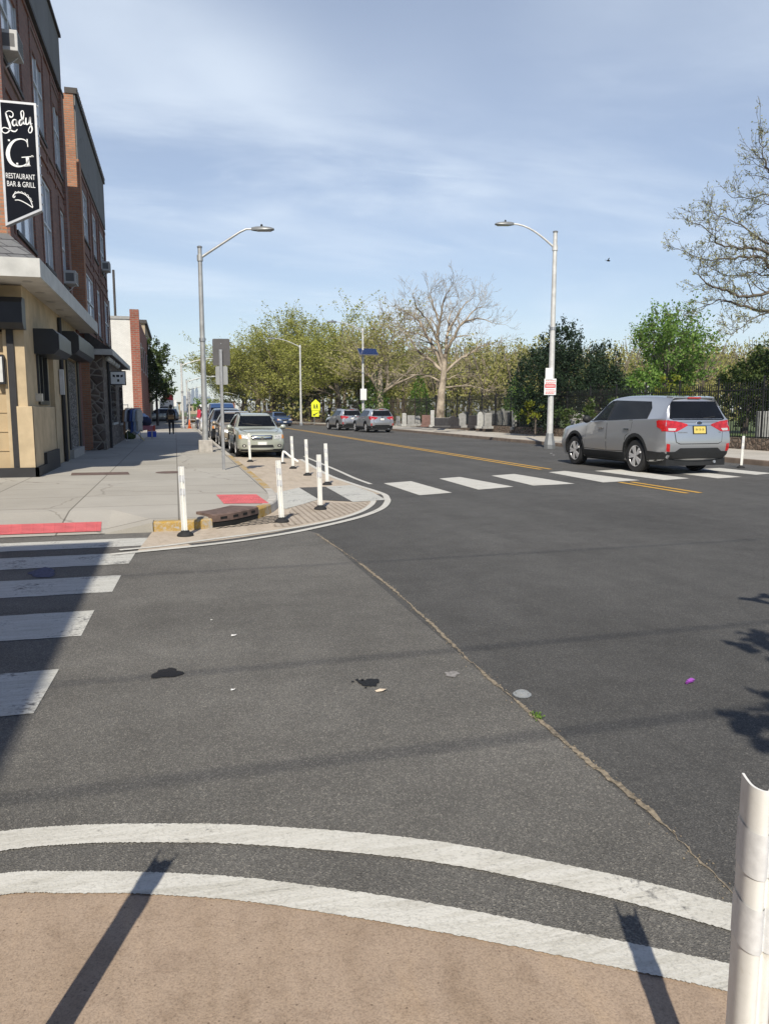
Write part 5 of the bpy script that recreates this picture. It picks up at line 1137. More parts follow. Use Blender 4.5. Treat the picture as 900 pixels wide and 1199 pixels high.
# dense trees
def blobtree(name, px, d, ground, H, lobes, n, lsize, leafm, barkm, label, seed, group=None, cat='tree', rad=.2, pos=None, shell=.55, trunk_h=.5, limbs=6):
    "crown of leaf clumps: lobes are (dx, depth, z, radius, height radius) in metres"
    p = atd(px,480,d) if pos is None else Vector(pos); t = thing(name, (p.x,p.y,ground), label, cat, group); r = random.Random(seed); lv = Leaves(); b = MB()
    b.tube([(0,0,-.1),(r.uniform(-.1,.1),0,H*trunk_h*.5),(r.uniform(-.2,.2),0,H*trunk_h)], [rad,rad*.8,rad*.5], 8, cap=False)
    vol = [l[3]**2*l[4] for l in lobes]; tv = sum(vol)
    for k in range(limbs):
        l = r.choice(lobes); c = Vector((l[0],l[1],l[2])); b.tube([Vector((0,0,H*trunk_h*r.uniform(.4,.9))), c*.5+Vector((0,0,H*trunk_h*.35))+rvec(r)*.2, c+rvec(r)*l[3]*.4], [rad*.4,rad*.25,.02], 5, cap=False)
    for l, v in zip(lobes, vol):
        c = Vector(l[:3]); m = int(n*v/tv); clumps = [rvec(r)*(r.uniform(shell,1)) for _ in range(max(8, int(m/45)))]
        for _ in range(m):
            q = r.choice(clumps); s = rvec(r)*r.random()*.30; u = q+s; lv.add(c+Vector((u.x*l[3],u.y*l[3],u.z*l[4])), lsize, r)
    o = b.build('trunk', barkm, t, world=False, smooth=True); lv.build('crown', leafm, t); return t
blobtree('yew_tree', 650, 44, .42, 6.2, [(-.4,0,2.6,2.0,2.3),(.9,.4,3.2,1.8,2.6),(-1.0,.5,2.5,1.6,2.2),(0,-.3,4.4,1.1,1.5),(1.0,.2,4.7,.7,1.6),(.3,.3,4.5,.7,1.8),(-.7,.1,4.5,.8,1.0)], 26000, .062, M['leaf_dark'], M['bark_dark'], 'broad dark evergreen yew with ragged top behind the far street lamp', 3, rad=.3, shell=.75)
blobtree('yew_tree', 699, 46, .42, 5.6, [(.1,0,2.0,1.4,1.9),(.3,.2,3.6,.75,1.7),(-.5,.2,3.5,.8,1.6),(.9,0,1.8,1.1,2.2),(1.0,.1,3.9,.45,1.2)], 15000, .062, M['leaf_dark'], M['bark_dark'], 'narrower dark evergreen joined to the right side of the broad yew', 9, rad=.2, shell=.75)
GRN = dict(SYC, leaf=20, lsize=.10, lspread=.42, kids=[6,5,4,4,3], ang=(.5,1.2), up=.03, first=1.05)
tree('green_tree', 772, 52, .42, 9.2, 55, GRN, M['leaf_green'], M['bark_grey'], 'fresh green leafed tree with visible dark limbs over the silver suv', rad=.26, trunk=.36)
blobtree('green_shrub', 742, 48, .42, 3.6, [(-.9,0,2.0,1.4,1.4),(.6,.2,2.4,1.5,1.3),(1.8,.1,1.6,1.2,1.3)], 4500, .10, M['leaf_green'], M['bark_grey'], 'leafy bright green shrub low in front of the fresh green tree', 13, cat='shrub', rad=.1)
blobtree('lime_shrub', 782, 40, .42, 3.2, [(0,0,2.0,.9,.9),(.6,.1,1.6,.8,.9)], 2200, .075, M['leaf_lime'], M['bark_grey'], 'yellow green shrub just above the silver suv roof', 14, cat='shrub', rad=.07)
blobtree('dark_evergreen', 872, 40, .42, 4.6, [(-.5,0,2.0,1.2,1.6),(.7,0,2.6,1.3,1.9),(1.6,.2,2.2,1.2,2.2)], 9000, .08, M['leaf_mid'], M['bark_dark'], 'dark evergreen bush behind the fence at the right frame edge', 15, rad=.2, shell=.7)
blobtree('ivy_shrub', 690, 35, .42, 2.0, [(-.8,0,1.0,.8,.7),(.6,0,1.2,.9,.7)], 1300, .06, M['leaf_mid'], M['bark_dark'], 'loose dark shrub behind the fence over the suv bonnet', 16, cat='shrub', rad=.05)
blobtree('lime_shrub', 627, 43, .42, 2.0, [(0,0,1.3,.6,.7),(-.5,.2,1.0,.5,.6)], 900, .06, M['leaf_lime'], M['bark_grey'], 'small yellow green shrub left of the far street lamp', 17, cat='shrub', rad=.05)
blobtree('green_shrub', 612, 48, .42, 2.8, [(0,0,1.5,.9,1.2),(.3,.1,2.2,.5,.7)], 1800, .075, M['leaf_green'], M['bark_grey'], 'upright green shrub behind the large shouldered headstone', 18, cat='shrub', rad=.06)
def cone(px, d, H, w, label, seed, leafm='leaf_cone'):
    r = random.Random(seed); p = atd(px,480,d); t = thing('conical_shrub', (p.x,p.y,.42), label, 'shrub', 'bright conical evergreen shrubs'); lv = Leaves(); b = MB(); b.tube([(0,0,-.1),(0,0,H*.7)], [.08,.02], 6, cap=False); b.build('trunk', M['bark_dark'], t, world=False)
    for _ in range(3000):
        z = (1-math.sqrt(r.random()))*H; k = w*(1-z/H)**.8*(.75+.25*r.random())*(1+.12*math.sin(z*9+seed)); a = r.uniform(0,6.28); lv.add(Vector((k*math.cos(a),k*math.sin(a),z+.1)), .085, r)
    lv.build('crown', M[leafm], t)
cone(439,76,5.2,2.0,'bright green conical shrub just right of the parked suvs',1); cone(491,72,4.6,1.55,'bright green conical shrub left of the bare sycamore',2); cone(601,64,3.9,1.25,'green conical shrub between bare sycamore and dark yew',3,'leaf_green')
blobtree('dark_shrub', 412, 86, .42, 2.6, [(0,0,1.4,1.3,1.1)], 1200, .10, M['leaf_mid'], M['bark_dark'], 'round dark shrub behind the fence above the two parked suvs', 21, cat='shrub', rad=.06)
blobtree('dark_shrub', 345, 98, .42, 3.4, [(0,0,1.8,1.6,1.4),(1.5,0,1.4,1.2,1.1)], 1600, .11, M['leaf_mid'], M['bark_dark'], 'dark shrub at the fence below the plain street lamp', 22, cat='shrub', rad=.06)
blobtree('street_tree', 184, 74, .15, 8.6, [(0,0,4.6,1.75,2.4),(.2,0,6.6,1.2,1.8),(-.5,.3,5.4,1.3,2.0),(.5,.2,3.4,1.4,1.3)], 8500, .11, M['leaf_mid'], M['bark_dark'], 'dark green street tree beside the white brick building', 25, rad=.13, shell=.5, trunk_h=.6)
blobtree('street_tree', 238, 150, .15, 4.2, [(0,0,2.6,2.2,1.5),(2.4,0,2.2,1.8,1.2)], 1600, .16, M['leaf_green'], M['bark_dark'], 'small far green tree at the end of the street under the skyline', 26, rad=.1)
# far woodland: one mass nobody could count
rw = random.Random(71); lv = Leaves(); b = MB()
for k in range(210):
    px = rw.uniform(285, 1150); d = rw.uniform(92, 150) if px > 500 else rw.uniform(108, 150); p = atd(px,480,d); H = (rw.uniform(10.6,13.0) if px > 545 else rw.uniform(9.5,12.2))*(d/115)*.98; R0 = rw.uniform(2.8,4.6)
    b.tube([(p.x,p.y,.3),(p.x+rw.uniform(-.6,.6),p.y,H*.45),(p.x+rw.uniform(-1.2,1.2),p.y,H*.8)], [.28,.2,.06], 5, cap=False)
    for j in range(7):
        a = rw.uniform(0,6.28); b.tube([(p.x,p.y,H*rw.uniform(.25,.5)),(p.x+R0*.5*math.cos(a),p.y+R0*.5*math.sin(a),H*.65),(p.x+R0*.8*math.cos(a),p.y+R0*.8*math.sin(a),H*rw.uniform(.75,.97))], [.14,.09,.03], 4, cap=False)
    cl = [rvec(rw)*rw.uniform(.35,1) for _ in range(34)]
    for _ in range(900):
        q = rw.choice(cl)+rvec(rw)*rw.random()*.30; lv.add(Vector((p.x+q.x*R0, p.y+q.y*R0, H*.56+q.z*H*.44)), .18, rw)
for k in range(5200):   # brown undergrowth twigs
    px = rw.uniform(285,1050); d = rw.uniform(86,110); p = atd(px,480,d); lv.add(Vector((p.x,p.y,rw.uniform(.5,4.5)*rw.random()+.4)), .20, rw)
wl = lv.build('woodland', M['leaf_wood'], None); tag(wl, 'hazy olive woodland massed beyond the cemetery', 'woodland', None, 'stuff'); o = b.build('woodland_trunks', M['bark_mid'], wl, world=False); 
# small tree behind the photographer whose leaves shade the right of the carriageway
sh = [(at(q[0],q[1])+SUNV*(zz/SUNV.z), rx, n_) for q, zz, rx, n_ in (((912,704),3.4,.28,90),((908,765),3.5,.28,110),((903,835),3.6,.32,120),((945,850),3.7,.42,140),((965,760),3.9,.5,160),((955,690),4.2,.5,140))]
tc = Vector((sum(q[0].x for q in sh)/6+.5, sum(q[0].y for q in sh)/6-.3, 0))
blobtree('street_tree', 0, 0, 0, 4.4, [(p.x-tc.x,p.y-tc.y,p.z,rx,rx*.45) for p, rx, n_ in sh], 620, .075, M['leaf_mid'], M['bark_dark'], 'young street tree out of frame behind the photographer', 33, pos=tc, rad=.05, trunk_h=.75)
# grass tufts along the fence
lv = Leaves(); rg = random.Random(9)
for _ in range(9000):
    Y = 14+100*rg.random()**1.6; x = right_edge(Y)+4.4+rg.uniform(0,3.2); lv.add(Vector((x,Y,.42+rg.uniform(0,.12))), .05, rg)
tag(lv.build('grass', M['leaf_green'], None), 'uneven green grass along the foot of the fence', 'grass', None, 'stuff')
# overhead cables behind the photographer, their shadows cross the asphalt
for i, (ya, yb, zc, rad) in enumerate(((-2.9,-2.4,7.6,.012),(-4.6,-4.1,7.9,.014),(-.9,.3,8.4,.010))):
    b = MB(); pts = [(-26+52*k/24, ya+(yb-ya)*k/24, zc+1.1*((k-12)/12)**2) for k in range(25)]; b.tube(pts, rad, 5)
    tag(b.build('overhead_cable', M['black_paint']), ['thick overhead cable behind the photographer, lowest of three','overhead cable hung farthest behind the photographer','thin overhead cable above the photographer'][i], 'cable')
# small litter
def litter(name, p, mat, label, cat, fn):
    t = MB(); fn(t); o = t.build(name, mat, None, world=False); o.location = p; tag(o, label, cat); return o
cl_ = clearglass('clear_plastic', (.92,.94,.94), .72); cl_.node_tree.nodes['Principled BSDF'].inputs['Base Color'].default_value = (.6,.62,.63,1); [cl_.node_tree.links.remove(l) for l in list(cl_.node_tree.nodes['Principled BSDF'].inputs['Base Color'].links)]
litter('cup_cover', at(611,815)+Vector((0,0,.006)), cl_, 'clear crumpled plastic cup lid lying on the sandy joint', 'lid', lambda t: t.lathe([(.052,0),(.054,.006),(.043,.008),(.038,.020),(.022,.026),(0,.024)], n=11))
litter('plastic_scrap', at(809,800)+Vector((0,0,.006)), plain('purple_plastic', (.30,.07,.40), .35, 0, .2, 30), 'small purple plastic scrap on the dark asphalt', 'scrap', lambda t: (t.tube([(-.035,-.01,.01),(0,0,.014),(.03,.012,.008)], [.010,.014,.005], 6), t.tube([(-.035,-.01,.01),(-.045,-.018,.006)], [.006,.010], 5)))
pv = plain('pale_paper', (.62,.52,.40), .8); wp = plain('white_paper', (.7,.7,.68), .8)
litter('paper_scrap', at(447,810)+Vector((0,0,.006)), pv, 'torn tan scrap lying beside the round tar patch', 'scrap', lambda t: t.add([(-.035,-.01,0),(.0,-.016,.004),(.036,.0,.012),(.03,.014,.003),(-.01,.010,.010),(-.04,.008,.002)], [(0,1,4,5),(1,2,3,4)]))
for i, (q, s, lab) in enumerate((((274,745),.022,'white speck of paper on the side street asphalt farther out'),((248,727),.009,'tiny white speck nearest the kerb corner'),((273,809),.014,'white speck of paper left of the tan scrap'),((645,531),.06,'white litter in the gutter by the far lamp base'),((648,533),.05,'white litter in the gutter close to the suv front wheel'))):
    litter('paper_scrap', at(*q)+Vector((0,0,.006)), wp, lab, 'scrap', lambda t: t.add([(-s,-s*.5,0),(s*.4,-s*.7,.004),(s,.2*s,.008),(.2*s,.7*s,.002),(-.8*s,.4*s,.006)], [(0,1,2,3,4)]))
lv = Leaves(); rg = random.Random(77)
for _ in range(70): q = at(628,840); lv.add(Vector((q.x+rg.gauss(0,.014),q.y+rg.gauss(0,.03),.006+rg.random()*.018)), .008, rg)
tag(lv.build('weed', M['leaf_green'], None), 'tiny green weed growing in the sandy joint by the cup cover', 'weed')
# bird
bd = atd(712,305,60); b = MB(); b.ell((0,0,0),.16,.07,.06,8,6); b.add([(.02,0,.03),(-.1,.34,.14),(-.16,.30,.13),(-.08,0,.03)],[(0,1,2,3)]); b.add([(.02,0,.03),(-.1,-.34,.14),(-.16,-.30,.13),(-.08,0,.03)],[(0,1,2,3)]); b.add([(-.14,.03,0),(-.28,.06,0),(-.28,-.06,0),(-.14,-.03,0)],[(0,1,2,3)])
o = b.build('bird', M['black_paint'], None, world=False); o.location = bd; tag(o, 'small dark bird flying in the open sky', 'bird')
# ------------------------------------------------------------------ cars
SUV = dict(L=4.69, wb=2.70, fo=.92, wr=.362, ww=.235, track=.80, arch=.415, rows=[
 (0.00,.30,.55,.76,.80,.83,.55,.66,.62,.45),(0.10,.24,.56,.85,.89,.92,.76,.84,.77,.58),(0.42,.22,.60,.94,.98,1.01,.87,.92,.86,.64),(0.95,.22,.64,1.01,1.045,1.07,.90,.94,.89,.68),(1.32,.22,.65,1.05,1.09,1.12,.90,.94,.90,.70),
 (1.78,.22,.65,1.07,1.35,1.40,.90,.94,.915,.68),(2.15,.22,.66,1.09,1.555,1.63,.90,.94,.915,.65),(2.60,.22,.66,1.11,1.61,1.70,.90,.94,.915,.655),(3.20,.22,.67,1.13,1.615,1.715,.90,.94,.915,.655),(3.80,.23,.68,1.15,1.60,1.70,.90,.94,.91,.65),(4.20,.25,.70,1.16,1.575,1.675,.89,.935,.90,.64),(4.45,.28,.71,1.17,1.56,1.655,.87,.92,.875,.62)],
 rear=([4.50,4.56,4.64,4.67,4.60,4.58,4.42,4.38,4.36],.30,.71,1.17,1.545,1.635,.80,.87,.83,.60), rb=.06, fb=.10)
WAGON = dict(L=4.485, wb=2.525, fo=.92, wr=.335, ww=.215, track=.745, arch=.385, rows=[
 (0.00,.28,.50,.70,.74,.77,.56,.66,.62,.45),(0.08,.22,.52,.80,.84,.87,.74,.80,.74,.56),(0.40,.20,.56,.90,.94,.97,.81,.855,.80,.60),(0.92,.20,.60,.96,.995,1.02,.83,.868,.83,.63),(1.30,.20,.61,.99,1.03,1.055,.83,.868,.84,.66),
 (1.72,.20,.61,1.00,1.30,1.345,.83,.868,.845,.64),(2.05,.20,.62,1.01,1.455,1.52,.83,.868,.845,.61),(2.55,.20,.62,1.02,1.50,1.575,.83,.868,.845,.615),(3.20,.20,.63,1.03,1.495,1.575,.83,.868,.845,.61),(3.80,.21,.64,1.04,1.47,1.555,.83,.865,.84,.60),(4.20,.25,.66,1.05,1.43,1.52,.81,.85,.82,.58)],
 rear=([4.30,4.36,4.44,4.46,4.40,4.38,4.24,4.18,4.15],.28,.66,1.05,1.40,1.49,.74,.80,.77,.55), rb=.05, fb=.09)
SEDAN = dict(L=4.6, wb=2.7, fo=.9, wr=.325, ww=.21, track=.75, arch=.375, rows=[
 (0.00,.28,.48,.64,.67,.69,.54,.66,.60,.45),(0.10,.20,.50,.74,.77,.79,.74,.82,.74,.56),(0.45,.18,.54,.82,.86,.885,.83,.875,.80,.62),(1.00,.18,.58,.90,.93,.95,.85,.89,.83,.66),(1.45,.18,.59,.93,.97,.995,.85,.89,.84,.68),
 (1.90,.18,.59,.94,1.20,1.25,.85,.89,.845,.63),(2.30,.18,.60,.95,1.34,1.41,.85,.89,.845,.585),(2.75,.18,.60,.955,1.36,1.44,.85,.89,.845,.58),(3.30,.18,.61,.96,1.30,1.385,.85,.89,.84,.58),(3.75,.20,.62,.97,1.10,1.15,.84,.88,.83,.62),(4.15,.22,.63,.98,1.01,1.03,.83,.87,.80,.64)],
 rear=([4.40,4.47,4.54,4.56,4.52,4.51,4.50,4.48,4.47],.26,.62,.97,1.00,1.02,.74,.80,.75,.60), rb=.06, fb=.10)
VAN = dict(L=5.4, wb=3.3, fo=.9, wr=.36, ww=.23, track=.86, arch=.41, rows=[
 (0.00,.32,.60,.90,.98,1.02,.62,.78,.74,.6),(0.10,.26,.62,1.02,1.10,1.14,.86,.93,.88,.74),(0.45,.25,.66,1.12,1.20,1.24,.95,.98,.94,.80),(0.85,.25,.68,1.16,1.32,1.38,.97,.99,.96,.84),(1.30,.25,.70,1.20,1.90,2.0,.97,.99,.97,.80),
 (1.70,.25,.70,1.22,2.15,2.28,.97,.99,.97,.80),(2.6,.25,.72,1.24,2.2,2.34,.97,.99,.97,.82),(4.4,.25,.72,1.24,2.2,2.34,.97,.99,.97,.82),(5.2,.28,.72,1.24,2.18,2.30,.96,.98,.96,.81)],
 rear=([5.34,5.36,5.38,5.38,5.38,5.37,5.34,5.32,5.3],.32,.72,1.24,2.16,2.27,.92,.95,.93,.79), rb=.03, fb=.08)
def car_section(row):
    x, zb, zm, zbl, zt, zr, wb, wm, wbl, wt = row
    return [(0,zb),(wb*.86,zb),(wb,zb+.10),(wm,zm),(wbl,zbl),(wbl-.03,zbl+.035) if zt-zbl > .12 else (wbl-.05,zbl+.01),(wt,zt),(wt*.80,zr-.012),(0,zr)]
def car_mesh(sp):
    sect = [(([r[0]]*9), car_section(r)) for r in sp['rows']]; rr = sp['rear']; sect.append((rr[0], car_section((0,)+tuple(rr[1:]))))
    G = [[Vector((w, x[i], z)) for i, (w, z) in enumerate(s)] for x, s in sect]
    def cr(p0,p1,p2,p3,t): return .5*((2*p1)+(p2-p0)*t+(2*p0-5*p1+4*p2-p3)*t*t+(3*p1-p0-3*p2+p3)*t**3)
    nl = 9; fine = []
    for row in G:                                   # refine over levels, nearly straight with softened knees
        o = []
        for i in range(nl-1):
            for k in range(4):
                t = k/4; a = row[i].lerp(row[i+1], t); p0 = row[i-1] if i else Vector((-row[1].x,row[1].y,row[1].z)); p3 = row[i+2] if i+2 < nl else Vector((-row[i].x,row[i].y,row[i].z))
                c = cr(p0,row[i],row[i+1],p3,t); q = a.lerp(c, .75); q.x = max(0, q.x); o.append(q)
        o.append(row[-1]); fine.append(o)
    m = len(fine[0]); S_ = []
    for i in range(len(fine)-1):
        for k in range(5):
            t = k/5; S_.append([cr(fine[max(i-1,0)][j],fine[i][j],fine[i+1][j],fine[min(i+2,len(fine)-1)][j],t) for j in range(m)])
    S_.append(fine[-1]); L2 = sp['L']/2; b = MB(); cols = 8
    vs = []; ring = 2*(m-1)
    for row in S_:
        for j in range(m): vs.append((row[j].x, L2-row[j].y, row[j].z))
        for j in range(m-2, 0, -1): vs.append((-row[j].x, L2-row[j].y, row[j].z))
    fs = [(i*ring+k,i*ring+(k+1)%ring,(i+1)*ring+(k+1)%ring,(i+1)*ring+k) for i in range(len(S_)-1) for k in range(ring)]
    def cap(row, base, bulge, sgn):
        idx = {}
        for j in range(m):
            for c in range(cols+1):
                f = 1-2*c/cols
                if c == 0: idx[j,c] = base+j
                elif c == cols: idx[j,c] = base+(ring-j if 0 < j < m-1 else j)
                elif j == 0 or j == m-1: idx[j,c] = base+j
                else: vs.append((row[j].x*f, L2-row[j].y+sgn*bulge*(1-f*f)*min(1, row[j].x/.4), row[j].z)); idx[j,c] = len(vs)-1
        for j in range(m-1):
            for c in range(cols):
                q = []
                for v in (idx[j,c],idx[j,c+1],idx[j+1,c+1],idx[j+1,c]):
                    if v not in q: q.append(v)
                if len(q) >= 3: fs.append(tuple(q if sgn < 0 else q[::-1]))
    cap(S_[0], 0, sp['fb'], 1); cap(S_[-1], (len(S_)-1)*ring, sp['rb'], -1)
    b.add(vs, fs); return b
CARCACHE = {}
def car_body(key, sp, tunnel=None):
    "closed shell with wheel wells cut out; returns (mesh, bvh of the uncut shell)"
    if key in CARCACHE: return CARCACHE[key]
    o = car_mesh(sp).build('body', [MATS['blue_paint'], M['trim'], M['inside']], None, world=False)
    bm = bmesh.new(); bm.from_mesh(o.data); bmesh.ops.remove_doubles(bm, verts=bm.verts, dist=1e-5); bmesh.ops.recalc_face_normals(bm, faces=bm.faces); bm.to_mesh(o.data)
    bvh = BVHTree.FromBMesh(bm); bm.free()
    cut = MB(); yf = sp['L']/2-sp['fo']; cut.mi = 1
    for y in (yf, yf-sp['wb']):
        for s in (-1, 1): cut.lathe([(sp['arch'],s*.52 if s > 0 else -1.2),(sp['arch'],1.2 if s > 0 else -.52)], (0,y,sp['wr']+.02), 'x', 32)
    if tunnel: cut.mi = 2; cut.prism(tunnel, 'x', -1.5, 1.5); cut.prism([(-.66,1.19),(.66,1.19),(.575,1.53),(-.575,1.53)], 'y', -.05, 2.6)
    c = cut.build('cut', [MATS['blue_paint'], M['trim'], M['inside']], None, world=False)
    bm = bmesh.new(); bm.from_mesh(c.data); bmesh.ops.recalc_face_normals(bm, faces=bm.faces); bm.to_mesh(c.data); bm.free()
    md = o.modifiers.new('b', 'BOOLEAN'); md.operation = 'DIFFERENCE'; md.object = c; md.solver = 'EXACT'; md.use_self = True
    try: md.material_mode = 'TRANSFER'
    except Exception: pass
    bpy.context.view_layer.update(); me = bpy.data.meshes.new_from_object(o.evaluated_get(bpy.context.evaluated_depsgraph_get()))
    bpy.data.objects.remove(o); bpy.data.objects.remove(c); me.name = 'body'
    me.polygons.foreach_set('use_smooth', [True]*len(me.polygons)); me.set_sharp_from_angle(angle=R(48))
    CARCACHE[key] = (me, bvh); return CARCACHE[key]
def decal(bvh, poly, axis, off, mat, name, parent, cell=.09, depth=.012):
    "a thin shaped panel fitted on the shell, drawn in side (y,z), front/rear (x,z) or top (x,y) view"
    bm = bmesh.new(); vs = [bm.verts.new((p[0],p[1],0)) for p in poly]; bm.faces.new(vs)
    xs = [p[0] for p in poly]; ys = [p[1] for p in poly]
    for ax, lo, hi in ((0,min(xs),max(xs)),(1,min(ys),max(ys))):
        k = math.ceil((lo+1e-4)/cell)
        while k*cell < hi-1e-4:
            co = [0,0,0]; no = [0,0,0]; co[ax] = k*cell; no[ax] = 1
            bmesh.ops.bisect_plane(bm, geom=bm.verts[:]+bm.edges[:]+bm.faces[:], plane_co=co, plane_no=no); k += 1
    nrm = {}
    for v in bm.verts:
        a, c = v.co.x, v.co.y
        o, d = {'right': (Vector((4,a,c)),Vector((-1,0,0))), 'left': (Vector((-4,a,c)),Vector((1,0,0))), 'rear': (Vector((a,-6,c)),Vector((0,1,0))), 'front': (Vector((a,6,c)),Vector((0,-1,0))), 'top': (Vector((a,c,5)),Vector((0,0,-1)))}[axis]
        h, n, _, _ = bvh.ray_cast(o, d)
        if h is None:
            q = Vector((1,a,c)) if axis == 'right' else Vector((-1,a,c)) if axis == 'left' else Vector((a,-2.3,c)) if axis == 'rear' else Vector((a,2.3,c)) if axis == 'front' else Vector((a,c,1.6))
            h, n, _, _ = bvh.find_nearest(q)
        if n.dot(d) > 0: n = -n
        v.co = h+n*off; nrm[v.index] = n; v.index = v.index
    bm.verts.index_update(); bnd = [e for e in bm.edges if len(e.link_faces) == 1]; nv = {}
    normals = {v: (-Vector((0,0,0))) for v in bm.verts}
    for e in bnd:
        for v in e.verts:
            if v not in nv:
                h, n, _, _ = bvh.find_nearest(v.co); dd = (v.co-h); dd = dd.normalized() if dd.length > 1e-6 else Vector((0,0,1)); nv[v] = bm.verts.new(v.co-dd*(off+depth))
    for e in bnd:
        a, c = e.verts
        try: bm.faces.new((a, c, nv[c], nv[a]))
        except ValueError: pass
    bmesh.ops.recalc_face_normals(bm, faces=bm.faces)
    me = bpy.data.meshes.new(name); bm.to_mesh(me); bm.free(); me.materials.append(mat); me.polygons.foreach_set('use_smooth', [True]*len(me.polygons)); me.set_sharp_from_angle(angle=R(35))
    o = bpy.data.objects.new(name, me); COL.objects.link(o); o.parent = parent; return o
def grow_poly(poly, d):
    n = len(poly); cx = sum(p[0] for p in poly)/n; cy = sum(p[1] for p in poly)/n; out = []
    for p in poly:
        v = Vector((p[0]-cx, p[1]-cy)); out.append((p[0]+d*(1 if v.x > 0 else -1), p[1]+d*(1 if v.y > 0 else -1)))
    return out
WHEELS = {}
def wheel(sp, key, root, x, y, left):
    k = (key, left)
    if k not in WHEELS:
        s = -1 if left else 1; r, w = sp['wr'], sp['ww']; rr = r*.66
        b = MB(); b.lathe([(rr*.25,s*w*.36),(rr*.86,s*w*.30),(rr*.93,s*w*.46),(rr,s*w*.47),(rr,-s*w*.3)], axis='x', n=32)
        for i in range(5):
            for e in (-.17, .17):
                a = 2*math.pi*i/5+e; c, sn = math.cos(a), math.sin(a); a2 = 2*math.pi*i/5+e*.35; c2, s2 = math.cos(a2), math.sin(a2); p0 = Vector((s*w*.43,rr*.16*c2,rr*.16*s2)); p1 = Vector((s*w*.46,rr*.93*c,rr*.93*sn)); d = (p1-p0)/2; t = d.cross(Vector((1,0,0))).normalized()*rr*.105
                b.obox((p0+p1)/2, d, t, Vector((.018,0,0)))
        b.lathe([(rr*.22,s*w*.40),(rr*.20,s*w*.50),(rr*.001,s*w*.51)], axis='x', n=14); me1 = b.build('wheel', M['rim'], None, world=False)
        b = MB(); b.lathe([(rr*.90,s*w*.12),(rr*.25,s*w*.14),(.001,s*w*.14)], axis='x', n=28); me3 = b.build('brake', M['trim'], None, world=False)
        b = MB(); b.lathe([(rr*.99,s*w*.44),(rr*1.04,s*w*.50),(r*.93,s*w*.5),(r*.985,s*w*.42),(r,s*w*.30),(r,-s*w*.30),(r*.985,-s*w*.42),(r*.9,-s*w*.5),(rr*.8,-s*w*.45)], axis='x', n=36); me2 = b.build('tyre', M['tyre'], None, world=False)
        for o in (me1, me2, me3): auto_smooth(o, 35)
        WHEELS[k] = (me1.data, me2.data, me3.data)
        for o in (me1, me2, me3): bpy.data.objects.remove(o)
    o = bpy.data.objects.new('wheel', WHEELS[k][0]); COL.objects.link(o); o.parent = root; o.location = (x,y,sp['wr'])
    for nm, me in (('tyre',WHEELS[k][1]),('brake_disc',WHEELS[k][2])): q = bpy.data.objects.new(nm, me); COL.objects.link(q); q.parent = o
def mirror_part(b, s, p, sc=1): b.ell((s*p[0],p[1],p[2]), .10*sc, .09*sc, .085*sc, 10, 8); b.box(min(s*(p[0]-.16),s*(p[0]-.02)),p[1]-.02,p[2]-.04,max(s*(p[0]-.16),s*(p[0]-.02)),p[1]+.03,p[2]+.0)
def arc_poly(cy, cz, r, a0, a1, n=14): return [(cy+r*math.cos(R(a0+(a1-a0)*i/n)), cz+r*math.sin(R(a0+(a1-a0)*i/n))) for i in range(n+1)]
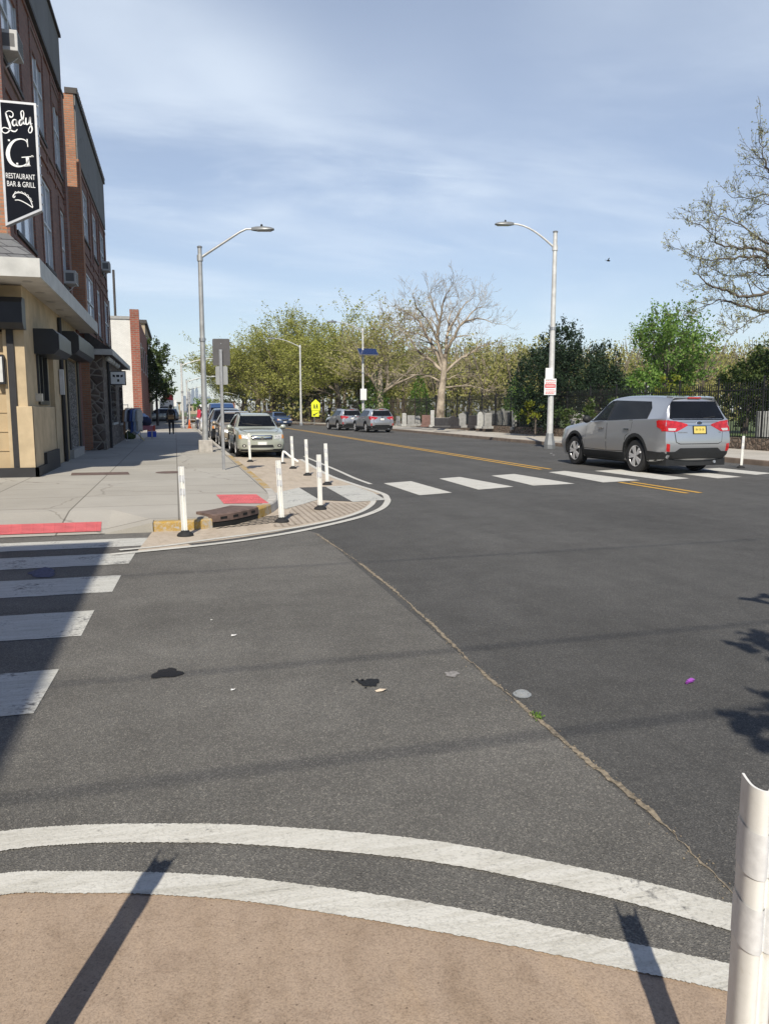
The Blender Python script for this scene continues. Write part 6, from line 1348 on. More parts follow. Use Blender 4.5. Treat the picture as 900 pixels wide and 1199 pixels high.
def car(kind, pos, head, paint, label, cat='suv', detail=True, group=None, plate='plate_white', scale=1.0, look='suv', name='parked_car', clear=False, cladding=True):
    sp = {'suv': SUV, 'wagon': WAGON, 'sedan': SEDAN, 'van': VAN}[kind]; t = thing(name, pos, label, cat, group, head); t.scale = (scale,)*3; L2 = sp['L']/2
    Yx = lambda x: L2-x
    fw = {'suv': [(1.62,1.11),(2.36,1.135),(2.38,1.60),(2.22,1.595),(1.96,1.46)], 'wagon': [(1.56,1.04),(2.30,1.07),(2.32,1.47),(2.12,1.46),(1.85,1.31)], 'sedan': [(1.75,.975),(2.55,1.0),(2.57,1.33),(2.36,1.32),(2.08,1.2)], 'van': [(1.25,1.27),(2.1,1.3),(2.1,2.0),(1.6,2.0)]}[kind]
    rw_ = {'suv': [(2.42,1.135),(3.98,1.19),(3.97,1.42),(3.84,1.565),(2.44,1.605)], 'wagon': [(2.38,1.07),(3.9,1.12),(3.86,1.36),(3.66,1.45),(2.40,1.48)], 'sedan': [(2.63,1.0),(3.48,1.03),(3.25,1.22),(3.05,1.28),(2.65,1.33)], 'van': None}[kind]
    tun = [(Yx(x),z) for x, z in fw] if clear else None
    tun = [((p[0]),(p[1])) for p in tun] if tun else None
    key = (kind, clear); me, bvh = car_body(key, sp, tun)
    me = me.copy(); me.materials[0] = paint; body = bpy.data.objects.new('body', me); COL.objects.link(body); body.parent = t
    G = M['glass_car']
    # front and rear doors with a dark gap, windows, handles
    dz0 = sp['rows'][6][1]+.16; 
    drs = {'suv': [[(1.42,.46),(2.40,.44),(2.40,1.12),(1.52,1.08)],[(2.44,.44),(3.12,.46),(3.22,.80),(3.42,.90),(3.46,1.15),(2.44,1.12)]], 'wagon': [[(1.34,.36),(2.34,.34),(2.34,1.03),(1.42,1.0)],[(2.38,.34),(3.0,.36),(3.08,.66),(3.34,.76),(3.36,1.05),(2.38,1.03)]], 'sedan': [[(1.45,.32),(2.58,.31),(2.58,.955),(1.6,.94)],[(2.62,.31),(3.2,.33),(3.28,.6),(3.5,.7),(3.5,.98),(2.62,.955)]], 'van': [[(1.15,.42),(2.15,.42),(2.15,1.24),(1.15,1.2)]]}[kind]
    for s in ('left', 'right'):
        for d_ in drs:
            P = [(Yx(x),z) for x, z in d_]; decal(bvh, grow_poly(P, .012), s, .0008, M['seam'], 'door_gap', body, depth=.004); dr = decal(bvh, P, s, .0035, paint, 'door', t, depth=.006)
            if detail:
                hx = d_[1][0]-.18 if d_ is drs[0] else d_[-2][0]-.18; hz = {'suv': .95, 'wagon': .86, 'sedan': .80, 'van': 1.0}[kind]
                h, n, _, _ = bvh.ray_cast(Vector((4 if s == 'right' else -4, Yx(hx), hz)), Vector((-1 if s == 'right' else 1,0,0)))
                b = MB(); b.obox(h+n*.028, (0,.10,0), (.010,0,0), (0,0,.018)); b.obox(h+n*.01+Vector((0,.08,0)), (0,.018,0), (.018,0,0), (0,0,.016)); b.obox(h+n*.01-Vector((0,.08,0)), (0,.018,0), (.018,0,0), (0,0,.016)); b.build('handle', paint if kind != 'suv' else M['chrome'], dr, world=False)
        P = [(Yx(x),z) for x, z in fw]; 
        if clear: decal(bvh, P, s, .001, M['glass_clear'], 'window', t, depth=.0)
        else: decal(bvh, P, s, .006, G, 'window', t)
        if rw_: decal(bvh, [(Yx(x),z) for x, z in rw_], s, .006, G, 'window', t)
        if rw_ and detail:       # dark surround between the panes
            q = [(Yx(fw[1][0]-.01),fw[1][1]),(Yx(rw_[0][0]+.01),rw_[0][1]),(Yx(rw_[4][0]+.01),rw_[4][1]),(Yx(fw[2][0]-.01),fw[2][1])]; decal(bvh, q, s, .007, M['trim'], 'window_pillar', t)
        if cladding:
            yf, yr = Yx(sp['fo']), Yx(sp['fo']+sp['wb']); cz = sp['wr']+.02; a = sp['arch']
            for cy in (yf, yr):
                P = arc_poly(cy, cz, a+.075, -12, 192) + arc_poly(cy, cz, a+.002, 192, -12); decal(bvh, P, s, .012, M['trim'], 'wheel_arch', t, cell=.06)
            zt = .40; zb_ = sp['rows'][6][1]+.03; decal(bvh, [(yf-a-.07,zb_),(yf-a-.07,zt+.02),(yr+a+.07,zt+.02),(yr+a+.07,zb_)], s, .012, M['trim'], 'sill_cladding', t)
            decal(bvh, [(yr-a-.07,.30),(yr-a-.07,.50),(-L2+.10,.48),(-L2+.08,.34)], s, .012, M['trim'], 'bumper_cladding', t)
        for y in (Yx(sp['fo']), Yx(sp['fo']+sp['wb'])): wheel(sp, kind, t, (sp['track'] if s == 'right' else -sp['track']), y, s == 'left')
    # mirrors
    b = MB(); mp = {'suv': (1.07,Yx(1.72),1.16), 'wagon': (1.0,Yx(1.6),1.06), 'sedan': (1.0,Yx(1.85),1.0), 'van': (1.15,Yx(1.3),1.35)}[kind]
    for s in (-1, 1): b2 = MB(); mirror_part(b2, s, mp, 1.1 if kind != 'sedan' else .9); auto_smooth(b2.build('mirror', M['trim'] if look == 'sor' else paint, t, world=False), 50)
    # windscreen, rear screen
    ws = {'suv': [(-.70,1.155),(.70,1.155),(.585,1.56),(-.585,1.56)], 'wagon': [(-.69,1.08),(.69,1.08),(.56,1.46),(-.56,1.46)], 'sedan': [(-.68,1.02),(.68,1.02),(.53,1.34),(-.53,1.34)], 'van': [(-.82,1.42),(.82,1.42),(.76,2.0),(-.76,2.0)]}[kind]
    wsh = decal(bvh, ws, 'front', .002 if clear else .006, M['glass_clear'] if clear else G, 'windscreen', t)
    rs_ = {'suv': [(-.74,1.20),(-.66,1.168),(.66,1.168),(.74,1.20),(.60,1.565),(-.60,1.565)], 'wagon': [(-.66,1.08),(.66,1.08),(.56,1.39),(-.56,1.39)], 'sedan': [(-.6,1.06),(.6,1.06),(.50,1.30),(-.50,1.30)], 'van': [(-.7,1.35),(.7,1.35),(.66,2.0),(-.66,2.0)]}[kind]
    rsc = decal(bvh, rs_, 'rear', .006, G, 'rear_window', t)
    if look in ('sor', 'pilot'):
        decal(bvh, [(-.62,.70),(-.66,.98),(-.74,1.13),(.74,1.13),(.66,.98),(.62,.70),(.52,.655),(-.52,.655)], 'rear', .0010, M['seam'], 'tailgate_gap', body, depth=.004)
        tg = decal(bvh, [(-.605,.705),(-.645,.98),(-.725,1.118),(.725,1.118),(.645,.98),(.605,.705),(.51,.67),(-.51,.67)], 'rear', .006, paint, 'tailgate', t, depth=.006)
        for s in (-1, 1):
            decal(bvh, [(s*.885,.93),(s*.60,.92),(s*.30,1.055),(s*.34,1.085),(s*.60,1.145),(s*.885,1.165)], 'rear', .012, M['red_lens'], 'taillight', t, cell=.05)
            tl = decal(bvh, [(s*.80,.945),(s*.64,.94),(s*.60,.99),(s*.80,.995)], 'rear', .0145, M['clear_lens'], 'reversing_light', t, cell=.05)
            sd_ = 'left' if s < 0 else 'right'; decal(bvh, [(-L2+.05,.93),(-L2+.30,1.02),(-L2+.34,1.15),(-L2+.08,1.165)], sd_, .010, M['red_lens'], 'taillight', t, cell=.05)
            decal(bvh, [(s*.84,.51),(s*.755,.50),(s*.765,.66),(s*.84,.67)], 'rear', .012, M['red_lens'], 'reflector', t, cell=.05)
        decal(bvh, [(-.86,.29),(-.87,.49),(-.62,.50),(-.50,.575),(.50,.575),(.62,.50),(.87,.49),(.86,.29)], 'rear', .014, M['trim'], 'bumper_cladding', t)
        decal(bvh, [(-.30,1.045),(.30,1.045),(.30,1.062),(-.30,1.062)], 'rear', .010, M['chrome'], 'chrome_strip', t)
        decal(bvh, [(-.19,.865),(.19,.865),(.19,1.045),(-.19,1.045)], 'rear', .008, M['trim'], 'plate_recess', t)
        p_ = decal(bvh, [(-.155,.885),(.155,.885),(.155,1.03),(-.155,1.03)], 'rear', .012, M[plate], 'number_plate', t)
        b = MB()
        for i, xx in enumerate((-.115,-.075,-.035,.02,.06,.10)):
            h, n, _, _ = bvh.ray_cast(Vector((xx,-6,.957)), Vector((0,1,0))); y = h.y-.0145
            for (x0,z0,x1,z1) in (((-.014,-.035,-.006,.035),(-.006,.0,.012,.012)) if i % 2 else ((-.012,-.035,.012,-.022),(.004,-.035,.012,.035))): b.poly([(xx+x0,y,.957+z0),(xx+x1,y,.957+z0),(xx+x1,y,.957+z1),(xx+x0,y,.957+z1)])
        b.build('plate_characters', M['black_paint'], p_, world=False)
        e_ = decal(bvh, [(.075*math.cos(R(a)),1.105+.038*math.sin(R(a))) for a in range(0,360,20)], 'rear', .010, M['chrome'], 'emblem', t, cell=.05); decal(bvh, [(.064*math.cos(R(a)),1.105+.029*math.sin(R(a))) for a in range(0,360,20)], 'rear', .0115, M['black_paint'], 'emblem_field', e_, cell=.05)
        b = MB(); h, n, _, _ = bvh.ray_cast(Vector((0,-6,1.105)), Vector((0,1,0)))
        for x0 in (-.035,-.004,.026): b.box(x0,h.y-.0135,1.090,x0+.008,h.y-.012,1.120)
        for k in range(7): h2, _, _, _ = bvh.ray_cast(Vector((-.56+k*.034,-6,.90)), Vector((0,1,0))); b.box(-.56+k*.034,h2.y-.010,.892,-.56+k*.034+.022,h2.y-.008,.916)
        h2, _, _, _ = bvh.ray_cast(Vector((.53,-6,.90)), Vector((0,1,0))); b.box(.53,h2.y-.010,.892,.545,h2.y-.008,.914); b.box(.555,h2.y-.010,.892,.58,h2.y-.008,.914)
        b.build('badge_lettering', M['lamp_grey'], tg, world=False)
        b = MB(); b.obox((0,-L2+.36,1.655), (.56,0,0), (0,.12,.012), (0,-.003,.018)); sp_l = b.build('spoiler', paint, t, world=False, bevel=.01); b = MB(); b.box(-.17,-L2+.215,1.628,.17,-L2+.245,1.655); b.build('brake_light', M['red_lens'], sp_l, world=False)
        h, n, _, _ = bvh.ray_cast(Vector((.12,-6,1.21)), Vector((0,1,0))); h3, _, _, _ = bvh.ray_cast(Vector((.45,-6,1.235)), Vector((0,1,0))); b = MB(); b.tube([h+Vector((0,-.02,0)), h3+Vector((0,-.02,0))], .012, 5); b.build('wiper', M['trim'], rsc, world=False)
        b = MB(); b.tube([(.5,-L2+.25,.25),(.5,-L2+.05,.27)], .035, 8); b.build('exhaust_pipe', M['steel'], t, world=False); b = MB(); b.box(-.80,-2.27,.19,.80,1.7,.335); b.build('underbody', M['trim'], t, world=False)
        # front lamps and grille even though the camera sees the tail
        for s in (-1, 1): decal(bvh, [(s*.45,.72),(s*.82,.80),(s*.80,.90),(s*.50,.82)], 'front', .010, M['clear_lens'], 'headlight', t, cell=.06)
        decal(bvh, [(-.42,.66),(.42,.66),(.46,.80),(-.46,.80)], 'front', .008, M['trim'], 'grille', t)
        for s in ((-1,1) if look != 'sor' else ()): b2 = MB(); b2.tube([(s*.60,.55,1.665),(s*.61,.3,1.71),(s*.61,-1.2,1.72),(s*.58,-1.55,1.68)], .017, 6); b2.build('roof_rail', M['chrome'], t, world=False)
        bn = decal(bvh, [(-.66,L2-1.22),(.66,L2-1.22),(.74,L2-.5),(.5,L2-.2),(-.5,L2-.2),(-.74,L2-.5)], 'top', .004, paint, 'bonnet', t, depth=.006)
    else:
        k = {'wagon': 1.0, 'sedan': .94, 'suv': 1.06, 'van': 1.2}[kind]; z0 = {'wagon': .0, 'sedan': -.09, 'suv': .03, 'van': .16}[kind]
        for s in (-1, 1):
            hl = decal(bvh, [(s*.42*k,.655+z0),(s*.78*k,.675+z0),(s*.79*k,.80+z0),(s*.70*k,.83+z0),(s*.44*k,.775+z0)], 'front', .010, M['clear_lens'], 'headlight', t, cell=.05)
            decal(bvh, [(s*.70*k,.675+z0),(s*.785*k,.68+z0),(s*.785*k,.80+z0),(s*.72*k,.815+z0)], 'front', .0125, M['amber'], 'indicator', hl, cell=.05)
            for xx in (.50,.60): decal(bvh, [(s*(xx+.045*math.cos(R(a)))*k,.725+z0+.045*math.sin(R(a))) for a in range(0,360,30)], 'front', .0125, M['lamp_grey'], 'reflector_bowl', hl, cell=.04)
            fg = decal(bvh, [(s*(.62+.075*math.cos(R(a)))*k,.43+z0+.055*math.sin(R(a))) for a in range(0,360,30)], 'front', .008, M['trim'], 'fog_light', t, cell=.04); decal(bvh, [(s*(.62+.04*math.cos(R(a)))*k,.43+z0+.035*math.sin(R(a))) for a in range(0,360,30)], 'front', .011, M['clear_lens'], 'fog_lens', fg, cell=.04)
            decal(bvh, [(s*.80*k,.80+z0),(s*.66*k,.80+z0),(s*.70*k,.95+z0*2),(s*.79*k,.93+z0*2)], 'rear', .010, M['red_lens'], 'taillight', t, cell=.06)
        gr = decal(bvh, [(-.35*k,.635+z0),(.35*k,.635+z0),(.39*k,.785+z0),(-.39*k,.785+z0)], 'front', .008, M['trim'], 'grille', t, cell=.06)
        for (x0,x1,z_,zz) in ((-.33,.33,.70,.722),(-.35,.35,.775,.795),(-.33,.33,.63,.648),(-.015,.015,.648,.775)): decal(bvh, [(x0*k,z_+z0),(x1*k,z_+z0),(x1*k,zz+z0),(x0*k,zz+z0)], 'front', .013, M['chrome'], 'grille_bar', gr, cell=.08)
        decal(bvh, [(.05*math.cos(R(a)),.712+z0+.03*math.sin(R(a))) for a in range(0,360,30)], 'front', .016, M['chrome'], 'emblem', gr, cell=.05)
        decal(bvh, [(-.42*k,.36+z0),(.42*k,.36+z0),(.38*k,.46+z0),(-.38*k,.46+z0)], 'front', .008, M['trim'], 'lower_intake', t)
        decal(bvh, [(-.155,.46+z0),(.155,.46+z0),(.155,.565+z0),(-.155,.565+z0)], 'front', .02, M[plate], 'number_plate', t)
        decal(bvh, [(-.155,.72+z0),(.155,.72+z0),(.155,.83+z0),(-.155,.83+z0)], 'rear', .012, M[plate], 'number_plate', t)
        decal(bvh, [(-.80*k,.24),(.80*k,.24),(.80*k,.31),(-.80*k,.31)], 'front', .012, M['trim'], 'chin', t)
        yb = L2-sp['rows'][4][0]; wv = sp['rows'][4][9]
        if kind != 'van':
            decal(bvh, [(-wv*.98,yb+.04),(wv*.98,yb+.04),(wv*1.02,L2-.5),(.52,L2-.16),(-.52,L2-.16),(-wv*1.02,L2-.5)], 'top', .0008, M['seam'], 'bonnet_gap', body, depth=.004)
            decal(bvh, [(-wv*.96,yb+.05),(wv*.96,yb+.05),(wv*1.0,L2-.51),(.50,L2-.18),(-.50,L2-.18),(-wv*1.0,L2-.51)], 'top', .005, paint, 'bonnet', t, depth=.006)
        for s in (-1,1):
            if kind == 'wagon': b2 = MB(); b2.tube([(s*.56,.35,1.50),(s*.57,.15,1.585),(s*.57,-1.3,1.585),(s*.55,-1.5,1.53)], .02, 6); b2.build('roof_rail', M['trim'], t, world=False)
            b2 = MB(); h, _, _, _ = bvh.ray_cast(Vector((s*.08-.1,6,ws[0][1]+.03)), Vector((0,-1,0))); h3, _, _, _ = bvh.ray_cast(Vector((s*.08+.45,6,ws[0][1]+.10)), Vector((0,-1,0)))
            if h and h3: b2.tube([h+Vector((0,.02,.01)), h3+Vector((0,.02,.01))], .009, 5); b2.build('wiper', M['trim'], wsh, world=False)
        b = MB(); b.box(-.7,-1.5,.15,.7,1.6,.22); b.build('underbody', M['trim'], t, world=False)
    return t
P_SILVER = carpaint('silver_paint', (.52,.535,.56), .75, .34); P_GREEN = carpaint('pale_green_paint', (.41,.435,.37), .3, .34); P_TAN = carpaint('champagne_paint', (.33,.28,.21), .35, .35)
P_BLACK = carpaint('black_car_paint', (.012,.013,.015), .1, .25); P_BLUE = carpaint('blue_paint', (.04,.085,.20), .3, .3); P_WHITE = carpaint('white_car_paint', (.70,.70,.69), 0, .35); P_GREY = carpaint('grey_paint', (.16,.175,.20), .4, .3); P_RED = carpaint('dark_red_paint', (.22,.03,.03), .3, .3); P_SILV2 = carpaint('bright_silver_paint', (.48,.49,.51), .7, .33)
# the crossing silver suv: set by its tyre contacts
sor = at(745,552); a_ = at(672,542); dirv = Vector((a_.x-sor.x, a_.y-sor.y)).normalized(); hd = math.atan2(-dirv.x, dirv.y)
SC = 1.11
hd = R(2.0); fwd = Vector((-math.sin(hd), math.cos(hd), 0)); rgt = Vector((math.cos(hd), math.sin(hd), 0))
yrear = SUV['L']/2-SUV['fo']-SUV['wb']; cpos = at(747,552.5) + rgt*(SUV['track']*SC) - fwd*(yrear*SC); cpos.z = .004
car('suv', cpos, hd, P_SILVER, 'silver suv crossing the zebra bars seen from behind with red tail lamps', 'suv', True, None, 'plate_yellow', SC, 'sor', 'silver_suv', True).scale = (SC,SC,SC*1.055)
# parked pale green wagon, facing us
def place_front(kind, px, py, head, **k):
    sp = {'suv': SUV, 'wagon': WAGON, 'sedan': SEDAN, 'van': VAN}[kind]; p = at(px,py); f = Vector((-math.sin(head), math.cos(head), 0)); return p - f*(sp['L']/2-.3)
h0 = R(180)
car('wagon', Vector((2.78,28.6,.004)), h0+R(1), P_GREEN, 'pale green wagon parked facing the camera at the yellow kerb', 'wagon', True, None, 'plate_white', .96, 'front', 'parked_car')
car('wagon', Vector((2.62,35.0,.004)), h0, P_TAN, 'champagne tan wagon parked directly behind the pale green one', 'wagon', True, None, 'plate_white', 1.0, 'front', 'parked_car')
car('suv', Vector((2.6,41.6,.004)), h0, P_BLACK, 'black suv third in the row of cars at the left kerb', 'suv', False, None, 'plate_white', 1.0, 'front', 'parked_car')
car('van', Vector((2.75,49.0,.004)), h0, P_BLUE, 'dark blue van rising behind the tan wagon', 'van', False, None, 'plate_white', .88, 'front', 'parked_van', cladding=False)
car('sedan', Vector((2.5,57.0,.004)), h0, P_WHITE, 'white sedan far down the left kerb row', 'car', False, None, 'plate_white', 1.0, 'front', 'parked_car', cladding=False)
car('sedan', Vector((2.5,66.0,.004)), h0, P_GREY, 'grey sedan farthest in the left kerb row', 'car', False, None, 'plate_white', 1.0, 'front', 'parked_car', cladding=False)
# two silver suvs parked at the right kerb, seen from behind
q = at(437,507); car('suv', Vector((14.15,56.0,.004)), R(4), P_SILV2, 'silver suv parked rear towards us beneath the solar panel', 'suv', True, None, 'plate_white', 1.0, 'pilot', 'parked_car')
car('suv', Vector((13.35,62.4,.004)), R(6), P_SILV2, 'silver suv parked just ahead of the one beneath the solar panel', 'suv', True, None, 'plate_white', 1.0, 'pilot', 'parked_car')
p = atd(326,480,80); car('sedan', Vector((p.x,p.y,.004)), h0+R(8), P_BLUE, 'small blue sedan driving towards us past the green wagon mirror', 'car', True, None, 'plate_white', 1.0, 'front', 'blue_car', cladding=False)
p = atd(316,480,92); car('sedan', Vector((p.x,p.y,.004)), h0+R(8), P_RED, 'dark red car mostly hidden behind the blue sedan', 'car', False, None, 'plate_white', 1.0, 'front', 'red_car', cladding=False)
p = atd(185,480,93); car('suv', Vector((p.x,p.y,.10)), R(95), P_GREY, 'dark suv seen sideways under the street tree on the left', 'suv', False, None, 'plate_white', 1.0, 'front', 'dark_suv')
p = atd(197,480,112); car('van', Vector((p.x,p.y,.10)), R(170), P_WHITE, 'white van standing beyond the dark sideways suv', 'van', False, None, 'plate_white', 1.1, 'front', 'parked_van', cladding=False)
p = atd(230,480,98); car('van', Vector((p.x+1.2,p.y,.004)), R(180), P_WHITE, 'white van far down the street right of the white lamp row', 'van', False, None, 'plate_white', 1.0, 'front', 'parked_van', cladding=False)
# ------------------------------------------------------------------ people
def skin_mesh(verts, edges, name):
    me = bpy.data.meshes.new(name); me.from_pydata([v[:3] for v in verts], edges, []); o = bpy.data.objects.new(name, me); COL.objects.link(o)
    md = o.modifiers.new('skin', 'SKIN'); md.use_smooth_shade = True
    for i, v in enumerate(verts): s = me.skin_vertices[0].data[i]; s.radius = (v[3], v[4] if len(v) > 4 else v[3]); s.use_root = (i == 0)
    ss = o.modifiers.new('s', 'SUBSURF'); ss.levels = 2; ss.render_levels = 2
    bpy.context.view_layer.update(); m2 = bpy.data.meshes.new_from_object(o.evaluated_get(bpy.context.evaluated_depsgraph_get())); bpy.data.objects.remove(o); m2.name = name; return m2
def person(pos, head, label, top, legs, hair, walk=.18, skin=(.16,.09,.06), arm_out=.0):
    t = thing('person', pos, label, 'person', None, head); sk = plain('skin_'+label[:6], skin, .6, 0, .08, 10)
    V = [(0,0,.95,.155,.12),(0,0,1.12,.14,.11),(0,.01,1.32,.165,.115),(0,0,1.44,.12,.09),(0,.01,1.52,.055),(0,.03,1.60,.075,.085),(0,.03,1.70,.078,.09),
         (.17,0,1.42,.065),(.23+arm_out,-.03,1.17,.048),(.22+arm_out*1.3,.06,.94,.036),(.22+arm_out*1.3,.09,.86,.030,.045),(-.17,0,1.42,.065),(-.23-arm_out,.03,1.17,.048),(-.22-arm_out,.10,.94,.036),(-.22-arm_out,.13,.86,.030,.045),
         (.10,0,.86,.095),(.10,walk*.75,.48,.066),(.10,walk*.7,.09,.045),(.11,walk*.7+.14,.045,.042,.035),(-.10,0,.86,.095),(-.10,-walk*.25,.48,.066),(-.10,-walk*1.3,.12,.045),(-.11,-walk*1.3+.12,.045,.042,.035)]
    E_ = [(0,1),(1,2),(2,3),(3,4),(4,5),(5,6),(3,7),(7,8),(8,9),(9,10),(3,11),(11,12),(12,13),(13,14),(0,15),(15,16),(16,17),(17,18),(0,19),(19,20),(20,21),(21,22)]
    for s, w, yy in ((1,9,.09),(-1,13,.13)):
        x = V[w][0]; base = 10 if s > 0 else 14
        for k, ln in ((-.03,.075),(-.01,.09),(.01,.085),(.03,.07)): V.append((x+s*.005,yy+.02+k,.80,.010)); V.append((x-s*.01,yy+.03+k,.80-ln*.8,.008)); E_.append((base,len(V)-2)); E_.append((len(V)-2,len(V)-1))
        V.append((x-s*.02,yy+.06,.82,.011)); E_.append((base,len(V)-1))
    me = skin_mesh(V, E_, 'body')
    for m in (sk, top, legs): me.materials.append(m)
    for p in me.polygons:
        c = p.center; p.material_index = 1 if (.93 < c.z < 1.50 and not (abs(c.x) > .17 and c.z < .95)) else 2 if c.z <= .93 and not (abs(c.x) > .165 and c.z > .66) else 0
    b = bpy.data.objects.new('body', me); COL.objects.link(b); b.parent = t
    h = MB(); h.ell((0,.005,1.685), .108,.115,.125, 14, 10); auto_smooth(h.build('hair', hair, t, world=False), 80)
    h = MB(); h.ell((0,.125,1.655), .016,.028,.022, 8, 6); h.build('nose', sk, t, world=False)
    for s in (-1,1): h = MB(); h.ell((s*.035,.108,1.685), .012,.008,.007, 8, 6); h.build('eye', M['black_paint'], t, world=False); h = MB(); h.ell((s*.098,.025,1.66), .012,.025,.035, 8, 6); h.build('ear', sk, t, world=False)
    h = MB(); h.ell((0,.115,1.605), .026,.008,.007, 8, 6); h.build('mouth', plain('lip_'+label[:6], (.15,.05,.04), .6), t, world=False)
    # jacket hem
    h = MB(); h.lathe([(.175,.80),(.185,.95),(.17,1.06)], n=18); j = h.build('jacket_hem', top, t, world=False); j.scale = (1,.78,1); auto_smooth(j, 80); return t
cloth_black = plain('black_cloth', (.012,.012,.014), .9, 0, .3, 15); hairb = plain('black_hair', (.010,.009,.008), .6, 0, .3, 40); cloth_red = plain('red_cloth', (.45,.03,.06), .85, 0, .2, 12); cloth_navy = plain('navy_cloth', (.02,.028,.07), .9, 0, .3, 12)
pw = at(201,509,.15); W1 = person(pw, 0, 'person in black jacket and trousers walking away along the pavement', cloth_black, cloth_black, hairb, .2); 
bg = thing('shoulder_bag', pw+Vector((-.0,-.17,1.06)), 'tan handbag carried on the back of the walking person', 'bag'); b = MB(); b.prism([(-.17,-.14),(.17,-.14),(.19,.06),(.15,.13),(-.15,.13),(-.19,.06)], 'y', -.055, .05); b.build('pouch', plain('tan_leather', (.38,.22,.08), .6, 0, .2, 10), bg, world=False, bevel=.03); b = MB(); b.box(-.17,-.062,.0,.17,-.056,.10); b.build('flap', plain('dark_tan_leather', (.24,.13,.05), .6), bg, world=False); b = MB(); b.tube([(-.17,0,.1),(-.2,.05,.35),(-.08,.12,.48)], .012, 5); b.build('strap', plain('strap_leather', (.1,.05,.03), .7), bg, world=False)
p = atd(233,480,58); person(Vector((p.x,p.y,.15)), R(120), 'person in a red shirt standing by the row of parked cars', cloth_red, cloth_navy, hairb, .04)
# ------------------------------------------------------------------ pavement sale by the second building
rk = at(149.5,516.5,.15); ck = thing('clothes_rack', rk, 'metal clothes rack standing at the corner of the fieldstone front', 'clothes rack', None, -YAW); o0 = ck.location
for x in (0, .62): b = MB(); b.tube([(x,0,0),(x,0,1.55)], .018, 6); b.tube([(x,-.3,.03),(x,.3,.03)], .018, 6); b.build('stand', M['steel'], ck, world=False)
b = MB(); b.tube([(-.08,0,1.55),(.70,0,1.55)], .016, 6); b.build('rail', M['steel'], ck, world=False)
gm = [plain('tan_jacket_cloth', (.36,.20,.11), .9, 0, .2, 10), plain('white_shirt_cloth', (.6,.6,.6), .9, 0, .1, 10), cloth_navy, plain('blue_shirt_cloth', (.05,.10,.30), .9, 0, .2, 10), plain('pale_blue_cloth', (.38,.45,.58), .9, 0, .15, 10), plain('cream_cloth', (.50,.46,.40), .9, 0, .15, 10)]
for i, (mt, lab) in enumerate(zip(gm, ('tan jacket hanging leftmost on the pavement rack','white shirt hanging next to the tan jacket','navy coat hanging in the middle of the rack','blue shirt hanging right of the navy coat','pale blue shirt hanging near the right end of the rack','cream coat hanging at the right end of the rack'))):
    g = thing('garment', o0+rdir*(.02+.115*i)+Vector((0,0,1.53)), lab, 'garment', None, R((64,56,72,60,74,82)[i])-YAW); rg_ = random.Random(40+i); b = MB(); P = [(-.05,0),(-.24,-.08),(-.32,-.55-.1*rg_.random()),(-.25,-.60),(-.20,-.32),(-.25,-.9-.35*rg_.random()),(-.05,-.95-.3*rg_.random()),(.24,-1.0-.25*rg_.random()),(.20,-.32),(.26,-.58),(.32,-.52),(.24,-.08),(.05,0)]
    b.prism(P, 'y', -.05, .05); b.build('cloth', mt, g, world=False, bevel=.03); b = MB(); b.tube([(0,0,0),(0,0,.05),(.02,0,.07)], .006, 5); b.build('hanger', M['steel'], g, world=False)
ft = thing('folding_table', at(166,513.5,.15), 'folding table covered with heaped goods on the shaded pavement', 'table'); b = MB(); b.box(-.5,-.1,.62,.55,1.4,.66); b.build('tabletop', M['plate_white'], ft, world=False)
for x in (-.45,.5):
    for y in (-.05,1.35): b = MB(); b.tube([(x,y,0),(x,y,.62)], .018, 6); b.build('leg', M['steel'], ft, world=False)
def heap(pos, sc, mt, lab, seed, nm='bundle', cat='bundle'):
    r = random.Random(seed); b = MB(); b.ell((0,0,sc[2]*.8), *sc, 14, 10); b.v = [(x*(1+r.uniform(-.12,.12)),y*(1+r.uniform(-.12,.12)),max(0,z*(1+r.uniform(-.14,.14)))) for x,y,z in b.v]; o = b.build(nm, mt, None, world=False, smooth=True); o.location = pos; tag(o, lab, cat)
tp = ft.location
heap(tp+Vector((-.2,.1,.66)), (.30,.28,.30), gm[1], 'white cloth bundle heaped on the sale table', 1); heap(tp+Vector((.25,.2,.66)), (.28,.25,.26), cloth_navy, 'navy cloth bundle heaped beside the white one', 2); heap(tp+Vector((.1,.7,.66)), (.34,.3,.32), gm[4], 'pale blue cloth bundle at the back of the sale table', 3)
heap(tp+Vector((-.55,-.5,0)), (.3,.25,.22), M['leaf_mid'], 'dull green sack lying before the clothes rack', 4, 'sack', 'sack')
pk = plain('pink_cloth', (.45,.16,.18), .85, 0, .15, 8); b = MB(); P = []; b.add([(-.52,-.12,.665),(.57,-.12,.665),(.57,-.13,.40),(.25,-.14,.47),(0,-.13,.38),(-.3,-.14,.46),(-.52,-.13,.36)], [(0,1,2,3,4,5,6)]); b.add([(-.52,-.12,.665),(.57,-.12,.665),(.57,.3,.668),(-.52,.3,.668)], [(0,1,2,3)]); o = b.build('table_cloth', pk, None, world=False); o.location = tp+Vector((0,-.01,.0)); tag(o, 'faded pink cloth hanging over the sale table edge', 'cloth')
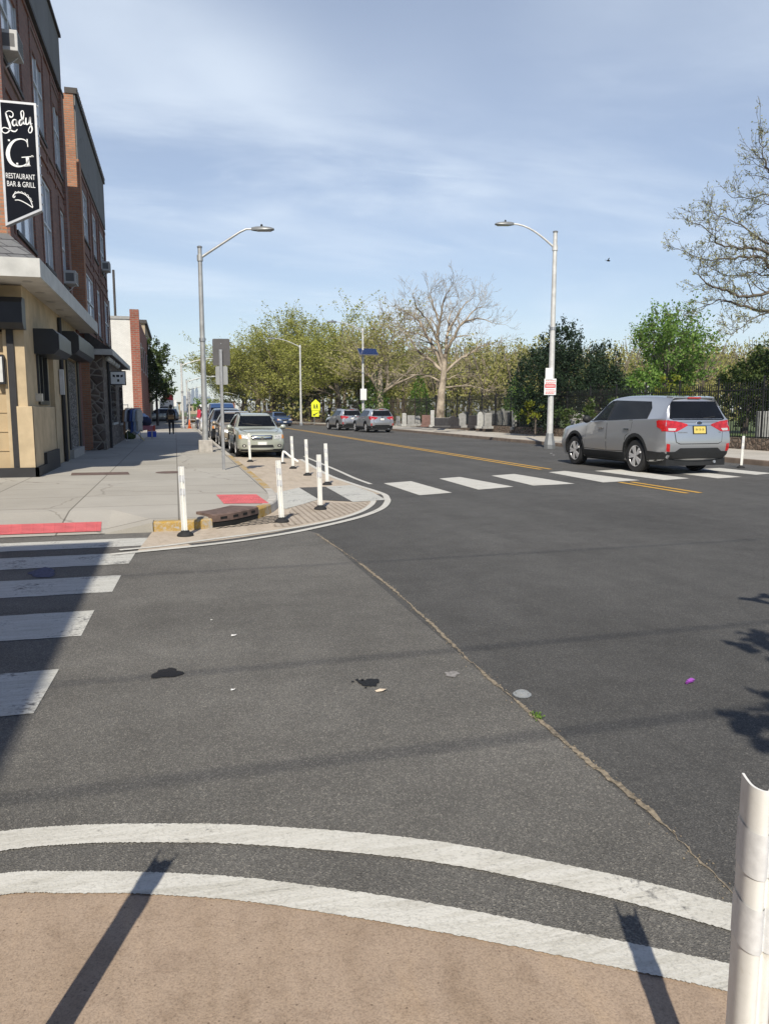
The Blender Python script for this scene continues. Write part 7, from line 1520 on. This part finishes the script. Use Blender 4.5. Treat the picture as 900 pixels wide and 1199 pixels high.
def crate(pos, mt, lab, w=.46, d=.36, h=.30, rz=0):
    t = thing('crate', pos, lab, 'crate', None, rz); b = MB(); k = .02
    b.box(-w/2,-d/2,0,w/2,d/2,k); b.box(-w/2,-d/2,k,-w/2+k,d/2,h); b.box(w/2-k,-d/2,k,w/2,d/2,h); b.box(-w/2+k,-d/2,k,w/2-k,-d/2+k,h); b.box(-w/2+k,d/2-k,k,w/2-k,d/2,h); b.build('tub', mt, t, world=False)
    b = MB()
    for z in (.09,.18,h-.02): b.box(-w/2-.012,-d/2-.012,z,w/2+.012,-d/2-.001,z+.035); b.box(-w/2-.012,-d/2-.001,z,-w/2-.001,d/2,z+.035); b.box(w/2+.001,-d/2-.001,z,w/2+.012,d/2,z+.035)
    b.build('rim', mt, t, world=False); return t
bl = plain('blue_plastic', (.03,.09,.50), .45, 0, .1, 8); rd = plain('red_plastic', (.55,.07,.03), .45, 0, .1, 8)
c0 = at(178,511.5,.15); crate(c0, bl, 'bright blue plastic crate standing on the pavement under the red one'); crate(c0+Vector((-.02,.02,.32)), rd, 'orange red plastic crate stacked on the blue crate', .42, .34, .30)
b = MB(); b.tube([(0,0,.03),(-.75,.25,.85)], .022, 6); o = b.build('wooden_pole', M['plate_yellow'], None, world=False); o.location = at(169,516.5,.15); tag(o, 'pale wooden pole leaning against the sale table', 'pole')
# cone and bucket
cn = thing('traffic_cone', at(222,501.5,.15), 'orange traffic cone at the kerb beyond the walking person', 'cone'); oc = plain('orange_plastic', (.65,.13,.02), .5); b = MB(); b.box(-.19,-.19,0,.19,.19,.03); b.build('base', oc, cn, world=False); b = MB(); b.lathe([(.14,.03),(.03,.72),(0,.72)], n=14); bo = b.build('body', oc, cn, world=False, smooth=True); b = MB(); b.lathe([(.105,.25),(.075,.42)], n=14); b.build('collar', M['sign_white'], bo, world=False)
bk = thing('bucket', at(227.5,501.5,.15), 'white bucket standing next to the orange traffic cone', 'bucket'); b = MB(); b.lathe([(.14,0),(.17,.36),(.18,.37),(.165,.36),(.13,.02),(0,.02)], n=16); b.build('tub', M['sign_white'], bk, world=False, smooth=True); b = MB(); b.tube([(-.17,0,.34),(-.10,-.02,.46),(.10,-.02,.46),(.17,0,.34)], .008, 5); b.build('handle', M['steel'], bk, world=False)
# red and white sign beyond the van
p = atd(197,470,88); t = thing('shop_sign', p, 'red and white sign box over the far white van', 'sign'); b = MB(); b.box(-.9,-.1,-.55,.9,.1,.15); b.build('panel', M['sign_white'], t, world=False); b = MB(); b.box(-.55,-.12,.15,.55,.12,.75); b.build('crest', M['sign_red'], t, world=False); b = MB(); b.tube([(0,0,-.5),(0,0,-p.z)], .08, 6); b.build('post', M['steel_dull'], t, world=False)
# ------------------------------------------------------------------ far skyline
sky_m = glassmat('tower_glass', (.10,.14,.18), .25); sky_c = plain('tower_concrete', (.26,.27,.29), .7, 0, .15, .02)
for i, (px, w, top, d, mt, lab) in enumerate(((216.5,4,463,2450,0,'low wide tower at the left end of the far skyline'),(222,4,458,2500,1,'square far tower left of the tallest pair'),(226.5,3.5,453.5,2550,0,'tallest left far tower with a thin mast'),(231,3,452,2600,0,'tallest right far tower with a slim top'),(234.5,3,461,2500,1,'medium far tower right of the tallest pair'),(219,3,466,2400,1,'short far tower in front of the skyline'),(245,5,464,2500,0,'far tower right of the tall lamp post'),(251,4,467,2450,1,'low far tower near the signpost'))):
    g = atd(px,480,d); H = atd(px,top,d).z; wd = w/900*d/2; t = thing('far_tower', (g.x,g.y,0), lab, 'skyscraper', None, -YAW*.5); m_ = (sky_m, sky_c)[mt]
    b = MB(); b.box(-wd,-wd,0,wd,wd,H*.86); b.build('shaft', m_, t, world=False); b = MB(); b.box(-wd*.7,-wd*.7,H*.86,wd*.7,wd*.7,H*.97); b.build('top', m_, t, world=False); b = MB(); b.tube([(0,0,H*.97),(0,0,H*1.06)], wd*.08, 5); b.build('mast', sky_c, t, world=False)
    b = MB()
    for k in range(1, 14): b.box(-wd-.2,-wd-.3,H*.86*k/14,wd+.2,-wd-.01,H*.86*k/14+H*.012)
    b.build('floor_band', sky_c, t, world=False)
# low roofs and trees closing the street end
rl = random.Random(3)
for i, (px, w, top, d, mt, lab) in enumerate(((228,14,474,230,BR_TN,'low tan building closing the far end of the street'),(247,16,472,210,BR_SH,'low brown building at the far street end behind the parked cars'),(268,14,470.5,240,BR_RD,'low red roofed building at the far street end left of the trees'),(205,12,472,200,BR_TN,'low pale building far behind the white lamp row'))):
    g = atd(px,480,d); H = atd(px,top,d).z; wd = w/900*d/2; t = thing('low_building', (g.x,g.y,0), lab, 'building'); b = MB(); b.box(-wd,0,-.05,wd,12,H); b.build('wall', mt, t, world=False); b = MB(); b.box(-wd-.2,-.3,H,wd+.2,12.2,H+.3); b.build('roof', coping, t, world=False)
    for k in range(3): b = MB(); b.box(-wd*.8+k*wd*.6,-.06,H*.45,-wd*.8+k*wd*.6+wd*.3,-.01,H*.75); b.build('window', dkpane, t, world=False)

# ------------------------------------------------------------------ the air between here and the skyline
hz, N_, L_, B_ = newmat('haze_air'); N_.remove(B_)
pv_ = N_.new('ShaderNodeVolumePrincipled'); pv_.inputs['Density'].default_value = HAZE; pv_.inputs['Color'].default_value = (.80,.88,1.0,1); pv_.inputs['Anisotropy'].default_value = .0
L_.new(pv_.outputs[0], N_['Material Output'].inputs['Volume'])
b = MB(); b.box(-1600,-300,-1.1,1900,3250,120); tag(b.build('haze', hz, None), 'thin blue air haze filling the street', 'haze', None, 'stuff')
